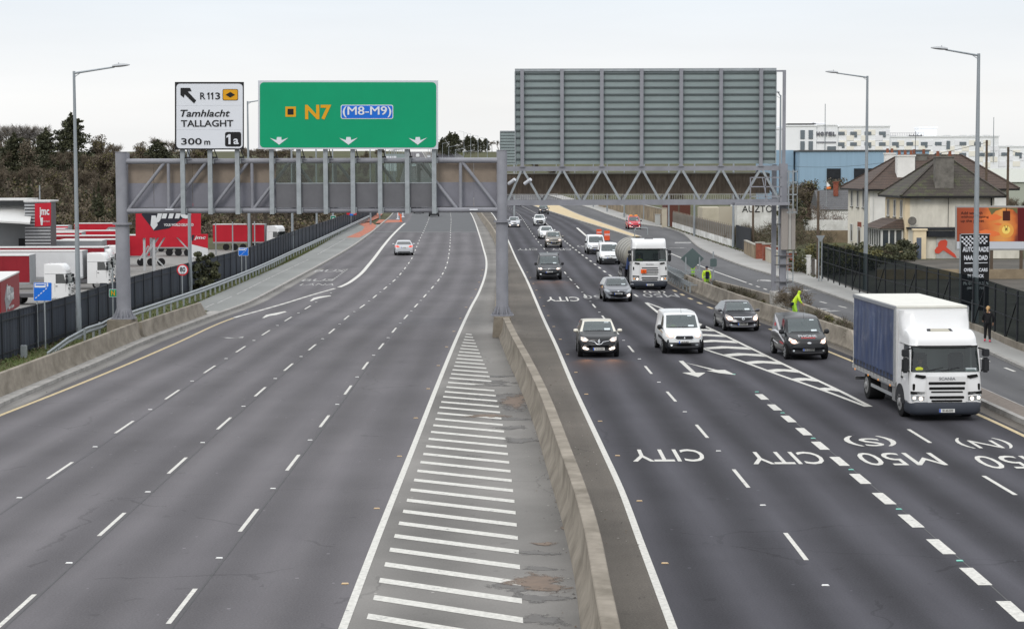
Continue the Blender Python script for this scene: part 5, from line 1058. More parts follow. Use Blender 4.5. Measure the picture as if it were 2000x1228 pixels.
# ================================================================= lorries
cabw = paintm('cab_white', (.66,.66,.66)); seamm = mat('dark_gap', (.01,.01,.01), .8)
def truck_cab(t, Wd, zl, zh, depth, high=False, pm=cabw, txt='181-KE-5592', det=True, adr=False, logo='SCANIA'):
    """front at y=0 facing -Y; zl lower edge of cab, zh roof"""
    hw = Wd/2; zl = .60; zw0 = 1.62 if not high else 1.97; zw1 = 2.46 if not high else 2.82      # windscreen base/top
    zb = .42
    # rings stacked in z: (z, halfwidth, y_front, corner radius)
    def ring(z, h, yf, r, yb): 
        pts = []; n = 6
        for i in range(n+1): a = R(180+90*i/n); pts.append((-h+r+r*math.cos(a), yf+r+r*math.sin(a)))
        for i in range(n+1): a = R(270+90*i/n); pts.append((h-r+r*math.cos(a), yf+r+r*math.sin(a)))
        pts += [(h, yb), (-h, yb)]
        return [Vector((x, y, z)) for x, y in pts]
    zs = [(zl,hw,.0,.22),(zl+.35,hw,.0,.22),(zl+.7,hw*.995,.02,.22),(zw0,hw*.985,.07,.24)]
    top = [(zw0+.02,hw*.98,.08,.24),(zw1-.02,hw*.955,.27,.24),(zw1+.03,hw*.95,.29,.24)]
    roofr = [(zw1+.10,hw*.945,.30,.3)]
    zz = zw1+.10; nR = 6
    for i in range(1, nR+1):
        u = i/nR; roofr.append((lerp(zz, zh, math.sin(u*math.pi/2)), hw*.945*(1-.03*u), .30+(.75 if not high else .55)*(1-math.cos(u*math.pi/2)), .3))
    m = MB(); m.rings([ring(a, b, c, d, depth) for a, b, c, d in zs]); m.build('cab', pm, t, smooth=35)
    m = MB(); m.rings([ring(a, b, c, d, depth) for a, b, c, d in top[-1:]+roofr]); m.build('cab_roof', pm, t, smooth=50)
    # pillars and rear wall of the glasshouse
    r0, r1_ = ring(*top[0][:1], top[0][1], top[0][2], top[0][3], depth), ring(top[1][0], top[1][1], top[1][2], top[1][3], depth)
    def strip2(idx, mt, nm_, off=0):
        q = MB(); q.add([r0[i] for i in idx]+[r1_[i] for i in idx], [(k, k+1, len(idx)+k+1, len(idx)+k) for k in range(len(idx)-1)]); o = q.build(nm_, mt, t, smooth=40); return o
    strip2([3,4,5,6,7,8,9,10], ws_t, 'windscreen')
    n_ = len(r0)
    # side: pillar | window | rear wall
    for sx in (-1, 1):
        q = MB(); x0, x1 = sx*top[0][1], sx*top[1][1]; xin = lambda z: lerp(x0, x1, (z-zw0)/(zw1-zw0)); yf0, yf1 = top[0][2]+.12, top[1][2]+.10
        A = [(yf0, zw0), (yf0+.10, zw0), (yf1+.10, zw1), (yf1, zw1)]; q.add([(xin(z), y, z) for y, z in A]+[(xin(z)-sx*.05, y, z) for y, z in A], [(0,1,2,3),(4,7,6,5),(0,4,5,1),(1,5,6,2),(2,6,7,3),(3,7,4,0)]); q.build('pillar', pm if not high else pm, t)
        q = MB(); A = [(yf0+.10, zw0-.0), (yf0+1.05, zw0-.0), (yf0+1.05, zw1), (yf1+.10, zw1)]; q.add([(xin(z)-sx*.012, y, z) for y, z in A], [(0,1,2,3)]); q.build('side_window', sd_g, t)
        q = MB(); A = [(yf0+1.05, zw0), (depth, zw0), (depth, zw1), (yf0+1.05, zw1)]; q.add([(xin(z), y, z) for y, z in A]+[(xin(z)-sx*.05, y, z) for y, z in A], [(0,1,2,3),(4,7,6,5),(0,4,5,1),(1,5,6,2),(2,6,7,3),(3,7,4,0)]); q.build('cab_side', pm, t)
        # front corner pillar filler
        idx = [0,1,2,3] if sx < 0 else [10,11,12,13]; strip2(idx, seamm if not high else pm, 'corner_pillar')
        # door seam + handle
        q = MB()
        for yy in (.32, 1.32): q.box(sx*hw*.99, sx*(hw*.99+.008), yy-.008, yy+.008, zl+.15, zw0)
        q.box(sx*hw*.99, sx*(hw*.99+.008), .32, 1.32, zl+.12, zl+.14); q.build('door_seam', seamm, t)
        q = MB(); q.box(sx*hw, sx*(hw+.03), 1.08, 1.25, zw0-.28, zw0-.22); q.build('door_handle', trim, t)
        # mirrors
        q = MB(); q.box(sx*(hw+.14)-.11, sx*(hw+.14)+.11, .10, .30, zw0-.02, zw0+.48); mo = q.build('mirror', trim, t, bevel=.05)
        q = MB(); q.box(sx*(hw+.14)-.11, sx*(hw+.14)+.11, .10, .30, zw0+.52, zw0+.76); q.bar((sx*hw*.9,.3,zw0+.8),(sx*(hw+.14),.2,zw0+.74),.05); q.bar((sx*hw*.95,.3,zw0+.02),(sx*(hw+.14),.2,zw0+.05),.05); q.build('mirror', trim, t, bevel=.03)
    q = MB(); q.box(-hw*.95, hw*.95, depth-.04, depth, zw0, zw1+.1); q.build('cab_back', pm, t)
    q = MB(); q.box(-hw*.9, hw*.9, .35, .75, zw0-.45, zw0+.03); q.build('dashboard', interior_m, t, bevel=.05)
    for sx in (-.62,.62): q = MB(); q.box(sx-.25, sx+.25, 1.15, 1.3, zl+.5, zw0+.55); q.build('seat', seat_m, t, bevel=.05)
    q = MB(); ringp = [Vector((-.62+.23*math.cos(a), .86+.12*math.sin(a), zw0+.02+.17*math.sin(a))) for a in [2*math.pi*i/16 for i in range(16)]]
    for i in range(16): q.tube(ringp[i], ringp[(i+1) % 16], .016, n=5, caps=False)
    q.build('steering_wheel', trim, t)
    # sun visor
    q = MB(); zt2 = zw1-.02
    for k in range(10):
        a0, a1 = -1+.2*k, -1+.2*(k+1)
        f = lambda a: (hw*.93*a, .27+.20*abs(a)**4-.13, zt2+.03)
        p0, p1 = f(a0), f(a1); q.add([(p0[0],p0[1],zt2+.0),(p1[0],p1[1],zt2+.0),(p1[0],p1[1]+.08,zt2+.06),(p0[0],p0[1]+.08,zt2+.06),(p0[0],p0[1]+.03,zt2-.01),(p1[0],p1[1]+.03,zt2-.01),(p1[0],p1[1]+.11,zt2+.05),(p0[0],p0[1]+.11,zt2+.05)], [(0,1,2,3),(4,7,6,5),(0,4,5,1),(3,2,6,7),(0,3,7,4),(1,5,6,2)])
    q.build('sun_visor', seamm, t)
    # grille block
    gz0, gz1 = .60, zw0-.08
    q = MB(); q.prism([(-.66,gz1-.02),(.66,gz1-.02),(.72,gz1-.5),(.66,gz0),(-.66,gz0),(-.72,gz1-.5)], -.05, .05, 'y'); gb = q.build('grille_panel', pm, t, bevel=.03)
    slots = [(1.27,.62,.05),(1.10,.60,.05),(.98,.54,.028),(.80,.58,.05),(.68,.52,.04)] if not high else [(1.52,.56,.04),(1.37,.60,.045),(1.22,.60,.045),(1.08,.56,.03),(.84,.58,.045),(.71,.54,.045)]
    for z, w_, h_ in slots: q = MB(); q.prism(rrect(2*w_, 2*h_*.9, .03, 2, 0, z), -.062, .0, 'y'); q.build('grille_slot', seamm, gb)
    text('lettering', logo, 1, mat('grey_letter',(.25,.26,.28),.4,metal=.4), gb, Matrix.Translation((0,-.058,zw0-.20)) @ FACE @ Matrix.Diagonal((.135,.135,.5,1)), depth=.02, bold=.02, xs=1.15)
    for sx in (-1, 1):
        q = MB(); q.prism([(sx*.70,zw0-.10),(sx*1.02,zw0-.06),(sx*1.06,zw0-.14),(sx*.80,zw0-.20),(sx*.70,zw0-.17)], .0, .12, 'y'); q.build('air_inlet', seamm, t)
        q = MB(); q.prism(rrect(.08,.22,.03,2,sx*hw*.90,zw0-.48), .02, .12, 'y'); q.build('corner_inlet', seamm, t)
        hx0 = sx*.74; q = MB(); q.prism([(sx*.70,.66),(sx*1.16,.68),(sx*1.18,.88),(sx*.72,.84)], -.0, .1, 'y'); hb = q.build('headlight', unlit, t, bevel=.015)
        q = MB(); q.prism(disc(14,.06,sx*.86,.755), -.012, .0, 'y'); q.build('bulb', lit if txt != 'x' else unlit, hb)
        q = MB(); q.prism(rrect(.09,.09,.02,2,sx*1.08,.78), -.012, .0, 'y'); q.build('bulb', lit if not adr else amb_l, hb)
        q = MB(); q.prism([(sx*.72,.87),(sx*1.19,.91),(sx*1.19,1.0),(sx*.72,.97)], .0, .1, 'y'); q.build('headlight_trim', seamm, t)
    # bumper
    bm_ = mat('truck_bumper', (.038,.043,.055), .5)
    q = MB(); q.rings([ring(z, hw*s, y, .3, 1.0) for z, s, y in ((.20,.93,.04),(.25,.97,-.04),(.34,.99,-.07),(.58,1,-.07),(.64,1,-.02))]); q.build('bumper', bm_, t, smooth=40)
    q = MB(); q.box(-.26,.26,-.10,-.07,.30,.415); o = q.build('number_plate', plate_m, t); q = MB(); q.box(-.26,-.215,-.104,-.10,.30,.415); q.build('country_strip', plate_b, o)
    text('plate_lettering', txt, 1, ink, o, Matrix.Translation((.02,-.104,.357)) @ FACE @ Matrix.Diagonal((.105,.105,.2,1)), depth=.01, bold=.02, xs=.68)
    for sx in (-.45, .1): q = MB(); q.bar((sx-.25,.02,zw0+.05),(sx+.35,.09,zw0+.16),.02); q.build('wiper', trim, t)
    return zw0, zw1
def twheel(t, x, y, r=.5, sx=1, wd=.30, dual=False):
    q = MB(); q.tube((x-sx*wd*(2 if dual else 1), y, r), (x-sx*.03, y, r), r, r, 28); q.tube((x-sx*.03, y, r), (x, y, r), r, r*.9, 28); o = q.build('wheel', tyre_m, t, smooth=45)
    q = MB(); q.tube((x-sx*.02,y,r),(x+sx*.008,y,r),r*.62,r*.58,20); q.tube((x+sx*.008,y,r),(x+sx*.07,y,r),r*.3,r*.22,14)
    for k in range(10): a = 2*math.pi*k/10; q.tube((x, y+r*.46*math.cos(a), r+r*.46*math.sin(a)), (x+sx*.03, y+r*.46*math.cos(a), r+r*.46*math.sin(a)), .025, n=6)
    q.build('rim', mat('steel_rim',(.24,.24,.24),.5,metal=.3), o, smooth=40)
# 5 box truck with blue curtain side
yaw5 = 2.5; p5 = G(1848,822)
bt = thing('box_lorry', p5, 'white fronted lorry with blue curtain sides at the right, nearest vehicle of all', 'lorry', rz=R(yaw5))
truck_cab(bt, 2.42, .6, 2.95, 1.95)
q = MB()   # wind deflector on the cab roof
def ringd(z, h, yf): return [Vector((x, y, z)) for x, y in ((-h, 1.95), (-h, yf+.28), (-h+.1, yf+.08), (-h*.6, yf), (0, yf-.03), (h*.6, yf), (h-.1, yf+.08), (h, yf+.28), (h, 1.95))]
q.rings([ringd(2.60,1.12,1.02), ringd(2.80,1.15,1.12), ringd(3.1,1.17,1.30), ringd(3.35,1.17,1.42), ringd(3.58,1.17,1.48)]); q.build('wind_deflector', cabw, bt, smooth=50)
q = MB(); q.add([(-.50,.62,2.80),(.45,.62,2.80),(.38,1.02,2.93),(-.43,1.02,2.93),(-.50,.62,2.86),(.45,.62,2.86),(.38,1.02,3.0),(-.43,1.02,3.0)], [(0,1,5,4),(4,5,6,7),(1,2,6,5),(0,4,7,3),(2,3,7,6),(0,3,2,1)]); q.build('roof_hatch', trim, bt)
q = MB(); q.add([(-.38,.68,2.885),(.33,.68,2.885),(.27,.98,3.005),(-.32,.98,3.005)], [(0,1,2,3)]); q.build('hatch_glass', mat('hatch_glass',(.35,.33,.27),.3), bt)
for sx in (-.8,-.25,.45,.85): q = MB(); q.box(sx-.02, sx+.02, .38, .43, 2.62, 2.72); q.build('marker_lamp', trim, bt)
bodym = mat('body_white_panel', (.58,.57,.52), .5, var=.05, vscale=1.5)
curt = mat('blue_curtain', (.022,.045,.120), .38, coat=.12, var=.35, vscale=1.0, stretch=(1,1.5,.5), col2=(.038,.065,.155), spec=.35)
bw_, y0b, y1b, z0b, z1b = 1.25, 2.05, 8.75, 1.02, 3.70
def boxsh(z): return z
q = MB(); q.box(-bw_, bw_, y0b, y1b, z1b-.10, z1b); q.build('box_roof', bodym, bt, bevel=.03)
q = MB(); q.box(-bw_+.01, bw_-.01, y0b, y0b+.08, z0b, z1b-.1); q.build('bulkhead', cabw, bt)
q = MB(); q.box(-bw_+.01, bw_-.01, y1b-.06, y1b, z0b, z1b-.1); q.build('rear_door', bodym, bt)
q = MB(); q.box(-bw_+.02, bw_-.02, y0b+.08, y1b-.06, z0b-.05, z0b+.08); q.build('load_floor', steel_d, bt)
for sx in (-1, 1):
    q = MB(); rs = []; ny = 90
    for i in range(ny+1):
        y = lerp(y0b+.16, y1b-.1, i/ny); row = []
        for k in range(9):
            z = lerp(z0b+.10, z1b-.12, k/8); bul = math.sin(math.pi*k/8)**.7; row.append(Vector((sx*(bw_-.005+.010*bul*math.sin(i*.62+1.6*math.sin(i*.13+k*.45))+.012*bul*math.sin(i*.19+k*.9)+.004*math.sin(i*1.9+k)), y, z)))
        rs.append(row)
    q.rings(rs, closed=False, caps=False); q.build('curtain', curt, bt, smooth=60)
    q = MB(); q.box(sx*bw_-.03, sx*bw_+.03, y0b-.01, y0b+.16, z0b, z1b-.06); q.build('corner_post', mat('alu_post',(.36,.37,.38),.4,metal=.4), bt, bevel=.01)
    q = MB(); q.box(sx*bw_-.03, sx*bw_+.03, y0b, y1b, z1b-.14, z1b-.02); q.build('cant_rail', mat('grey_rail',(.22,.23,.25),.5), bt, bevel=.01)
    q = MB(); q.box(sx*bw_-.03, sx*bw_+.02, y0b, y1b, z0b-.08, z0b+.05); q.build('side_rail', mat('pale_side_rail',(.30,.30,.30),.5), bt)
    for i in range(13):
        y = y0b+.45+i*.53; q = MB(); q.add([(sx*(bw_+.025), y-.12, z0b+.30), (sx*(bw_+.03), y+.12, z0b+.30), (sx*(bw_+.035), y+.03, z0b+.14), (sx*(bw_+.035), y-.03, z0b+.14), (sx*(bw_+.028), y-.02, z0b-.1), (sx*(bw_+.028), y+.02, z0b-.1)], [(0,1,2,3),(3,2,5,4)]); q.build('strap', black, bt)
    q = MB(); 
    for z in (.55, .88): q.box(sx*1.22-.02, sx*1.22+.02, 2.55, 5.75, z, z+.11)
    q.build('side_guard', mat('alu_post',(.36,.37,.38),.4,metal=.4), bt)
    q = MB(); q.box(sx*.62 if sx > 0 else -1.15, 1.15 if sx > 0 else -.62, 3.4, 4.6, .5, 1.0); q.build('fuel_tank', steel_d, bt, bevel=.06)
    twheel(bt, sx*1.22, 1.42, .5, sx); twheel(bt, sx*1.2, 6.6, .5, sx, dual=True)
    q = MB(); nn = 16; pts = [(1.42+.62*math.cos(a), .5+.62*math.sin(a)) for a in [math.pi*i/nn for i in range(nn+1)]]; q.add([(sx*1.235, a, b) for a, b in pts]+[(sx*.85, a, b) for a, b in pts], [tuple(range(nn+1))]+[(i, i+1, nn+2+i, nn+1+i) for i in range(nn)]); q.build('wheel_arch', trim, bt)
    q = MB(); q.box(sx*1.0 if sx > 0 else -1.24, 1.24 if sx > 0 else -1.0, 2.0, 2.5, .42, 1.1); q.build('step_box', mat('grey_step',(.20,.20,.2),.5), bt, bevel=.03)
    for yy in (2.6, 4.4, 6.0, 8.2): q = MB(); q.box(sx*1.285-.01, sx*1.285+.01, yy-.04, yy+.04, .9, .96); q.build('side_marker', amb_l, bt)
q = MB(); q.box(-.45,-.35,.3,8.6,.75,.98); q.box(.35,.45,.3,8.6,.75,.98); q.box(-1.2,1.15,8.5,8.6,.5,.62); q.build('chassis', steel_d, bt)
q = MB(); q.prism(disc(16,.13,-1.0+.22,0,sy=.5), -.004, .004, 'y'); o = q.build('windscreen_sticker', mat('yellow_green',(.55,.6,.05),.4), bt); o.location = (-.12,.10,1.74)
q = MB(); q.box(.66,1.02,.10,.11,1.66,1.76); q.build('windscreen_label', lab_m, bt)
# 7 tanker lorry
yaw7 = 1; p7 = G(1269,566)
tk = thing('tanker_lorry', p7, 'tall white cab tanker lorry with orange hazard plate on its grille, beside the guardrail', 'lorry', rz=R(yaw7))
truck_cab(tk, 2.5, .6, 3.5, 2.2, high=True, txt='142-D-4482', adr=True)
q = MB(); q.box(-.62,-.24,-.10,-.06,1.16,1.42); o = q.build('hazard_plate', mat('hazard_orange',(.85,.12,.01),.5), tk); q = MB(); q.box(-.61,-.25,-.104,-.10,1.285,1.295); q.build('plate_bar', ink, o)
text('plate_lettering', '30', 1, ink, o, Matrix.Translation((-.43,-.106,1.355)) @ FACE @ Matrix.Diagonal((.11,.11,.2,1)), depth=.01); text('plate_lettering', '1202', 1, ink, o, Matrix.Translation((-.43,-.106,1.22)) @ FACE @ Matrix.Diagonal((.11,.11,.2,1)), depth=.01)
q = MB(); q.box(-.3,.3,.85,1.1,3.46,3.54); q.build('roof_hatch', trim, tk)
tm = mat('tank_shell', (.24,.225,.19), .45, metal=.3, var=.15, vscale=1); q = MB(); rs = []
for y, k in ((3.2,.0),(3.22,.55),(3.35,.85),(3.6,.97),(3.9,1),(13.2,1),(13.6,.9),(13.7,.5)):
    rs.append([Vector((1.16*k*math.cos(a)*1.0-.35, y, 2.15+1.08*k*math.sin(a))) for a in [2*math.pi*i/28 for i in range(28)]])
q.rings(rs); q.build('tank', tm, tk, smooth=50)
q = MB()
for y in (5, 7.2, 9.4, 11.6):
    pr = None
    for i in range(29):
        a = 2*math.pi*i/28; v = Vector((1.17*math.cos(a)-.35, y, 2.15+1.09*math.sin(a)))
        if pr: q.bar(pr, v, .025)
        pr = v
q.build('tank_hoop', steel_d, tk)
q = MB(); path_ = [Vector((-.5,7,3.2)),Vector((-.5,7,3.95)),Vector((-.4,7,4.1)),Vector((.35,7,4.1)),Vector((.45,7,4.0)),Vector((.45,7,3.6))]
for a, b in zip(path_[:-1], path_[1:]): q.tube(a, b, .035, n=8)
q.bar((-.9,7,3.9),(-.1,7.5,3.95),.05); q.build('roof_rail', galv, tk)
q = MB(); q.box(-1.18,1.18,2.3,13.4,.95,1.12); q.build('chassis', steel_d, tk)
for sx in (-1,1):
    for yy in (1.4, 4.6, 10.2, 11.5, 12.8): twheel(tk, sx*1.22, yy, .5, sx)
    q = MB(); q.box(sx*1.2-.12, sx*1.2+.12, 3.9, 6.0, 1.02, 1.1); q.build('mudguard', trim, tk)
    q = MB(); 
    for yy in (2.4, 2.75, 3.1): q.box(sx*1.22-.1, sx*1.22+.1, yy, yy+.2, .5, 1.6)
    q.build('cylinder_rack', trim, tk)
q = MB(); q.add([(-1.45,2.6,1.3),(-.9,2.6,1.3),(-.9,2.7,2.1),(-1.35,2.7,2.1),(-1.45,3.2,1.3),(-.9,3.2,1.3),(-.9,3.1,2.1),(-1.35,3.1,2.1)], [(0,1,2,3),(4,7,6,5),(0,4,5,1),(3,2,6,7),(0,3,7,4),(1,5,6,2)]); q.build('blue_locker', mat('blue_locker',(.02,.04,.12),.5), tk)
q = MB(); q.box(-1.7,-1.2,3.2,5.2,1.35,1.5); q.build('hose_tray', trim, tk, bevel=.04)
for k in range(4): q = MB(); q.tube((-1.55+.12*k, 3.3+.9*k, .55), (-1.55+.12*k, 3.3+.9*k, 1.35), .12, n=12); q.build('hose_bottle', mat('bottle_grey',(.09,.09,.1),.4), tk, smooth=40)
q = MB(); q.box(.66,1.02,.11,.12,2.02,2.10); q.build('windscreen_label', lab_m, tk)
# ================================================================= buildings and street edge on the right
def wall_along(name, c, a, b, h, th, m, label, cat='wall', z=0.1, grp=None, cap=None):
    o = (c(a), a, 0); t = thing(name, o, label, cat, grp); mb = MB(); path = [(c(y), y, zr(y)+z) for y in rows(a, b)]
    mb.sweep(path, [(0,0),(0,h),(th,h),(th,0)]); mb.build('wall_face', m, t, world=True)
    if cap: mb = MB(); mb.sweep(path, [(-.04,h),(-.04,h+.08),(th+.04,h+.08),(th+.04,h)]); mb.build('coping', cap, t, world=True)
    return t
render_b = mat('brown_render', (.25,.20,.135), .9, var=.25, vscale=.5, dark=(.15,.115,.08)); render_c = mat('cream_render', (.42,.38,.30), .9, var=.1, vscale=.8)
white_w = mat('whitewashed_wall', (.62,.62,.60), .85, var=.16, vscale=.6, dark=(.42,.41,.38)); fibre = mat('grey_panel_fence', (.17,.16,.145), .9, var=.2, vscale=.8, stretch=(3,3,.4))
brick = mat('red_brick', (.22,.07,.045), .85, var=.3, vscale=5); blackm = mat('black_sheet', (.018,.02,.024), .7, var=.3, vscale=1); slate = mat('slate_roof', (.10,.10,.105), .8, var=.25, vscale=1.6); woodp = mat('wood_pole', (.10,.075,.055), .9, var=.2, vscale=3)
yy = lambda a, b: G(a, b).y
wall_along('garden_wall', wallS, yy(1295,442), yy(1225,419), 2.3, .25, render_b, 'long brown rendered wall behind the far footpath, past the red car', cap=conc_top)
wall_along('garden_wall', wallS, yy(1220,417), yy(1165,403), 1.3, .25, render_b, 'low far brown wall left of the long rendered wall', cap=conc_top)
t = wall_along('panel_wall', wallS, yy(1430,485), yy(1312,447), .85, .2, white_w, 'panel fence with white base running behind the right footpath')
mb = MB(); pth = [(wallS(y)+.05, y, .95) for y in rows(yy(1430,485), yy(1312,447))]; mb.sweep(pth, [(0,0),(0,1.4),(.08,1.4),(.08,0)]); mb.build('grey_panels', fibre, t, world=True)
q0 = None
y = yy(1430,485); i = 0
mb = MB(); mb.box(-.03,.06,-.06,.06,.85,2.45); q0 = mb.build('panel_post', conc, t)
while y < yy(1312,447):
    o = q0 if i == 0 else q0.copy()
    if i: COL.objects.link(o); o.parent = t
    o.location = Vector((wallS(y), y, .1))-t.location; y += 1.9; i += 1
def block(name, px0, px1, pyb, h, m, label, cat='wall', th=.3, extra=None):
    p = G(px0, pyb); p2 = G(px1, pyb); mb = MB(); mb.box(0, p2.x-p.x, 0, th, 0, h); mb.box(-.05, p2.x-p.x+.05, -.05, th+.05, h, h+.1)
    o = mb.build(name, m, None, bevel=.02); o.location = p; return tag(o, label, cat)
block('gate_pillar', 1293, 1303, 445, 2.7, render_c, 'tall cream pillar at the near end of the brown rendered wall', 'pillar', .8)
block('utility_cabinet', 1279.5, 1290, 441, 1.6, mat('pale_cabinet', (.40,.41,.40), .6), 'pale green grey street cabinet standing against the brown rendered wall', 'cabinet', .5)
t = wall_along('metal_gate', Cv([(1466,496),(1437,486)]), yy(1466,496), yy(1437,486), 2.4, .08, blackm, 'black sheet gate between the panel fence and the low rendered wall', 'gate')
wall_along('garden_wall', Cv([(1474,508),(1453,497)]), yy(1474,508), yy(1453,497), 1.25, .25, render_b, 'short low rendered wall beside the black gate and brick pillars', cap=conc_top)
for k, (px_, pb, lb) in enumerate(((1476,508,'red brick gate pillar, farthest, next to the low rendered wall'),(1490,511,'red brick gate pillar in the middle of the row'),(1507,517,'red brick gate pillar just left of the sign gantry column'),(1537,531,'red brick gate pillar just right of the sign gantry column'))):
    p = G(px_, pb); mb = MB(); mb.box(0,.75,-.35,.35,0,1.45); o = mb.build('brick_pillar', brick, None); o.location = p+Vector((0,0,.1)); mb = MB(); mb.box(-.06,.81,-.41,.41,1.45,1.56); mb.build('coping', conc_top, o); tag(o, lb, 'pillar', 'brick gate pillars')
wall_along('garden_wall', Cv([(1536,531),(1511,518)]), yy(1536,531), yy(1511,518), 1.15, .25, render_c, 'cream wall between the brick pillars, mostly behind the gantry column', cap=conc_top)
wall_along('garden_wall', Cv([(1506,517),(1494,511)]), yy(1506,517), yy(1494,511), 1.15, .25, render_c, 'cream wall between two brick pillars left of the gantry column', cap=conc_top)
wall_along('garden_wall', Cv([(1590,541),(1560,530)]), yy(1590,541), yy(1556,529), 1.2, .25, white_w, 'grubby whitewashed garden wall below the green hedge')
block('gate_pillar', 1576.5, 1583.5, 540, 1.55, white_w, 'whitewashed gate pillar at the end of the hedge', 'pillar', .4); block('gate_pillar', 1586, 1591.5, 543, 1.4, mat('dark_pillar',(.10,.09,.08),.9), 'dark gate pillar behind the yield sign posts', 'pillar', .4)
# black mesh fence
mesh_f = glass('black_mesh', (.010,.012,.015), .24, .9)
fc = Cv([(2140,735),(2000,690),(1909,650),(1671,572),(1605,547)])
_b = mesh_f.node_tree.nodes['Principled BSDF']; _b.inputs['Coat Weight'].default_value = 0; _b.inputs['Specular IOR Level'].default_value = 0
ft2 = thing('mesh_fence', (fc(120), 120, 0), 'tall black mesh fence with posts and diagonal braces along the right footpath', 'fence')
y0, y1 = 70, yy(1605,547); mb = MB(); mb.sweep([(fc(y), y, .3) for y in rows(y0, y1)], [(.02,.02),(.02,2.5)], closed=False, caps=False); mb.build('mesh', mesh_f, ft2, world=True)
mb = MB(); 
for z in (.33, 1.4, 2.5): mb.sweep([(fc(y), y, z) for y in rows(y0, y1)], [(-.02,0),(-.02,.05),(.03,.05),(.03,0)])
mb.build('rail', blackm, ft2, world=True)
mb = MB(); mb.sweep([(fc(y), y, 0) for y in rows(y0, 112)], [(-.12,0),(-.12,.42),(.25,.42),(.25,0)]); mb.build('plinth', conc, ft2, world=True)
y = 72; i = 0; mb = MB(); mb.box(-.04,.04,-.05,.05,0,2.65); q0 = mb.build('post', blackm, ft2)
while y < y1:
    o = q0 if i == 0 else q0.copy()
    if i: COL.objects.link(o); o.parent = ft2
    o.location = Vector((fc(y), y, .1))-ft2.location
    if i % 3 == 1: mb = MB(); mb.bar((fc(y), y, 2.4), (fc(y+2.6), y+2.6, .4), .05); mb.build('brace', blackm, ft2, world=True)
    y += 2.75; i += 1
lot = MB(); ys_ = rows(60, 182); vs_ = []
for y in ys_: vs_ += [(fc(y)+.05, y, .02), (fc(y)+34, y, .02)]
lot.add(vs_, [(2*i, 2*i+1, 2*i+3, 2*i+2) for i in range(len(ys_)-1)]); tag(lot.build('car_lot', mat('lot_tarmac', (.075,.068,.058), .9, var=.35, vscale=.25, bump=.3, bscale=6), None, fixn=False), kind='structure')
lw = MB(); lw.box(27.5, 48, 150, 150.3, 0, .75); tag(lw.build('low_lot_wall', render_b, None, origin=(30,150,0)), 'low brown wall across the car lot behind the black mesh fence', 'wall')
# generic house pieces
win_g = mat('window_pane', (.045,.055,.065), .08, spec=.9); frame_w = mat('white_frame', (.58,.58,.56), .5)
def window(par, x0, x1, y0, y1, z0, z1, ax, nx=1, nz=1, fm=None, depth=.08, fr=.07):
    """pane + frame on a wall; ax='y' wall faces -Y at y0; ax='x' wall faces -X at x0"""
    f = MB(); p = MB()
    if ax == 'y':
        p.box(x0, x1, y0-.02, y0-.0, z0, z1)
        for a, b, c, d in ((x0-fr,x1+fr,z0-fr,z0),(x0-fr,x1+fr,z1,z1+fr),(x0-fr,x0,z0,z1),(x1,x1+fr,z0,z1)): f.box(a, b, y0-depth, y0, c, d)
        for k in range(1, nx): x = lerp(x0, x1, k/nx); f.box(x-fr/2, x+fr/2, y0-depth, y0-.01, z0, z1)
        for k in range(1, nz): z = lerp(z0, z1, k/nz); f.box(x0, x1, y0-depth, y0-.01, z-fr/2, z+fr/2)
    else:
        p.box(x0-.02, x0, y0, y1, z0, z1)
        for a, b, c, d in ((y0-fr,y1+fr,z0-fr,z0),(y0-fr,y1+fr,z1,z1+fr),(y0-fr,y0,z0,z1),(y1,y1+fr,z0,z1)): f.box(x0-depth, x0, a, b, c, d)
        for k in range(1, nx): y = lerp(y0, y1, k/nx); f.box(x0-depth, x0-.01, y-fr/2, y+fr/2, z0, z1)
        for k in range(1, nz): z = lerp(z0, z1, k/nz); f.box(x0-depth, x0-.01, y0, y1, z-fr/2, z+fr/2)
    w = f.build('window', fm or frame_w, par, world=True); p2 = p.build('pane', win_g, w); 
    for v in p2.data.vertices: v.co -= par.location
    return w
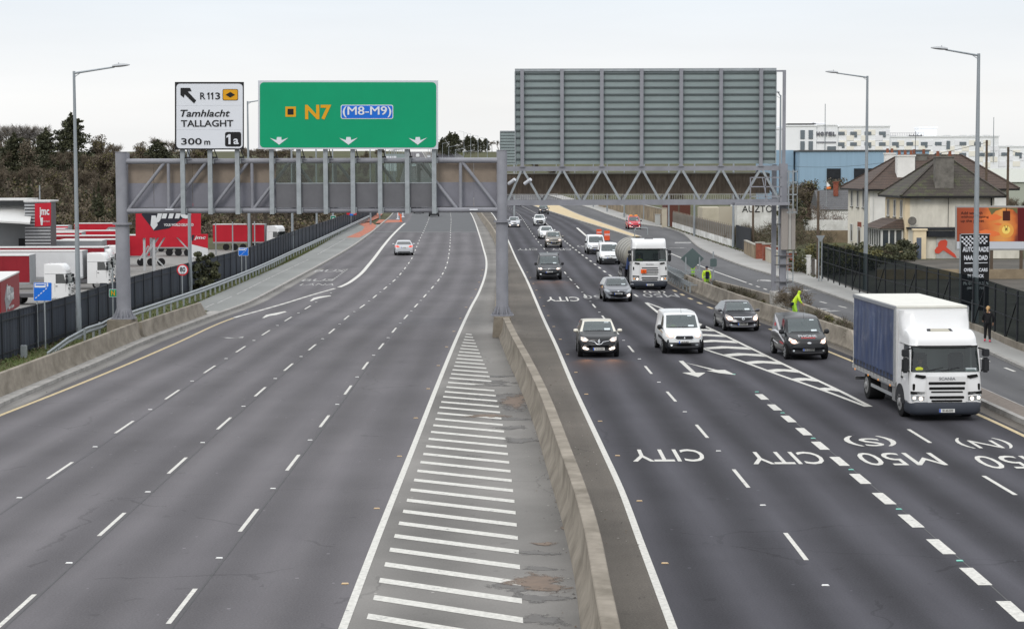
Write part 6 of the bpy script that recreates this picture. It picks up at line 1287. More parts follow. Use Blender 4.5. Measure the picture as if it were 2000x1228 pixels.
def roofmat(name, c, moss, dk, brickh=.32):
    m = bpy.data.materials.new(name); m.use_nodes = True; n = m.node_tree.nodes; l = m.node_tree.links; b = n['Principled BSDF']; b.inputs['Roughness'].default_value = .9
    t = n.new('ShaderNodeTexCoord'); s = n.new('ShaderNodeSeparateXYZ'); l.new(t.outputs['Object'], s.inputs[0])
    wv = n.new('ShaderNodeTexWave'); wv.wave_type = 'BANDS'; wv.bands_direction = 'Z'; wv.wave_profile = 'SAW'; wv.inputs['Scale'].default_value = 1.15; wv.inputs['Distortion'].default_value = .3; l.new(t.outputs['Object'], wv.inputs[0])
    z = n.new('ShaderNodeTexNoise'); z.inputs['Scale'].default_value = 1.1; z.inputs['Detail'].default_value = 8; z.inputs['Roughness'].default_value = .7; l.new(t.outputs['Object'], z.inputs[0])
    z4 = n.new('ShaderNodeTexNoise'); z4.inputs['Scale'].default_value = 9; z4.inputs['Detail'].default_value = 4; l.new(t.outputs['Object'], z4.inputs[0])
    r = n.new('ShaderNodeValToRGB'); l.new(z.outputs[0], r.inputs[0]); r.color_ramp.elements[0].position = .50; r.color_ramp.elements[0].color = (*c, 1); r.color_ramp.elements[1].position = .66; r.color_ramp.elements[1].color = (*moss, 1)
    mx = n.new('ShaderNodeMix'); mx.data_type = 'RGBA'; mx.blend_type = 'MULTIPLY'; mx.inputs[0].default_value = .4; l.new(r.outputs[0], mx.inputs[6]); l.new(wv.outputs[0], mx.inputs[7])
    mx2 = n.new('ShaderNodeMix'); mx2.data_type = 'RGBA'; mx2.blend_type = 'OVERLAY'; mx2.inputs[0].default_value = .7; l.new(mx.outputs[2], mx2.inputs[6]); l.new(z4.outputs[0], mx2.inputs[7]); l.new(mx2.outputs[2], b.inputs['Base Color'])
    u = n.new('ShaderNodeBump'); u.inputs['Strength'].default_value = .6; u.inputs['Distance'].default_value = .08; l.new(wv.outputs[0], u.inputs['Height']); l.new(u.outputs[0], b.inputs['Normal']); return m
roof_moss = roofmat('mossy_tiles', (.060,.050,.042), (.085,.095,.042), 1, .56); roof_brown = roofmat('brown_tiles', (.085,.058,.046), (.07,.052,.042), 1); roof_grey = roofmat('grey_slates', (.12,.12,.125), (.10,.10,.105), 1)
def hip(par, x0, x1, y0, y1, ze, rx0, rx1, ry0, ry1, zr2, m, th=.14, name='roof'):
    mb = MB(); mb.add([(x0,y0,ze),(x1,y0,ze),(x1,y1,ze),(x0,y1,ze),(rx0,ry0,zr2),(rx1,ry0,zr2),(rx1,ry1,zr2),(rx0,ry1,zr2)], [(0,1,5,4),(1,2,6,5),(2,3,7,6),(3,0,4,7),(4,5,6,7),(0,3,2,1)])
    r = mb.build(name, m, par, world=True)
    mb = MB(); mb.box(x0-.03, x1+.03, y0-.03, y1+.03, ze-.2, ze-.005); f = mb.build('fascia', mat('black_gutter',(.015,.015,.015),.6), r)
    for v in f.data.vertices: v.co -= par.location
    mb = MB()
    for a, b in (((x0,y0),(rx0,ry0)),((x1,y0),(rx1,ry0)),((x0,y1),(rx0,ry1)),((x1,y1),(rx1,ry1))): mb.bar((a[0],a[1],ze+.03), (b[0],b[1],zr2+.05), .22, .14)
    mb.bar((rx0,ry0,zr2+.05),(rx1,ry1,zr2+.05),.22,.14) if (rx0,ry0) != (rx1,ry1) else None
    f = mb.build('ridge_tiles', m, r)
    for v in f.data.vertices: v.co -= par.location
    return r
def chimney(par, x0, x1, y0, y1, z0, z1, m, pots):
    mb = MB(); mb.box(x0, x1, y0, y1, z0, z1); mb.box(x0-.08, x1+.08, y0-.08, y1+.08, z1, z1+.14); c = mb.build('chimney', m, par, world=True)
    for k in range(pots):
        x = lerp(x0+.3, x1-.3, k/max(1, pots-1)); q = MB(); q.tube((x, (y0+y1)/2, z1+.1), (x, (y0+y1)/2, z1+.62), .17, .14, 12); o = q.build('chimney_pot', mat('clay_pot',(.20,.075,.045),.8), c, smooth=40)
        for v in o.data.vertices: v.co -= par.location
    return c
pot = None
off_w = mat('off_white_render', (.66,.63,.55), .9, var=.13, vscale=.7, stretch=(1,1,.4), dark=(.50,.47,.40)); cream_y = mat('cream_yellow_render', (.66,.55,.38), .9, var=.1, vscale=.8); cream_l = mat('pale_cream_render', (.70,.66,.57), .9, var=.08, vscale=.7); white_r = mat('white_render', (.72,.71,.68), .9, var=.08, vscale=.8); grey_r = mat('cement_grey', (.15,.14,.125), .95, var=.3, vscale=1.5)
# near house
hb = thing('house', (41.7, 190, 0), 'house with mossy hipped roof and wide grey chimney, nearest behind the billboard', 'house', 'houses behind the right fence')
mb = MB(); mb.box(37.53, 46, 190, 200, -.2, 5.6); mb.build('wall', off_w, hb, world=True); mb = MB(); mb.box(37.48, 37.53, 189.98, 200.02, -.2, 5.6); mb.box(37.48, 37.95, 189.95, 190, -.2, 5.6); mb.build('wall', cream_y, hb, world=True)
hip(hb, 36.9, 46.9, 189.2, 200.8, 5.72, 41.9, 42.3, 194.6, 195.3, 9.55, roof_moss)
chimney(hb, 40.4, 42.15, 190.25, 191.2, 5.9, 9.35, grey_r, 2)
mb = MB(); mb.box(40.2, 42.35, 189.95, 191.3, 5.85, 6.0); mb.build('flashing', mat('lead_flashing',(.25,.25,.24),.7), hb, world=True)
for yc in (198.2, 194.8, 191.5): window(hb, 37.47, 0, yc-.45, yc+.45, 3.7, 5.25, 'x', 1, 1); q = MB(); q.box(37.3,37.48,yc-.55,yc+.55,3.5,3.62); q.build('sill', grey_r, hb, world=True)
mb = MB(); mb.box(35.4, 37.45, 190.6, 198.5, -.2, .8); mb.build('bay_base', cream_y, hb, world=True)
window(hb, 35.5, 37.3, 190.6, 0, .85, 2.45, 'y', 3, 1, fr=.15); window(hb, 35.4, 0, 190.8, 198.3, .85, 2.45, 'x', 6, 1, fr=.10)
mb = MB(); mb.box(35.42, 37.45, 190.62, 198.5, 2.45, 2.62); mb.add([(35.0,190.1,2.62),(37.45,190.1,2.62),(37.45,199,2.62),(35.0,199,2.62),(36.9,190.6,3.45),(37.45,190.6,3.45),(37.45,198.5,3.45),(36.9,198.5,3.45)], [(0,1,5,4),(1,2,6,5),(2,3,7,6),(3,0,4,7),(4,5,6,7),(0,3,2,1)]); mb.build('bay_roof', roof_brown, hb, world=True)
mb = MB(); mb.box(37.8, 47.5, 186.3, 189.93, -.2, 2.6); mb.build('shop_extension', off_w, hb, world=True)
mb = MB(); mb.box(38.8, 46.5, 185.9, 186.28, 1.95, 2.5); mb.box(37.6, 47.6, 186.1, 189.9, 2.6, 2.75); mb.build('fascia_board', blackm, hb, world=True)
mb = MB(); mb.box(37.5, 38.65, 185.7, 186.25, -.2, 2.55); mb.box(37.4, 38.75, 185.6, 186.28, 2.55, 2.72); mb.build('shop_pier', cream_y, hb, world=True)
mb = MB(); mb.box(37.75, 38.2, 185.66, 185.7, -.1, 1.9); mb.build('door', mat('slate_blue_door',(.10,.12,.16),.5), hb, world=True)
Yg = 186.2; mb = MB(); mb.box(39.7, 45, Yg-.02, Yg+.05, -.1, 1.95); o = mb.build('painted_shutter', mat('grubby_white_panel',(.36,.355,.34),.8,var=.2,vscale=1.2), hb, world=True)
redg = mat('gavel_red', (.55,.07,.04), .6)
S8 = lambda x, y: (1500+x/4, 200+y/4)
flat([S8(1347,1080),S8(1385,1072),S8(1402,1085),S8(1400,1110),S8(1392,1130),S8(1460,1185),S8(1475,1215),S8(1455,1210),S8(1370,1155),S8(1350,1170),S8(1335,1182),S8(1308,1178),S8(1302,1155),S8(1315,1135),S8(1328,1125),S8(1330,1100)], Yg-.06, .035, redg, hb, 'gavel_symbol')
q = MB(); q.rings([[Vector((38.05+.42*r_*math.cos(a), 189.55-.25*k, 3.35+.42*r_*math.sin(a))) for a in [2*math.pi*i/14 for i in range(14)]] for k, r_ in ((0,.35),(.5,.75),(1,1))]); q.bar((38.05,189.6,3.3),(38.3,189.98,3.1),.05); q.build('satellite_dish', grey_r, hb, world=True)
q = MB(); q.box(39.3,39.9,189.9,189.98,5.2,5.42); q.build('vent_box', frame_w, hb, world=True); q = MB(); q.tube((45.7,189.9,0),(45.7,189.9,5.5),.06,n=8); q.tube((41.6,189.93,2.6),(41.6,189.93,5.6),.025,n=6); q.build('drainpipe', blackm, hb, world=True)
# far house
ha = thing('house', (43, 209, 0), 'cream and white house with brown tiled hipped roof, left of the mossy roofed one', 'house', 'houses behind the right fence')
mb = MB(); mb.box(37.53, 52, 209, 222, -.2, 6.1); mb.build('wall', white_r, ha, world=True); mb = MB(); mb.box(37.46, 37.53, 208.98, 222, -.2, 6.1); mb.build('wall', cream_l, ha, world=True)
hip(ha, 36.7, 53, 208.2, 222.9, 6.2, 41.8, 48.5, 215.3, 215.7, 9.7, roof_brown)
chimney(ha, 40.7, 42.55, 210.6, 211.8, 6.6, 9.6, white_r, 3); chimney(ha, 43.0, 44.6, 214.2, 215.2, 9.0, 9.75, grey_r, 2); chimney(ha, 41.2, 42.3, 220, 221, 7.6, 9.9, white_r, 2)
for yc in (219.3, 215.5, 212): window(ha, 37.45, 0, yc-.5, yc+.5, 4.25, 5.9, 'x', 1, 1); q = MB(); q.box(37.3,37.46,yc-.6,yc+.6,4.05,4.18); q.build('sill', grey_r, ha, world=True)
window(ha, 37.45, 0, 218.6, 220.0, .4, 2.2, 'x', 1, 1); window(ha, 37.45, 0, 213.6, 215.4, -.1, 2.0, 'x', 1, 1); q = MB(); q.box(37.4,37.46,213.4,215.6,2.05,2.6); q.build('door_hood', brick, ha, world=True)
q = MB(); q.tube((37.9,208.93,0),(37.9,208.93,6),.06,n=8); q.build('drainpipe', frame_w, ha, world=True)
# rear: cottages with slate roofs, white walls, graffiti wall, sheds
def shed(name, x0, x1, y0, y1, h, m, label, cat, roof=None, rh=0, grp=None):
    t = thing(name, ((x0+x1)/2, y0, 0), label, cat, grp); z = zr(y0)
    mb = MB(); mb.box(x0, x1, y0, y1, z-.3, z+h); mb.build('wall', m, t, world=True)
    if roof:
        ym = (y0+y1)/2; mb = MB(); mb.add([(x0-.2,y0-.3,z+h),(x1+.2,y0-.3,z+h),(x1+.2,y1+.3,z+h),(x0-.2,y1+.3,z+h),(x0-.2,ym,z+h+rh),(x1+.2,ym,z+h+rh)], [(0,1,5,4),(2,3,4,5),(0,4,3),(1,2,5),(0,3,2,1)]); mb.build('roof', roof, t, world=True)
    return t
shed('boundary_wall', 36.0, 47.5, 246, 246.3, 2.0, white_w, 'white wall streaked with black marks, left of the cream house', 'wall')
shed('boundary_wall', 36.0, 42.5, 238, 238.3, .95, white_w, 'low white slab like wall in front of the streaked white wall', 'wall')
shed('boundary_wall', 30.5, 46, 227, 227.3, 1.3, render_b, 'brown boundary wall left of the cream house, behind railings', 'wall')
t = shed('cottage', 41.5, 62, 268, 276, 2.8, white_r, 'long low cottage with grey slate roof and brick chimney behind the shrubs', 'house', roof_grey, 2.6); chimney(t, 43.7, 44.3, 270.5, 271.1, 4.6, 6.4, brick, 0); chimney(t, 47.6, 48.6, 273, 273.8, 5, 6.6, grey_r, 0)
q = MB(); q.prism([(0,.2),(.0,1.0),(.22,.75),(.5,.45)], 0, .02, 'y'); o = q.build('flag', mat('flag_white',(.7,.7,.7),.7), None); o.location = (42.0, 266, 5.6); tag(o, 'small white and orange flag above the slate roofed cottage', 'flag'); q = MB(); q.prism([(0,0),(.0,.3),(.5,.3),(.6,.05)], -.01, .03, 'y'); q.build('orange_stripe', mat('flag_orange',(.75,.2,.05),.7), o); q = MB(); q.tube((-.03,0,-2.4),(-.03,0,1.6),.025,n=6); q.build('flagpole', galv, o)
t = shed('outbuilding', 29.2, 34.5, 258, 266, 3.75, white_w, 'windowless white outbuilding with black graffiti on its wall', 'outbuilding')
text('graffiti', 'AUZTO', 1, ink, t, Matrix.Translation(Vector((31.8,257.93,3.1))-t.location) @ FACE @ Matrix.Diagonal((1.15,1.25,1,1)), depth=.02)
shed('outbuilding', 26.3, 29.0, 275, 282, 3.0, render_c, 'cream flat roofed outbuilding left of the graffiti building', 'outbuilding', None); shed('outbuilding', 22.5, 26.0, 290, 298, 3.4, mat('dark_red_wall',(.10,.04,.03),.9), 'dark red brown shed behind the grey panel fence', 'outbuilding')
shed('outbuilding', 27.3, 31.5, 262, 262.4, 3.4, mat('low_cream', (.40,.36,.29),.9), 'cream wall with metal railings left of the graffiti building', 'wall')
# blue warehouse
blue_c = mat('blue_cladding', (.25,.36,.46), .6, var=.05, vscale=.3, stretch=(6,6,.3)); bw2 = thing('warehouse', (58, 330, 0), 'long pale blue clad warehouse in front of the white hotel', 'warehouse')
mb = MB(); mb.box(47.6, 69, 330, 360, 0, 11.1); mb.build('wall', blue_c, bw2, world=True); mb = MB(); mb.box(47.4, 69.2, 329.8, 360, 11.1, 11.35); mb.build('parapet', steel_d, bw2, world=True)
for a, b in ((1614,1641),(1667,1722)): mb = MB(); mb.box((a-1000)*330/FPX, (b-1000)*330/FPX, 329.85, 329.99, 0, 8.3); mb.build('loading_bay', blackm, bw2, world=True)
bw3 = shed('warehouse', 44.3, 47.3, 335, 362, 11.4, blue_c, 'narrow blue warehouse end wall left of the long blue one', 'warehouse')
shed('warehouse', 66, 86, 300, 330, 6.2, mat('pale_green_cladding',(.36,.38,.32),.7), 'pale low industrial roof behind the mossy house, right', 'warehouse', mat('pale_metal_roof',(.40,.41,.36),.5), 2.0)
shed('outbuilding', 76, 96, 240, 250, 3.3, mat('grey_green_shed',(.20,.23,.20),.8), 'low grey green shed at the right edge behind the hedges', 'outbuilding')
# hotel
HYt = 520.; hm = mat('hotel_white', (.80,.81,.82), .7, var=.03, vscale=.1); hb_ = mat('hotel_beige', (.78,.75,.67), .8); hg = mat('hotel_grey', (.76,.76,.78), .8); dw = mat('hotel_window', (.10,.125,.145), .15, spec=.9)
hx2 = lambda px: (px-1000)*HYt/FPX
hz = lambda py, px=1700: CAM_H + (330-.003*(px-1000)-py)*HYt/FPX
ht = thing('hotel', (hx2(1740), HYt, zr(HYt)), 'white hotel with beige chequered facade and HOTEL lettering on the skyline', 'hotel')
def hpart(nm_, m_, x0, x1, y0, y1, d=12, off=0):
    mb = MB(); mb.box(hx2(x0), hx2(x1), HYt+off, HYt+d, y0 if y0 < 5 and y0 == 0 else hz(y1), hz(y0)); return mb.build(nm_, m_, ht, world=True)
def hbig(x0, x1, ytop, m_, off=0, d=16): mb = MB(); mb.box(hx2(x0), hx2(x1), HYt+off, HYt+off+d, -1, hz(ytop)); mb.box(hx2(x0)-.2, hx2(x1)+.2, HYt+off-.2, HYt+off+d+.1, hz(ytop), hz(ytop)+.35); mb.build('wall', m_, ht, world=True)
hbig(1533,1593,247,hm,0); hbig(1593.2,1636,246,hm,.5); hbig(1636.3,1736,248.5,hm,0); hbig(1736.3,1950,268.5,hm,1); hbig(1950.3,2060,288,hm,2); hbig(1807,1842,250,hm,9,6); hbig(1597,1616,241,hg,6,6); hbig(1518,1532.7,252,hg,4)
mb = MB(); mb.box(hx2(1540), hx2(1596), HYt+3, HYt+9, hz(247), hz(241)); mb.build('roof_plant', black, ht, world=True)
for x in (1657,1678,1686,1714,1741,1774,1794,1847,1879,1898,1925,1970): mb = MB(); mb.box(hx2(x), hx2(x+12), HYt+3, HYt+5, hz(248.5 if x < 1730 else (268.5 if x < 1950 else 288)), hz(245.5 if x < 1730 else (265 if x < 1950 else 285))); mb.build('roof_unit', steel, ht, world=True)
mb = MB()
for k in range(21): x = lerp(1737,1805,k/20); mb.box(hx2(x)-.03, hx2(x)+.03, HYt+2, HYt+2.1, hz(268), hz(260))
mb.box(hx2(1737), hx2(1805), HYt+2, HYt+2.1, hz(260.5), hz(260)); mb.build('roof_railing', steel, ht, world=True)
rnd = random.Random(3)
for base, cols_, rws in ((-.12, [600+i*28.3 for i in range(5)], (1,)),):
    pass
def patches(x0, x1, ys, w_, off, ph):
    i = 0; x = x0
    while x < x1:
        for j, yv in enumerate(ys):
            if (i+j+ph) % 2 == 0: mb = MB(); mb.box(hx2(x), hx2(min(x+w_, x1)), HYt+off-.10, HYt+off-.005, hz(yv+10), hz(yv)); mb.build('facade_panel', hb_ if rnd.random() < .8 else hg, ht, world=True)
        x += w_; i += 1
patches(1638, 1735, (254, 265, 275, 286), 14, 0, 0); patches(1738, 1948, (275, 286, 296, 307, 318), 14, 1, 1); patches(1952, 2050, (294, 305, 316), 14, 2, 0)
def hw_(x0, x1, y0, y1, off=0): mb = MB(); mb.box(hx2(x0), hx2(x1), HYt+off-.2, HYt+off-.02, hz(y1), hz(y0)); return mb.build('window', dw, ht, world=True)
for x in (1635,1659,1687,1715): hw_(x+(.5 if x == 1635 else 0), x+13, 257.8, 264); hw_(x+8, x+13, 264, 268.5) if x in (1659,1715) else None; hw_(x+(.5 if x == 1635 else 0), x+13, 278.5, 285); hw_(x+8, x+13, 285, 289) if x in (1635,1687) else None
for x in (1742,1770,1798,1825.5,1873.5,1902): hw_(x, x+13, 278, 284.5, 1); hw_(x+8, x+13, 284.5, 288.5, 1) if x in (1742,1798,1902) else None
hw_(1848,1855,276,292,1)
for x in (1825.5,1873.5,1910,1929): hw_(x, x+13, 299.3, 306, 1); hw_(x+8.5, x+13, 306, 310, 1) if x == 1873.5 else None
for x in (1957,1984,2012): hw_(x, x+13, 299, 305, 2); hw_(x+8.5, x+13, 305, 310, 2) if x == 1984 else None
for x in (1562,1578): hw_(x, x+8.5, 254.5, 271.5); hw_(x, x+8.5, 276, 293)
hw_(1615,1632,286,294,.5); mb = MB(); mb.box(hx2(1594), hx2(1632), HYt+.3, HYt+.49, hz(279.5), hz(276.8)); mb.build('canopy', steel, ht, world=True)
for k, ch in enumerate('HOTEL'):
    fit_text(ch, (1594.5+k*7.9, 257.5, 1601.2+k*7.9, 265.2), HYt+.15, mat('hotel_letter',(.12,.12,.14),.5), ht, .06, name='letter', depth=.2)
# thin masts, telegraph poles
def pole(name, px, Y, z0, ytop, r, m, label, cat, cross=False):
    x = (px-1000)*Y/FPX; zt = CAM_H + (330-.003*(px-1000)-ytop)*Y/FPX; t = thing(name, (x, Y, z0), label, cat); mb = MB(); mb.tube((0,0,0), (0,0,zt-z0), r, r*.8, 8); mb.build('pole', m, t, smooth=40)
    if cross: mb = MB(); mb.bar((-.7,0,zt-z0-.5), (.7,0,zt-z0-.5), .09); [mb.tube((s,0,zt-z0-.45),(s,0,zt-z0-.3),.04,n=6) for s in (-.6,-.2,.2,.6)]; mb.build('crossarm', m, t)
    return t
pole('telegraph_pole', 1925, 205, 0, 274, .15, woodp, 'weathered wooden pole taller of the two right of the mossy roof', 'pole'); pole('telegraph_pole', 1967, 200, 0, 288, .15, woodp, 'shorter wooden pole near the right edge behind the billboard', 'pole')
pole('telegraph_pole', 1598, 150, 0, 373, .11, woodp, 'slim dark wooden pole behind the yield sign', 'pole'); pole('telegraph_pole', 1471, 198, 0, 396, .13, woodp, 'dark wooden pole beside the black gate on the right footpath', 'pole'); pole('telegraph_pole', 1326, 285, 0, 396, .16, woodp, 'thick dark pole behind the footpath near the panel fence', 'pole')
pole('roof_aerial', 1786, 212, 8, 257, .04, steel_d, 'thin television aerial mast on the brown roofed house', 'aerial', True); pole('flagpole', 1610, 520, 10, 204, .12, galv, 'thin mast on the hotel roof, left', 'mast'); pole('flagpole', 1938, 520, 10, 230, .12, galv, 'thin mast on the hotel roof, right', 'mast')
# billboard
BY = 150.; bbt = thing('billboard', D(1935, 488, BY).copy(), 'large orange advertising billboard with a light bulb picture, behind the black sign', 'billboard')
def bq(px0, py0, px1, py1, Y, th, m, nm_): return flat([(px0,py0),(px1,py0),(px1,py1),(px0,py1)], Y, th, m, bbt, nm_)
alu_f = mat('billboard_frame', (.30,.30,.29), .5)
bq(1866.5,402,2026,489,BY+.03,.2,alu_f,'frame')
ad = bpy.data.materials.new('poster_print'); ad.use_nodes = True; n = ad.node_tree.nodes; l = ad.node_tree.links; b = n['Principled BSDF']; b.inputs['Roughness'].default_value = .5
tcn = n.new('ShaderNodeTexCoord'); sp = n.new('ShaderNodeSeparateXYZ'); l.new(tcn.outputs['Object'], sp.inputs[0]); rp = n.new('ShaderNodeValToRGB'); mrg = n.new('ShaderNodeMapRange'); mrg.inputs[1].default_value = -2.6; mrg.inputs[2].default_value = 3.6; l.new(sp.outputs[0], mrg.inputs[0])
nzz = n.new('ShaderNodeTexNoise'); nzz.inputs['Scale'].default_value = .9; nzz.inputs['Detail'].default_value = 3; l.new(tcn.outputs['Object'], nzz.inputs[0]); ad1 = n.new('ShaderNodeMath'); ad1.operation = 'MULTIPLY_ADD'; ad1.inputs[1].default_value = .22; l.new(nzz.outputs[0], ad1.inputs[0]); l.new(mrg.outputs[0], ad1.inputs[2]); l.new(ad1.outputs[0], rp.inputs[0])
el = rp.color_ramp.elements; el[0].position = .08; el[0].color = (.28,.045,.012,1); el[1].position = 1; el[1].color = (.13,.012,.008,1)
for p_, c_ in ((.40,(.36,.07,.018)),(.50,(.62,.16,.03)),(.68,(.70,.30,.07)),(.80,(.55,.13,.02)),(.86,(.16,.02,.01))): q_ = el.new(p_); q_.color = (*c_, 1)
l.new(rp.outputs[0], b.inputs['Base Color'])
bq(1869,405.5,2024,471.5,BY,.02,ad,'poster'); bq(1869,471.8,2024,486,BY,.02,mat('poster_white',(.50,.52,.56),.5),'poster_strip')
darkred = mat('print_dark', (.06,.015,.01), .6); cloud = mat('print_cloud', (.72,.17,.05), .6); bq(1988,405.6,2024,471.4,BY-.004,.003,mat('print_maroon',(.10,.008,.01),.5),'poster_block')
for pts in ([(1917,428),(1930,421),(1945,418),(1958,424),(1952,429),(1935,431)], [(1912,452),(1925,448),(1945,452),(1960,458),(1940,462),(1918,459)], [(1940,437),(1950,435),(1958,438),(1950,441)]): flat(pts, BY-.006, .004, cloud, bbt, 'print_cloud')
flat([(1930,406),(1987,406),(1987,418),(1978,409),(1960,407),(1945,412),(1937,420)], BY-.005, .003, mat('print_green',(.14,.13,.055),.6), bbt, 'print_shape')
flat(disc(26, 14.5, 1965.5, 450), BY-.010, .004, mat('print_bulb',(.72,.33,.07),.5), bbt, 'bulb_print'); flat(disc(20, 8, 1965, 449), BY-.014, .003, mat('print_bulb2',(.85,.62,.15),.5), bbt, 'bulb_print')
flat([(1958.5,412),(1973,412),(1973,431),(1958.5,431)], BY-.012, .004, darkred, bbt, 'bulb_print'); flat([(1964.7,405.6),(1966.3,405.6),(1966.3,413),(1964.7,413)], BY-.012, .004, darkred, bbt, 'bulb_print'); flat([(1963,440),(1964,448),(1965.5,444),(1967,448),(1968,440),(1968.8,440),(1967,452),(1965.5,448),(1964,452),(1962,440)], BY-.018, .003, darkred, bbt, 'bulb_print')
ptx = mat('print_text', (.045,.012,.01), .6)
fit_text('Add warmth', (1876.5,413,1919,419), BY-.01, ptx, bbt, .01); fit_text('without heating', (1876.5,421,1931,427), BY-.01, ptx, bbt, .01); fit_text('up the planet', (1876.5,428.5,1922,435.5), BY-.01, ptx, bbt, .01)
for px_ in (1880, 1937, 1995): mb = MB(); a = D(px_, 488, BY+.1); mb.box(a.x-.1, a.x+.1, BY+.05, BY+.25, 0, a.z); mb.build('leg', woodp, bbt, world=True)
mb = MB(); a = D(1880,440,BY); mb.bar((D(1960,500,BY).x, BY+.2, .2), (D(1960,500,BY).x, BY+1.8, 0), .1); mb.build('leg_brace', woodp, bbt, world=True)
# black trade sign
TY = 117.; tt_ = thing('totem_sign', (D(1905,600,TY).x, TY, 0), 'tall black advertising sign with white lettering and chequered top behind the mesh fence', 'sign board')
a = D(1877,458,TY); c = D(1933,458,TY); mb = MB(); mb.box(a.x, c.x, TY, TY+.18, .0, a.z); mb.build('board', black_s, tt_, world=True); mb = MB(); mb.box(a.x-.04, a.x, TY-.01, TY+.19, 0, a.z+.04); mb.box(a.x-.04, c.x+.04, TY-.01, TY+.19, a.z, a.z+.04); mb.build('frame', galv, tt_, world=True)
sw = white_s; YT = TY-.015
fit_text('AUTO TRADE', (1880,482,1931,492), YT, sw, tt_, .03); fit_text('NAAS ROAD', (1883,498.5,1929,508), YT, sw, tt_, .03); flat([(1884,513),(1929,512.5),(1929,513.6),(1884,515)], YT, .01, sw, tt_, 'rule_line')
fit_text('OVER 50 CARS', (1882.5,523.5,1929,530.5), YT, sw, tt_, .03); fit_text('IN STOCK', (1890,535.5,1922,542), YT, sw, tt_, .03); fit_text('Ph: 01 456 0 2876', (1881.5,550,1931,556.5), YT, sw, tt_, .015); fit_text('(087) 21 7253', (1888.5,560,1925,566), YT, sw, tt_, .015)
rr = random.Random(5); mb = MB()
for i in range(14):
    for j in range(5):
        if (i+j) % 2 == 0 and j < 5-abs(i-4)*.25:
            x = 1878+i*3.9; y_ = 459.5+j*4+(.35*abs(i-7)); w_ = 3.7; sk = 1.0*math.sin(i*.8); 
            if x+w_ > 1932: continue
            P_ = [D(x+sk*.3, y_, YT), D(x+w_+sk*.3, y_+.6, YT), D(x+w_, y_+3.9, YT), D(x, y_+3.4, YT)]; mb.prism([(p.x, p.z) for p in P_], YT, YT+.01, 'y')
mb.build('chequered_flag', sw, tt_, world=True)
# yield sign seen from behind
p = G(1602,552); t = thing('yield_sign', p, 'triangular yield sign seen from behind on two galvanised posts', 'road sign')
for s in (-.12, .1): mb = MB(); mb.tube((s,0,0),(s,0,3.3),.045,n=8); mb.build('post', galv, t, smooth=40)
flat([(1594,460),(1611.5,460),(1604,472),(1601.5,472)], p.y-.12, .03, mat('sign_back_grey',(.22,.24,.25),.5), t, 'panel')
# works signs in the planted strip
p = G(1352,552); t = thing('diamond_sign', p, 'large dark diamond sign seen from behind on a post frame near the guardrail', 'road sign'); Y = p.y; db = mat('sign_back_dark', (.085,.115,.115), .5)
flat([(1329,505),(1352.5,484.5),(1375,505),(1352.5,525.5)], Y, .04, db, t, 'panel')
mb = MB()
for px_ in (1339,1366): a = D(px_,502,Y+.08); mb.box(a.x-.05,a.x+.05,Y-.12,Y-.02,0,a.z)
for py_ in (528, 534): a = D(1339,py_,Y); b2 = D(1366,py_,Y); mb.box(a.x,b2.x,Y-.1,Y-.04,a.z-.04,a.z+.04)
mb.build('post_frame', galv, t, world=True)
p = G(1393,562); t = thing('round_sign', p, 'small square edged sign seen from behind on a single post beside the worker', 'road sign'); mb = MB(); mb.tube((0,0,0),(0,0,2.55),.05,n=8); mb.build('post', galv, t, smooth=40)
flat(rpx(1387,505,1400,521,3), p.y-.08, .03, db, t, 'panel')
# orange barrier boards by the slip lane
orm = mat('orange_board', (.72,.10,.035), .55, var=.15, vscale=6)
for k, (x0, x1, yb, h) in enumerate(((1165,1175,462,.55),(1180,1191,474,1.0))):
    p = G(x0, yb); t = thing('works_barrier', p, ['orange plastic works barrier, farther, behind the white vans','orange plastic works barrier, nearer, just behind the white van roof'][k], 'barrier', 'orange works barriers'); w_ = (x1-x0)*p.y/FPX
    mb = MB(); mb.box(0,w_,0,.06,.25,h+.35); mb.box(.02,w_-.02,-.02,.0,h*.5,h*.62); mb.build('board', orm, t, bevel=.02); mb = MB(); [mb.box(w_*u-.03,w_*u+.03,-.3,.3,0,.08) for u in (.1,.9)]; [mb.box(w_*u-.02,w_*u+.02,0,.06,0,.4) for u in (.1,.9)]; mb.build('foot', black, t)
    mb = MB(); [mb.box(w_*(.1+.16*i), w_*(.18+.16*i), -.012, 0, h*.8, h*.95+.1) for i in range(6)]; mb.build('white_bars', white_s, t)
# crash rail right, by the tanker
rp_ = Cv([(1345,552),(1320,540),(1306,531),(1290,524),(1270,512)], dz=.7); t = thing('guardrail', (rp_(150),150,0), 'double beam crash rail leading into the right concrete barrier', 'guardrail')
ya_, yb_ = G(1345,552,.7).y, G(1270,512,.7).y
for off, nm_ in ((0,'rail'),(.9,'rail')): mb = MB(); mb.sweep([(rp_(y)+off, y, .62) for y in rows(ya_, yb_)], [(.0,-.16),(.05,-.12),(.05,-.07),(0,-.02),(0,.02),(.05,.07),(.05,.12),(0,.16),(-.02,.16),(-.02,-.16)]); mb.build(nm_, galv, t, world=True)
for i in range(int((yb_-ya_)/2)+1):
    y = ya_+2*i; mb = MB(); mb.box(rp_(y)+.05, rp_(y)+.15, y-.05, y+.05, 0, .75); mb.box(rp_(y)+.15, rp_(y)+.9, y-.04, y+.04, .5, .58); mb.build('rail_post', galv, t, world=True)
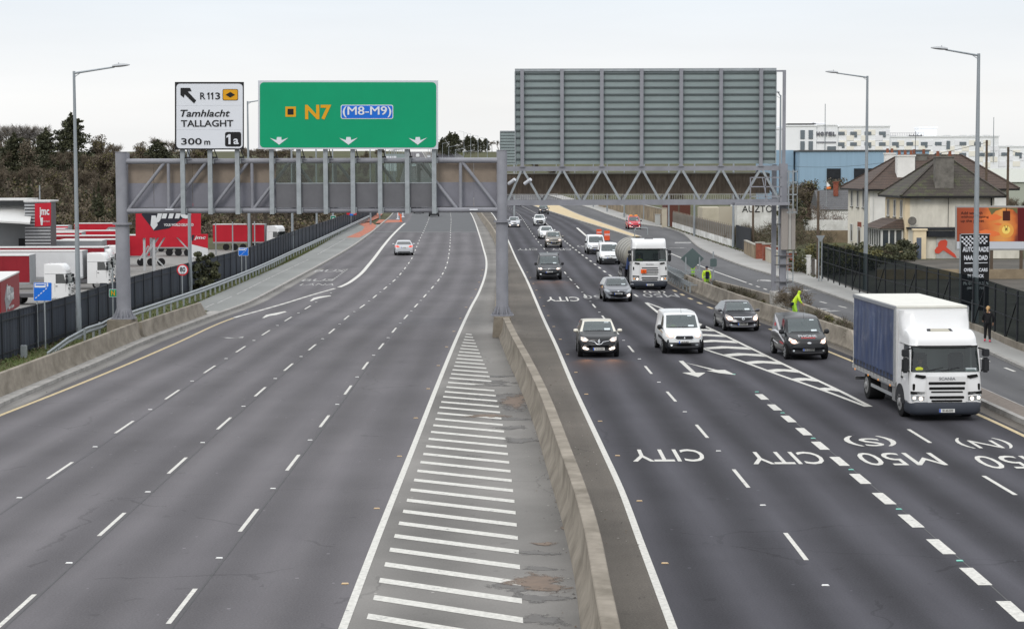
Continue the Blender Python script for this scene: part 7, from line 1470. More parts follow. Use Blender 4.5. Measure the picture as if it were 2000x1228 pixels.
# overhead wires
def wire(p, q, sag, label):
    p, q = Vector(p), Vector(q); mb = MB(); pr = None
    for i in range(13):
        u = i/12; v = p.lerp(q, u) - Vector((0,0,sag*4*u*(1-u)))
        if pr: mb.tube(pr, v, .022, n=5, caps=False)
        pr = v
    tag(mb.build('overhead_wire', black, None, origin=p), label, 'wire')
wire(D(1925,279,205), D(1490,318,330), 1.5, 'thin dark overhead wire running left from the taller wooden pole across the blue warehouse')
wire(D(1967,292,200), D(2100,300,190), .5, 'thin dark overhead wire running right from the shorter wooden pole')
# ================================================================= depot on the left
YZ = -3.9; jr = mat('depot_red', (.42,.014,.028), .45, var=.08, vscale=.6); jrd = mat('depot_red_dark', (.22,.012,.02), .5, var=.1, vscale=.6); jw = mat('trailer_white', (.56,.57,.58), .5, var=.06, vscale=.5); jg = mat('trailer_grey', (.26,.27,.28), .6, var=.12, vscale=.6); jb = mat('logo_dark', (.02,.02,.03), .5); roofw = mat('trailer_roof', (.55,.55,.54), .5, var=.05, vscale=.4)
dx = lambda px, Y: (px-1000)*Y/FPX
dep = thing('depot_building', (dx(40,225), 225, YZ), 'grey ribbed depot building with a red logo panel on its corner', 'building')
corr = mat('corrugated_cladding', (.34,.35,.36), .5, metal=.2, var=.08, vscale=.4)
mb = MB(); z = YZ
x0, x1 = dx(50,225), dx(99,225)
mb.box(x0, x1, 225.14, 228, YZ, 4.85); mb.build('wall_core', steel_d, dep, world=True); mb = MB()
while z < 4.8: mb.box(x0-.02, x1+.02, 225.0, 225.1, z, z+.2); z += .36
mb.build('ribbed_wall', corr, dep, world=True)
mb = MB(); mb.box(x0-.1, x1+.1, 224.9, 229, 4.85, 5.02); mb.box(dx(-60,225), x0-.1, 226, 232, 5.0, 5.2); mb.build('roof', roofw, dep, world=True)
mb = MB(); mb.box(dx(-80,225), x0-.02, 229, 231, YZ, 5.0); mb.build('wall', mat('depot_front',(.24,.25,.26),.5,var=.1,vscale=.5), dep, world=True)
mb = MB(); mb.add([(dx(-60,225),223,3.0),(dx(68,225),223,2.6),(dx(50,225),229,4.4),(dx(-60,225),229,4.4),(dx(-60,225),223,2.8),(dx(68,225),223,2.4),(dx(50,225),229,4.2),(dx(-60,225),229,4.2)], [(0,1,2,3),(4,7,6,5),(0,4,5,1),(1,5,6,2),(2,6,7,3),(3,7,4,0)]); mb.build('canopy', roofw, dep, world=True)
mb = MB(); mb.box(dx(20,225), dx(49,225), 228.9, 229, YZ, 0.6); mb.build('door_opening', black, dep, world=True)
flat([(68,397.5),(99.5,396),(99.5,441),(68,443)], 224.85, .08, jr, dep, 'logo_panel'); fit_text('jmc', (77,405,96,425), 224.82, jw, dep, .03); fit_text('VAN TRANS', (83,431,97,434), 224.82, jw, dep, .0); flat([(78,425),(84,425),(83,440),(80,440)], 224.80, .03, jw, dep, 'logo_tie')
def trailer(px_r, Y, Lt, side, label, roofc=None, logo=None, cab=None, back=False, lrot=90, top=.1, grp='lorry trailers parked in the depot', red=True):
    """side-on trailer whose right (front) end is at px_r"""
    x1 = dx(px_r, Y); t = thing('lorry_trailer', (x1-Lt/2, Y, YZ), label, 'trailer', grp); h = top-YZ
    mb = MB(); mb.box(-Lt/2, Lt/2, 0, 2.5, 1.15, h-.08); mb.build('box_side', side, t, bevel=.03); mb = MB(); mb.box(-Lt/2, Lt/2, -.03, 2.53, h-.10, h); mb.build('roof', roofc or roofw, t)
    mb = MB(); mb.box(-Lt/2, Lt/2, -.02, 0, 1.1, 1.3); mb.box(Lt/2, Lt/2+.04, 0, 2.5, 1.15, h); mb.build('frame', jg, t)
    mb = MB(); [mb.box(-Lt/2+.6+i*1.3, -Lt/2+.66+i*1.3, -.015, 0, 1.3, h-.1) for i in range(int((Lt-.6)/1.3))]; mb.build('curtain_straps', side, t)
    for i in range(3): mb = MB(); mb.tube((-Lt/2+2.0+i*1.3, 0, .5), (-Lt/2+2.0+i*1.3, .3, .5), .5, n=20); mb.build('wheel', tyre_m, t, smooth=40)
    if logo:
        a, b_, s_ = logo; P0 = D(a, 0, Y); zc = h*.62
        mb = MB(); w_ = 3.4; xx = dx(a, Y)-t.location.x; mb.prism([(xx-w_*.6, zc-.2),(xx-w_*.2, zc+.9),(xx+w_*.75, zc+.9),(xx+w_*.6, zc-.75),(xx-.1, zc-.75)], -.035, -.02, 'y'); mb.build('logo_shape', jb if s_ else jg, t)
        text('lettering', b_, 1, jw, t, Matrix.Translation((xx+.1, -.045, zc+.1)) @ FACE @ Matrix.Diagonal((1.35,1.35,1,1)), depth=.02, bold=.03, shear=.2)
    return t
trailer(62-5, 196, 13.6, jrd, 'dark red trailer behind the nearest red one, roof level with the white cabs'); trailer(238, 254, 17, jrd, 'long dark red trailer whose roof line passes behind the gantry post'); trailer(200, 236, 20, jg, 'long grey sided trailer in the middle row of the depot', red=False)
trailer(161, 206, 14.5, jw, 'long white trailer behind the white tractor cab with black arch'); trailer(204, 216, 14, jrd, 'dark red trailer with white roof, one row behind the long white one'); trailer(232, 240, 7, jrd, 'dark red trailer just left of the gantry post, under the red logo trailer'); trailer(236, 275, 12, jr, 'bright red trailer roofed white in the back rows, left of the gantry post'); trailer(385, 285, 6, jr, 'bright red trailer glimpsed right of the big logo board legs'); trailer(160, 268, 5, jr, 'red trailer end right of the lamp post in the middle rows')
trailer(245, 313, 8.0, jr, 'bright red trailer with white logo lettering at the back of the depot', logo=(222,'jmc',False)); trailer(134, 300, 4, jr, 'short red trailer end beside the depot building, left of the lamp post', jw); trailer(128, 285, 3, jrd, 'short dark red trailer just below the other beside the depot building', jw)
trailer(293, 256, 3.2, jr, 'red trailer end seen right of the gantry post below the big logo board'); trailer(356, 300, 5.2, jr, 'red trailer behind the steel legs of the big logo board', top=-.6)
tj = trailer(517, 305, 7.9, jr, 'bright red curtain trailer of the lorry driving off behind the fence', grp=None)
def art_cab(px_front, Y, label, rz=90, h=3.75, dep_=2.3):
    t = thing('lorry_tractor', (dx(px_front, Y), Y+1.25, YZ), label, 'lorry', 'white lorry cabs in the depot', R(rz))
    truck_cab(t, 2.46, 1.1, h, dep_, high=True, txt='x'); 
    for sx in (-1,1):
        for yy_ in (1.3, 4.9): twheel(t, sx*1.22, yy_, .5, sx)
    mb = MB(); mb.box(-1.2,1.2,2.3,5.6,.7,1.05); mb.build('chassis', steel_d, t)
    return t
art_cab(134, 182, 'white tractor cab behind the near bus lane sign, nearest of the parked cabs'); art_cab(213, 206, 'white tractor cab with dark wheel arch, between the lamp post and gantry post'); art_cab(222, 216, 'white tractor cab mostly hidden behind the other, only its dark grille showing'); art_cab(245, 226, 'white tractor cab partly hidden by the left gantry post')
art_cab(553, 304, 'white tractor cab pulling the bright red trailer beyond the fence', rz=68)
# near-left red trailer seen along its length
t = thing('lorry_trailer', (-40.9, 157, YZ), 'nearest red trailer with grey and white logo on its side, at the left edge', 'trailer', 'lorry trailers parked in the depot', R(8))
mb = MB(); mb.box(-1.25,1.25,-6.8,6.8,1.15,3.92); mb.build('box_side', jrd, t, bevel=.03); mb = MB(); mb.box(-1.28,1.28,-6.82,6.82,3.9,4.02); mb.build('roof', roofw, t); mb = MB(); mb.box(-1.2,1.2,-6.86,-6.8,1.2,3.88); mb.build('rear_door', mat('bright_red_door',(.55,.02,.03),.4), t); mb = MB(); [mb.box(x-.03,x+.03,-6.9,-6.86,1.2,3.85) for x in (-.8,-.2,.2,.8)]; mb.build('locking_bar', galv, t)
MS = Matrix.Translation((1.29, 0, 2.6)) @ Matrix.Rotation(R(90), 4, 'Z') @ FACE
mb = MB(); mb.prism([(-4.2,2.4),(-2.6,3.4),(2.2,2.95),(2.4,2.2),(-2.2,1.6),(-3.2,1.35)], 1.255, 1.27, 'x'); mb.build('logo_shape', jg, t)
text('lettering', 'jmc', 1, jw, t, Matrix.Translation((0,0,.45)) @ MS @ Matrix.Translation((-1.6,0,0)) @ Matrix.Diagonal((1.6,1.2,1,1)), depth=.02, bold=.03, shear=.2); text('lettering', 'VAN TRANS', 1, jw, t, Matrix.Translation((0,0,-.3)) @ MS @ Matrix.Diagonal((.75,.75,1,1)), depth=.02, bold=.03, shear=.2)
text('lettering', 'Thurles - Co. Tipperary', 1, jw, t, Matrix.Translation((0,0,-1.05)) @ MS @ Matrix.Diagonal((.42,.35,1,1)), depth=.02, shear=.2)
for i in range(3):
    mb = MB(); mb.tube((.95,-4.8+1.3*i,.5),(1.25,-4.8+1.3*i,.5),.5,n=20); mb.build('wheel', tyre_m, t, smooth=40)
# billboard of the depot
JY = 243.; jt = thing('logo_billboard', (dx(328,JY), JY, YZ), 'big red logo board with a white slogan, standing on white steel legs in the depot', 'billboard')
flat([(265,397),(392,397),(392,463),(265,465)], JY, .25, jr, jt, 'board'); flat([(276,419),(301,397),(375,397),(379,411),(330,446),(301,451)], JY-.02, .015, jb, jt, 'logo_shape')
fit_text('jmc', (300,399,376,436), JY-.06, jw, jt, .05, .25); fit_text('YOUR WORLD DELIVERED', (320,436.5,378,442), JY-.05, jw, jt, .03); flat([(296,421),(304,421),(308,440),(300,449),(294,440)], JY-.04, .02, jw, jt, 'logo_tie')
wm = mat('white_steel', (.42,.43,.44), .5)
for px_, yo in ((281,0),(298,2.2),(300,0),(375,0)):
    mb = MB(); x = dx(px_, JY+yo); mb.box(x-.14, x+.14, JY+yo+.3, JY+yo+.5, YZ, 2.0 if yo == 0 else 1.0); mb.build('leg', wm, jt, world=True)
for a, b_ in (((322,463),(300,500)),((345,463),(375,495)),((281,505),(300,470)),((300,500),(323,523)),((272,508),(290,480)),((310,463),(285,500))): mb = MB(); mb.bar(D(*a,JY+.5), D(*b_,JY+.9), .16); mb.build('strut', wm, jt, world=True)
t = thing('logo_sign', (dx(391,205), 205, YZ), 'small red and white logo sign beside the ivy covered fence', 'sign board'); flat([(374.5,457),(406,457),(406,485),(374.5,477)], 205, .1, jr, t, 'board'); flat([(374.5,477.3),(406,485.3),(406,503),(374.5,503)], 205, .1, jw, t, 'board'); fit_text('jmc', (379,461,402,469), 204.97, jw, t, .03, .25); flat([(374.5,459),(380,459),(377,470),(374.5,470)], 204.98, .02, jb, t, 'logo_shape'); mb = MB(); mb.box(dx(376,205), dx(378,205), 205.1, 205.2, YZ, 0); mb.box(dx(403,205), dx(405,205), 205.1, 205.2, YZ, 0); mb.build('leg', wm, t, world=True)
for k, (px_, Y, yt, lb) in enumerate(((80,250,362,'thin grey pole left of the far lamp post among the trees'),(455,270,433,'thin grey pole in front of the bright red lorry'),(422,290,435,'thin pole with a round sign back at the left end of the red lorry'),(498,280,432,'thin camera pole in front of the white lorry cab'))): pole('thin_pole', px_, Y, YZ, yt, .1, galv, lb, 'pole')
# far skyline beyond the rise
shed('far_building', dx(850,1080), dx(872,1080), 1080, 1090, 5.5, grey_r, 'grey tower like block on the crest beyond the green sign', 'building')
og = thing('sign_gantry', (-35, 700, zr(700)), 'distant overhead sign frame on the rising road', 'gantry', 'sign gantries'); z7 = zr(700)
mb = MB(); mb.box(-46,-27,700,700.4,z7+6,z7+7); mb.build('beam', steel, og, world=True); [ (lambda m_: (m_.box(x,x+.4,700,700.4,z7,z7+7), m_.build('post', steel, og, world=True)))(MB()) for x in (-46,-27.4)]; mb = MB(); mb.box(-44,-37,699.8,700,z7+5.6,z7+8.6); mb.build('sign_panel', alu, og, world=True)
ow = thing('direction_sign', (dx(754,560), 560, zr(560)), 'distant white sign on legs seen through the clear gantry panels', 'road sign'); flat([(751,305),(774,305),(774,334),(751,334)], 560, .1, white_s, ow, 'panel'); mb = MB(); [mb.box(dx(px_,560)-.1, dx(px_,560)+.1, 560.1, 560.3, zr(560), CAM_H-1) for px_ in (755,770)]; mb.build('legs', galv, ow, world=True)
sg = D(978,258,330); sb2 = thing('direction_sign', (dx(992,330), 330, 0), 'smaller sign seen from behind, showing left of the huge ribbed one', 'road sign', 'gantry signs seen from behind'); back(sb2, dx(978,330), dx(1011,330), CAM_H+(330-322)*330/FPX, CAM_H+(330-258)*330/FPX, 330, 11)
mb = MB(); [mb.box(dx(px_,330)-.15, dx(px_,330)+.15, 330.1, 330.3, 0, CAM_H+4) for px_ in (982,1005)]; mb.build('legs', galv, sb2, world=True)
# ================================================================= vegetation
def leafmat(name, c, v=.35, sc=.8): return mat(name, c, .85, var=v, vscale=sc, spec=.25)
L_dk = leafmat('foliage_dark', (.050,.054,.032)); L_md = leafmat('foliage_mid', (.078,.080,.042)); L_lt = leafmat('foliage_light', (.095,.115,.045))
B_dk = leafmat('twig_dark', (.075,.060,.045)); B_md = leafmat('twig_brown', (.125,.100,.072)); B_lt = leafmat('twig_pale', (.15,.125,.09)); bark = mat('bark', (.085,.07,.055), .95, var=.3, vscale=2); R_br = leafmat('bramble_russet', (.105,.062,.048)); Y_ol = leafmat('olive_leaf', (.12,.11,.045)); frostg = leafmat('pale_twig', (.26,.245,.24))
def quad(mb, c, s, rn, m, flatz=1.0, asp=1.0):
    a = Vector((rn.gauss(0,1), rn.gauss(0,1), rn.gauss(0,1)*flatz)).normalized(); b = a.cross(Vector((rn.gauss(0,1), rn.gauss(0,1), rn.gauss(0,1)))).normalized()
    a *= s*asp; b *= s/asp; mb.add([c-a-b*.6, c+a*.2-b, c+a+b*.5, c-a*.3+b], [(0,1,2,3)], m)
def foliage(mb, rn, clumps, per, leaf, shades=3, flatz=1, asp=1):
    for (c, r) in clumps:
        base = rn.choice([0,0,1,1,2]) if shades == 3 else 0
        for _ in range(per):
            d = Vector((rn.gauss(0,1), rn.gauss(0,1), rn.gauss(0,1))).normalized()*r*rn.random()**.4; d.z *= .75
            quad(mb, c+d, leaf*rn.uniform(.6,1.3), rn, min(2, max(0, base + rn.choice([-1,0,0,1]))), flatz, asp)
def branches(mb, rn, p, d, ln, r, depth, tips, n=4):
    q = p + d*ln; mb.tube(p, q, r, r*.68, n, caps=False)
    if depth == 0: tips.append((q, d)); return
    for _ in range(rn.choice([2,3,3]) if depth > 1 else 3):
        nd = (d + Vector((rn.gauss(0,.42), rn.gauss(0,.42), rn.gauss(0.06,.28)))).normalized(); branches(mb, rn, p.lerp(q, rn.uniform(.55,1)), nd, ln*rn.uniform(.62,.85), r*.6, depth-1, tips, 3)
def make_tree(kind, seed, h=13.):
    rn = random.Random(seed); nm_ = {'conifer':'evergreen_tree','ivy':'ivy_tree','bare':'bare_tree','pale':'bare_tree','cypress':'cypress_tree'}[kind]
    t = bpy.data.objects.new(nm_, None); COL.objects.link(t); tr = MB(); tips = []
    if kind in ('bare','pale','ivy'):
        branches(tr, rn, Vector((0,0,0)), Vector((rn.uniform(-.05,.05),0,1)), h*.27, h*.022, 4, tips, 6)
        tr.build('trunk', bark, t); cr_ = MB()
        if kind == 'ivy':
            foliage(cr_, rn, [(q, h*.085) for q, d in tips] + [(Vector((rn.gauss(0,.6), rn.gauss(0,.6), h*rn.uniform(.1,.6))), h*.09) for _ in range(60)], 30, .15)
            cr_.build('crown', [B_dk, B_md, Y_ol] if seed % 2 else [B_md, L_dk, B_lt], t, fixn=False)
        else:
            ms = [B_dk, B_md, B_lt] if kind == 'bare' else [B_lt, frostg, frostg]
            for q, d in tips:
                for _ in range(40):
                    dd = (d*.6 + Vector((rn.gauss(0,.6), rn.gauss(0,.6), rn.gauss(.1,.5)))).normalized(); a = q - d*rn.uniform(0, h*.06) ; b = a + dd*h*rn.uniform(.03,.10); s = dd.cross(Vector((rn.gauss(0,1),rn.gauss(0,1),rn.gauss(0,1)))).normalized()*.026; cr_.add([a-s, a+s, b+s*.5, b-s*.5], [(0,1,2,3)], rn.choice([0,1,1,2]))
            cr_.build('crown', ms, t, fixn=False)
    elif kind == 'conifer':
        tr.tube((0,0,0), (0,0,h*.9), h*.02, h*.006, 6); tr.build('trunk', bark, t); cr_ = MB(); cl = []
        for i in range(150):
            u = rn.random()**.9; a = rn.uniform(0, 6.28); rr_ = h*.33*(1-u**2.0)**.6*rn.uniform(.45,1.1); c = Vector((rr_*math.cos(a), rr_*math.sin(a), h*(.10+.84*u))); cl.append((c, h*.085*(1.2-u*.4)))
        for i in range(16):
            a = rn.uniform(0, 6.28); u = rn.uniform(.5, .98); ln = h*rn.uniform(.14,.34)*(1.25-u*.8)
            for k in range(6): q_ = k/5; cl.append((Vector((ln*q_*math.cos(a), ln*q_*math.sin(a), h*u+ln*q_*rn.uniform(.12,.3))), h*.030*(1.2-q_*.6)))
        for k in range(6): cl.append((Vector((rn.gauss(0,.1), rn.gauss(0,.1), h*(.92+.025*k))), h*.028*(1.3-k*.15)))
        foliage(cr_, rn, cl, 42, .20, flatz=.6, asp=1.5); cr_.build('crown', [L_dk, L_dk, L_md], t, fixn=False)
    else:
        tr.tube((0,0,0), (0,0,h*.7), h*.02, h*.008, 6); tr.build('trunk', bark, t); cr_ = MB()
        foliage(cr_, rn, [(Vector((h*.13*rn.gauss(0,.6)*(1-u), h*.13*rn.gauss(0,.6)*(1-u), h*(.06+.92*u))), h*.07*(1.1-u)) for u in [rn.random() for _ in range(60)]], 45, .19); cr_.build('crown', [L_dk, L_md, L_dk], t, fixn=False)
    return t
LB = {'conifer': 'dark green spreading evergreen in the wood behind the depot', 'ivy': 'ivy hung brown green tree in the wood behind the depot', 'bare': 'leafless brown twiggy tree in the wood behind the depot', 'pale': 'pale leafless tree on the skyline at the far left of the wood', 'cypress': 'narrow dark cypress standing among the depot trees'}
CT = {'conifer': 'conifer', 'ivy': 'tree', 'bare': 'tree', 'pale': 'tree', 'cypress': 'conifer'}
protos = {k: [make_tree(k, s) for s in ss] for k, ss in (('conifer', (1,2,3)), ('ivy', (4,5,11)), ('bare', (6,7,8)), ('pale', (9,)), ('cypress', (10,)))}
usedp = set()
def put(kind, x, y, z, s, rn, label=None, grp=None):
    t0 = rn.choice(protos[kind]); 
    if t0.name in usedp: t = copy_tree(t0)
    else: t = t0; usedp.add(t0.name)
    t.location = (x, y, z); t.rotation_euler = (0,0,rn.uniform(0,6.28)); t.scale = (s*rn.uniform(.9,1.15), s*rn.uniform(.9,1.15), s)
    return tag(t, label or LB[kind], CT[kind], grp or ('wood behind the depot: %s trees' % kind))
rn = random.Random(21)
for row, (Y, step, kinds, hs) in enumerate(((338,5.2,['bare','bare','ivy','bare'],.50),(350,4.0,['ivy','bare','bare','bare'],.62),(368,3.8,['bare','ivy','bare','bare','ivy'],.76),(388,4.0,['bare','ivy','bare','conifer','ivy','bare'],.82),(410,4.6,['conifer','ivy','bare','ivy','bare'],.86))):
    x = dx(-40, Y); xe = dx(500 if row < 2 else (640 if row < 4 else 600), Y)
    while x < xe:
        y = Y+rn.uniform(-6,6); px_ = 1000+x*FPX/y; k = rn.choice(kinds)
        if px_ > 480 and k == 'conifer': k = 'ivy'
        s = hs*rn.uniform(.85,1.15)*(1 if px_ > 60 else .93)
        put(k, x, y, hG(x, y)-.3, s, rn); x += step*rn.uniform(.75,1.25)
for i in range(4): x = dx(10+22*i, 470); put('pale', x, 470, hG(x,470)+1, 1.1, rn)
for px_, Y, s in ((488,300,1.45),(497,318,1.5),(700,420,.8),(640,400,.85),(600,390,.8),(560,372,.9),(730,450,.75),(520,340,1.25)):
    x = dx(px_, Y); put('bare', x, Y, hG(x, Y), s, rn, 'leafless tree right of the white sign, behind the green sign', 'bare trees behind the green sign')
for px_, Y, s in ((195,345,.55),(186,347,.45),(228,340,.5),(60,350,.6)): x = dx(px_, Y); put('cypress', x, Y, hG(x,Y), s, rn)
for i in range(46):
    Y = 430+rn.random()*230; px_ = rn.uniform(470, 765-40*(Y > 550)); x = dx(px_, Y); put(rn.choice(['bare','ivy','bare']), x, Y, min(hG(x, Y), CAM_H+(333-318)*Y/FPX)-.5, .55+.1*rn.random(), rn, 'leafless tree on the hillside behind the middle of the left gantry', 'hillside trees behind the gantry panels')
# bramble and scrub under the wood (one mass nobody could count)
us_ = MB(); r2 = random.Random(4)
for _ in range(46000):
    y = 334+r2.random()**1.2*95; x = dx(-60, y)+r2.random()*(dx(690, y)-dx(-60, y)); hgt = 2.6*(.4+.6*abs(math.sin(x*.31)*math.cos(y*.23+x*.11))); z = hG(x, y)+r2.random()*hgt
    quad(us_, Vector((x, y, z)), r2.uniform(.12,.27), r2, min(3 if r2.random() < .3 else 1, int(2.0*abs(math.sin(x*.17+y*.11))+r2.random()*1.9)))
tag(us_.build('woodland_scrub', [B_dk, B_md, L_dk, Y_ol], None, fixn=False), kind='stuff')
# skyline trees on the crest
for i, (px_, Y, k, s) in enumerate(((866,1060,'conifer',.72),(880,1050,'conifer',.95),(890,1080,'conifer',.9),(902,1100,'bare',.75),(914,1100,'conifer',.78),(925,1120,'conifer',.72),(938,1120,'conifer',.62),(950,1140,'conifer',.6),(962,1150,'bare',.7),(974,1150,'bare',.75),(845,1080,'bare',.7),(1560,450,'bare',.7),(1000,1150,'conifer',.7))):
    x = dx(px_, Y); put(k, x, Y, zr(Y)-.3, s, rn, 'small far %s on the skyline between the two gantry signs' % ('evergreen' if k == 'conifer' else 'leafless tree') if px_ < 1400 else 'leafless tree beside the blue warehouse wall', 'skyline trees %s' % k)
# verges further up the road: hedgerows
for i in range(16):
    y = 520+i*32; put('bare' if i % 3 else 'ivy', kerbL(y)-12-rn.random()*6, y, zr(y)-.5, .6, rn, 'leafless roadside tree on the left of the far rise', 'roadside trees on the far rise')
for i in range(14):
    y = 330+i*45; put('bare' if i % 2 else 'ivy', wallS(y)+9+rn.random()*10, y, zr(y)-.3, .5, rn, 'leafless tree right of the far rising road, behind the lattice gantry', 'trees right of the far road')
for px_, Y, s, k, lb in ((1592,300,.40,'conifer','dark rounded evergreen in front of the blue warehouse'),(1580,305,.32,'conifer','smaller dark evergreen left of the rounded one by the blue warehouse'),(1660,300,.33,'bare','bare dark shrub tree in front of the warehouse loading bay'),(1640,298,.28,'bare','lower bare shrub tree near the warehouse loading bay'),(1550,330,.55,'bare','bare tree left of the blue warehouse, behind the gantry column'),(1915,240,.52,'bare','reddish leafless tree by the taller wooden pole'),(1940,245,.55,'bare','leafless tree between the two wooden poles'),(1975,245,.55,'bare','leafless tree right of the shorter wooden pole'),(1998,240,.5,'bare','leafless tree at the right edge behind the billboard'),(1960,235,.30,'ivy','low ivy covered tree behind the billboard')):
    x = dx(px_, Y); put(k, x, Y, 0, s, rn, lb, 'trees behind the houses')
for i, px_ in enumerate((1545, 1562, 1580, 1603, 1622, 1645, 1668, 1690)): put('ivy' if i % 3 else 'bare', dx(px_, 292+4*(i % 3)), 292+4*(i % 3), 0, .60+.06*(i % 3), rn, 'dark scrubby tree in the row along the foot of the blue warehouse', 'scrubby trees below the blue warehouse')
def bush(name, p, rx, ry, rz_, ms, label, n=26, per=55, leaf=.07, cat='shrub', grp=None, seed=0, twiggy=False):
    r_ = random.Random(seed+int(p[0]*7)); mb = MB(); cl = []
    for _ in range(n):
        a = r_.uniform(0, 6.28); q = r_.random()**.5; u = r_.random(); cl.append((Vector((rx*q*math.cos(a), ry*q*math.sin(a), rz_*(.15+.8*u)*(1-.4*q*q))), min(rx, rz_)*.26))
    t = thing(name, p, label, cat, grp)
    if twiggy:
        for c, r in cl:
            for _ in range(per):
                d = Vector((r_.gauss(0,.6), r_.gauss(0,.6), abs(r_.gauss(.5,.5)))).normalized(); a = c + Vector((r_.gauss(0,.5), r_.gauss(0,.5), r_.gauss(0,.5)))*r; b = a+d*leaf*6; s = d.cross(Vector((r_.gauss(0,1),r_.gauss(0,1),0))).normalized()*leaf*.22; mb.add([a-s,a+s,b+s*.4,b-s*.4], [(0,1,2,3)], r_.choice([0,1,2]))
    else: foliage(mb, r_, cl, per, leaf)
    mb.build('foliage', ms, t, fixn=False); st = MB()
    for _ in range(5): a = r_.uniform(0,6.28); st.tube((0,0,0), (rx*.4*math.cos(a), ry*.4*math.sin(a), rz_*.5), .02, .01, 5)
    st.build('stem', bark, t); return t
GRN = [L_dk, L_md, L_lt]; BRN = [B_dk, B_md, L_md]; RUS = [R_br, B_md, B_dk]
y1 = G(385,568).y; bush('ivy_clump', (fence(138)+.3, 139, 0), .9, 4.5, 3.0, [L_dk, L_dk, L_md], 'dark ivy clump smothering the left fence beside the logo sign', 60, 70, .09, 'ivy', seed=3)
for i, (x, y, rx, ry, rz_, ms, lb, tw) in enumerate(((24.7,158,2.2,5.5,2.4,[L_md,L_dk,Y_ol],'big green hedge bush right of the gantry column, over the whitewashed wall',0),(27.6,161,2.6,5,2.2,[L_dk,L_md,Y_ol],'dark green hedge behind the yield sign',0),(29.5,176,3.5,6,1.5,[L_dk,L_md,Y_ol],'low green scrub in front of the cream house',0),(33.5,180,3,4,1.7,[L_dk,L_md,L_md],'dark shrub below the far house door',0),(36.2,184.5,1.6,2.5,1.7,[L_dk,L_dk,L_md],'dark evergreen shrub in front of the bay window',0),(27.5,206,3,8,2.6,BRN,'thicket of bare brown brambles behind the black gate',1),(24.9,214,1.6,6,2.2,BRN,'bare scrub spilling behind the panel fence',1),(31,218,4,7,2.2,BRN,'brown winter scrub behind the gantry column',1),(40,257,5,4,3.4,RUS,'dense russet thicket above the streaked white wall',1),(36,262,3,4,3.2,[L_md,L_dk,B_md],'green brown bush left of the russet thicket',0),(34.5,245,1.8,3,5.0,[L_dk,L_md,B_md],'tall ivy covered bush just right of the gantry column',0),(33,186,3.0,5,1.0,BRN,'low dry scrub behind the black mesh fence',1),(47,246,5,4,2.5,[L_dk,L_md,B_md],'hedge behind the mossy roofed house, right',0))):
    bush('shrub', (x, y, 0), rx, ry, rz_, ms, lb, 45, 60, .10 if not tw else .085, 'shrub', 'scrub behind the right footpath', i, bool(tw))
# planted strip between the barriers
for i in range(17):
    y = 90+i*3.1+rn.uniform(-.8,.8); x = (rb(y)+.3+bw(y))/2
    if 110 < y < 117: continue
    bush('strip_shrub', (x, y, .1), .55, 1.1, rn.uniform(.6,1.0), [B_md, B_dk, L_md] if i % 3 else [Y_ol, L_md, B_md], 'scrubby little plant in the strip between the right barrier and planter wall', 14, 34, .05, 'shrub', 'scrubby plants in the planted strip', i, i % 3 > 0)
bush('strip_shrub', (hx(1528)+.3, 112.2, .5), .9, .6, 1.1, [B_lt, B_md, B_md], 'leafless pale bush in front of the whitish gantry plinth', 20, 50, .06, 'shrub', None, 9, True)
# grass tufts, litter leaves along the verges (nobody could count them)
gm = MB(); r_ = random.Random(8)
for _ in range(15000):
    y = 62+r_.random()**1.3*200; x0 = fence(y)-.1; x1 = (kerbL(y)-1.0) if y < 117 else pathLf(y); 
    u = r_.random(); x = lerp(x0, x1+.05, u); s = r_.uniform(.03,.10); a = r_.uniform(0,3.14); c = Vector((x, y, .06)); w_ = Vector((math.cos(a), math.sin(a), 0))*.012*(1+y/70); gm.add([c-w_, c+w_, c+Vector((r_.gauss(0,.04), r_.gauss(0,.04), s*(1+y/140)))], [(0,1,2)], r_.choice([0,0,1,2]))
tag(gm.build('verge_grass_blades', [leafmat('blade_green',(.10,.135,.045)), leafmat('blade_olive',(.13,.13,.055)), leafmat('blade_straw',(.15,.125,.07))], None, fixn=False), kind='stuff')
gm = MB()
for _ in range(900):
    side = r_.random(); y = 30+r_.random()*120
    x = kerbL(y)+r_.random()**2*.9 if side < .3 else (barB(y)-r_.random()**2*.5 if side < .55 else (barB(y)+.8+r_.random()*1.0 if side < .8 else mainR(y)-r_.random()**2*.6)); s = r_.uniform(.012,.035); a = r_.uniform(0,6.28)
    gm.add([Vector((x+s*math.cos(a+k*1.57), y+s*math.sin(a+k*1.57), .012+.01*(k % 2))) for k in range(4)], [(0,1,2,3)], r_.choice([0,1,2]))
tag(gm.build('road_litter', [mat('litter_pale',(.35,.33,.30),.8), mat('litter_brown',(.12,.08,.05),.9), mat('litter_dark',(.05,.045,.04),.9)], None, fixn=False), kind='stuff')
gw = leafmat('weed_green', (.07,.09,.035)); wd_ = MB()
for _ in range(4200):
    side = r_.random(); 
    if side < .5: y = 150+r_.random()*150; x = wallS(y)-.02-r_.random()**2*.35; z = .13
    elif side < .75: y = 62+r_.random()*60; x = fence(y)+.1+r_.random()**2*.5; z = .05
    else: y = 92+r_.random()*60; x = rb(y)+.5+r_.random()*.8; z = .12
    c = Vector((x, y, z)); quad(wd_, c+Vector((0,0,r_.random()*.12)), r_.uniform(.03,.08), r_, r_.choice([0,1]))
tag(wd_.build('weeds', [gw, B_md], None, fixn=False), kind='stuff')
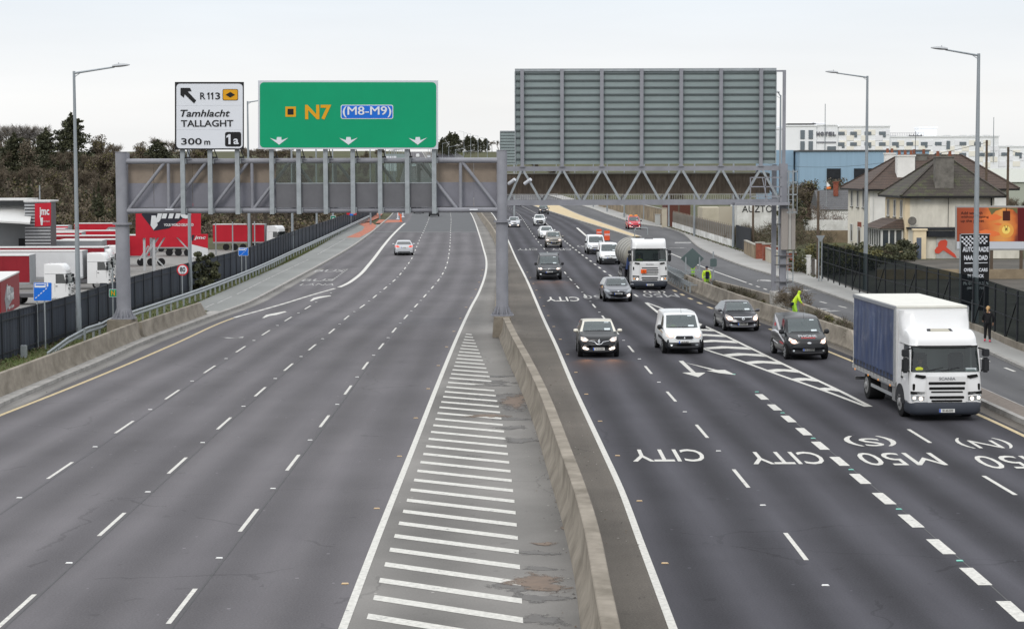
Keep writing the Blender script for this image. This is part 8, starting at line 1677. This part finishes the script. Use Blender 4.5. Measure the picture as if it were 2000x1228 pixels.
# ================================================================= people
skin = mat('skin', (.42,.25,.18), .6); hv = mat('hi_vis_yellow', (.47,.66,.04), .7, var=.22, vscale=6); hvt = mat('hi_vis_green_trousers', (.32,.60,.05), .7, var=.22, vscale=6); navy = mat('navy_cloth', (.012,.015,.03), .8); blk = mat('black_cloth', (.012,.012,.014), .8); refl = mat('reflective_tape', (.5,.52,.55), .4); blond = mat('blond_hair', (.42,.26,.12), .6, var=.2, vscale=30); pink = mat('pink_shoe', (.75,.03,.12), .5); boot = mat('boot', (.02,.018,.015), .7)
def skinmesh(name, chains, m, parent, sub=2, extra=None):
    """chains: list of lists of (x,y,z,r); chains joined when they start on an existing point"""
    vs = []; rs = []; es = []
    def vid(p):
        for i, q in enumerate(vs):
            if (Vector(p[:3])-q).length < 1e-4: return i
        vs.append(Vector(p[:3])); rs.append(p[3]); return len(vs)-1
    for c in chains:
        ids = [vid(p) for p in c]
        es += [(a, b) for a, b in zip(ids[:-1], ids[1:])]
    me = bpy.data.meshes.new(name); me.from_pydata(vs, es, []); o = bpy.data.objects.new('tmp', me); COL.objects.link(o)
    md = o.modifiers.new('s', 'SKIN'); md.use_smooth_shade = True; md.branch_smoothing = .3
    for i, r in enumerate(rs): d = me.skin_vertices[0].data[i]; d.radius = (r, r) if not isinstance(r, tuple) else r
    me.skin_vertices[0].data[0].use_root = True
    sb_ = o.modifiers.new('u', 'SUBSURF'); sb_.levels = sub; sb_.render_levels = sub
    bpy.context.view_layer.update(); nm_ = bpy.data.meshes.new_from_object(o.evaluated_get(bpy.context.evaluated_depsgraph_get())); bpy.data.objects.remove(o)
    nm_.materials.clear(); nm_.materials.append(m); nm_.name = name
    for p in nm_.polygons: p.use_smooth = True
    r = bpy.data.objects.new(name, nm_); COL.objects.link(r); r.parent = parent; return r
def blob(name, c, rx, ry, rz_, m, parent, n=14, k=9, squash=None):
    rs = []
    for i in range(k+1):
        ph = math.pi*i/k; r = max(.02, math.sin(ph)); rs.append([Vector((c[0]+rx*r*math.cos(a), c[1]+ry*r*math.sin(a), c[2]-rz_*math.cos(ph))) for a in [2*math.pi*j/n for j in range(n)]])
    mb = MB(); mb.rings(rs); return mb.build(name, m, parent, smooth=80)
def hand(wrist, d, out):
    """five finger chains rooted in a palm"""
    d = Vector(d).normalized(); o = Vector(out).normalized(); wv = Vector(wrist); palm = wv+d*.09; ch = [[(*wv, .028), (*palm, .036)]]
    for k, ln in enumerate((.065,.078,.072,.055)):
        b = palm + o*(.027-.018*k) + d*.01; t = b+d*ln*.55; e = t+(d*.8+Vector((0,-.5,-.1))*.5).normalized()*ln*.45; ch.append([(*palm, .036), (*b, .011), (*t, .0095), (*e, .008)])
    tb = wv+d*.035+o*.035; ch.append([(*wv, .028), (*tb, .013), (*(tb+d*.035+o*.012), .010)]); return ch
def figure(p, rz_, label, J, outfit, head=None, grp=None, hairf=None, nofeet=False):
    """J: joint dict (metres, facing -Y)"""
    t = thing('person', p, label, 'person', grp, R(rz_)); g = lambda k, r: (*J[k], r)
    neck, hd = Vector(J['neck']), Vector(J['head'])
    ch = [[g('pelvis', .115), g('waist', .115), g('chest', .14), g('neck', .055), (*(neck.lerp(hd, .55)), .06), (*hd, .088), (*(hd+(hd-neck).normalized()*.06), .07)]]
    for s in ('l', 'r'):
        ch.append([g('chest', .14), g('sh_'+s, .06), g('el_'+s, .043), g('wr_'+s, .030)])
        ch.append([g('pelvis', .115), g('hip_'+s, .09), g('kn_'+s, .062), g('an_'+s, .042)] + ([] if nofeet else [g('toe_'+s, .035)]))
        w_ = Vector(J['wr_'+s]); e_ = Vector(J['el_'+s]); ch += hand(w_, w_-e_, (-1 if s == 'l' else 1, -.2, 0))
    body = skinmesh('body', ch, skin, t, 1)
    fw_ = Vector(J.get('face', (0,-1,0))).normalized(); sd_ = fw_.cross(Vector((0,0,1))).normalized()
    for s in (-1, 1): blob('eye', hd+fw_*.083+sd_*s*.032+Vector((0,0,.012)), .011,.011,.008, blk, body, 8, 5); blob('ear', hd+sd_*s*.088, .014,.022,.032, skin, body, 8, 5)
    blob('nose', hd+fw_*.098-Vector((0,0,.015)), .014,.016,.022, skin, body, 8, 5); blob('mouth', hd+fw_*.085-Vector((0,0,.05)), .024,.01,.007, mat('lip',(.35,.12,.10),.5), body, 8, 5)
    jm, tm_ = outfit['top'], outfit['legs']; k = outfit.get('bulk', 1.0)
    jc = [[(*(Vector(J['pelvis'])*1.0+(Vector(J['pelvis'])-Vector(J['waist'])).normalized()*.07), .15*k), g('pelvis', .155*k), g('waist', .145*k), g('chest', .165*k), (*(Vector(J['neck'])-Vector((0,0,.03))), .075)]]
    for s in ('l','r'): e_, w_ = Vector(J['el_'+s]), Vector(J['wr_'+s]); jc.append([g('chest', .165*k), g('sh_'+s, .078*k), g('el_'+s, .060*k), (*(e_.lerp(w_, .96)), .046*k)])
    jo = skinmesh('jacket', jc, jm, t, 2)
    tc_ = [[(*(Vector(J['waist'])), .12*k), g('pelvis', .13*k)]]
    for s in ('l','r'): tc_.append([g('pelvis', .13*k), g('hip_'+s, .105*k), g('kn_'+s, .078*k), (*(Vector(J['kn_'+s]).lerp(Vector(J['an_'+s]), .93)), .066*k)])
    skinmesh('trousers', tc_, tm_, t, 2)
    if not nofeet:
        for s in ('l','r'): a, b = Vector(J['an_'+s]), Vector(J['toe_'+s]); skinmesh('shoe', [[(*(a+Vector((0,0,.02))), .052), (*(a-Vector((0,0,.03))), .052), (*b, .042)]], outfit['shoe'], t, 1)
    return t, hd, fw_
STAND = dict(pelvis=(0,0,.95), waist=(0,0,1.08), chest=(0,0,1.32), neck=(0,0,1.50), head=(0,-.02,1.65), sh_l=(-.19,0,1.43), sh_r=(.19,0,1.43), el_l=(-.26,.02,1.15), el_r=(.26,.02,1.15), wr_l=(-.25,-.1,.90), wr_r=(.25,-.1,.90), hip_l=(-.10,0,.90), hip_r=(.10,0,.90), kn_l=(-.11,-.02,.50), kn_r=(.11,-.03,.50), an_l=(-.11,.03,.09), an_r=(.11,.02,.09), toe_l=(-.13,-.14,.035), toe_r=(.13,-.14,.035))
def tapes(t, zs, r=.17): 
    for z in zs:
        mb = MB(); n = 20; pts = [(1.12*r*math.cos(2*math.pi*i/n), .95*r*math.sin(2*math.pi*i/n)) for i in range(n)]; mb.rings([[Vector((x, y, z)) for x, y in pts], [Vector((x, y, z+.05)) for x, y in pts]], caps=False); mb.build('reflective_band', refl, t, smooth=60)
# standing worker
p = D(1380, 556, 133); t, hd, f = figure(Vector((p.x, 133, .12)), 8, 'standing worker in yellow hi-vis jacket, dark cap and bright green trousers beside the diamond sign', dict(STAND, head=(0,-.05,1.64), wr_l=(-.27,-.12,.92)), dict(top=hv, legs=hvt, shoe=boot, bulk=1.15), grp='road workers')
blob('cap', hd+Vector((0,.01,.05)), .105,.115,.09, navy, t); mb = MB(); mb.box(-.13,.13,-.215,-.16,.92,1.42); mb.build('dark_front_panel', navy, t, bevel=.03); tapes(t, (1.02,), .185)
# bending worker, hood up
BEND = dict(pelvis=(-.08,0,.90), waist=(-.02,0,1.03), chest=(.10,0,1.25), neck=(.20,0,1.42), head=(.27,0,1.54), sh_l=(.14,-.19,1.34), sh_r=(.14,.19,1.34), el_l=(.22,-.24,1.07), el_r=(.24,.22,1.07), wr_l=(.36,-.14,.90), wr_r=(.40,.12,.92), hip_l=(-.07,-.10,.86), hip_r=(-.07,.10,.86), kn_l=(.04,-.12,.50), kn_r=(-.04,.12,.50), an_l=(.02,-.12,.09), an_r=(-.14,.12,.09), toe_l=(.19,-.13,.035), toe_r=(.02,.13,.035), face=(1,-.1,-.25))
p = D(1553, 600, 108.5); t, hd, f = figure(Vector((p.x, 108.5, .12)), 0, 'stooping worker in yellow hi-vis with hood up, behind the right concrete barrier', BEND, dict(top=hv, legs=hvt, shoe=boot, bulk=1.12), grp='road workers')
skinmesh('hood', [[(*(hd-Vector((.12,0,.22))), .10), (*(hd-Vector((.07,0,.10))), .085), (*(hd-Vector((.03,0,0))), .108), (*(hd+Vector((.0,0,.07))), .085)]], hv, t, 2); skinmesh('bag', [[(-.16,-.12,1.02,.10),(-.20,-.14,.86,.12),(-.16,-.14,.80,.10)]], navy, t, 1); skinmesh('jacket_hem', [[(-.10,0,.98,.165),(-.06,0,1.04,.165)]], navy, t, 1)
mb = MB(); mb.tube((.40,.12,.92),(.62,.10,.22),.012,n=6); mb.build('litter_stick', galv, t)
# worker behind the diamond sign
p = D(1353, 545, 150); t, hd, f = figure(Vector((p.x, 150, .1)), 60, 'worker in yellow hi-vis mostly hidden behind the dark diamond sign', STAND, dict(top=hv, legs=hvt, shoe=boot, bulk=1.12), grp='road workers'); blob('hood', hd+Vector((0,.02,.02)), .12,.12,.13, hv, t)
# worker far left by the boards
# walking woman
WALK = dict(pelvis=(0,0,.93), waist=(0,.0,1.06), chest=(0,-.02,1.28), neck=(0,-.02,1.45), head=(0,-.03,1.59), sh_l=(-.17,0,1.38), sh_r=(.17,0,1.38), el_l=(-.25,.06,1.14), el_r=(.23,-.10,1.15), wr_l=(-.24,-.04,.93), wr_r=(.20,-.28,1.02), hip_l=(-.09,0,.88), hip_r=(.09,0,.88), kn_l=(-.08,-.02,.48), kn_r=(.10,-.12,.50), an_l=(-.09,.10,.09), an_r=(.12,-.10,.12), toe_l=(-.10,-.05,.035), toe_r=(.13,-.26,.05))
p = G(1929,668,.12); t, hd, f = figure(p, 172, 'blonde woman in black clothes and pink shoes walking along the right footpath', WALK, dict(top=blk, legs=blk, shoe=pink, bulk=.98))
blob('hair', hd+Vector((0,.025,.02)), .10,.115,.12, blond, t); skinmesh('ponytail', [[(*(hd+Vector((0,.10,.06))), .045), (*(hd+Vector((.03,.17,-.03))), .05), (*(hd+Vector((.05,.16,-.2))), .025)]], blond, t, 1)
# drivers seated behind the wheel
def driver(veh, x, y, z, top, label, fv=1):
    v = [o for o in COL.objects if o.get('label') == veh][0]; M = Matrix.Translation(v.location) @ Matrix.Rotation(v.rotation_euler.z, 4, 'Z'); p = M @ Vector((x, y, z))
    J = dict(pelvis=(0,.12,.0), waist=(0,.14,.14), chest=(0,.10,.36), neck=(0,.07,.54), head=(0,.03,.69), sh_l=(-.18,.08,.46), sh_r=(.18,.08,.46), el_l=(-.24,-.12,.26), el_r=(.24,-.12,.26), wr_l=(-.15,-.34,.34), wr_r=(.15,-.34,.34), hip_l=(-.09,.05,-.02), hip_r=(.09,.05,-.02), kn_l=(-.12,-.38,.02), kn_r=(.12,-.38,.02), an_l=(-.12,-.5,-.3), an_r=(.12,-.5,-.3))
    t, hd, f = figure(p, math.degrees(v.rotation_euler.z), label, J, dict(top=top, legs=navy, shoe=boot), nofeet=True); blob('hair', hd+Vector((0,.03,.04)), .095,.10,.10, mat('dark_hair',(.03,.02,.015),.7), t)
shirt = mat('pale_shirt', (.42,.47,.52), .8)
lab = lambda s: [o['label'] for o in COL.objects if o.get('label') and s in o['label']][0]
driver(lab('black compact crossover'), -.38, -.15, .55, shirt, 'driver in a pale shirt at the wheel of the black crossover with cream roof', )
driver(lab('dark grey van with roof bars'), -.38, -.25, .72, shirt, 'driver in a pale top inside the dark grey van with roof bars')
driver(lab('small white panel van beside'), -.38, -.25, .72, hv, 'driver in yellow inside the small white panel van beside the gore')
driver(lab('white fronted lorry'), -.62, 1.05, 1.25, navy, 'driver inside the cab of the blue curtain sided lorry')
driver(lab('tall white cab tanker'), -.62, 1.1, 1.62, hv, 'driver in yellow inside the cab of the tanker lorry')
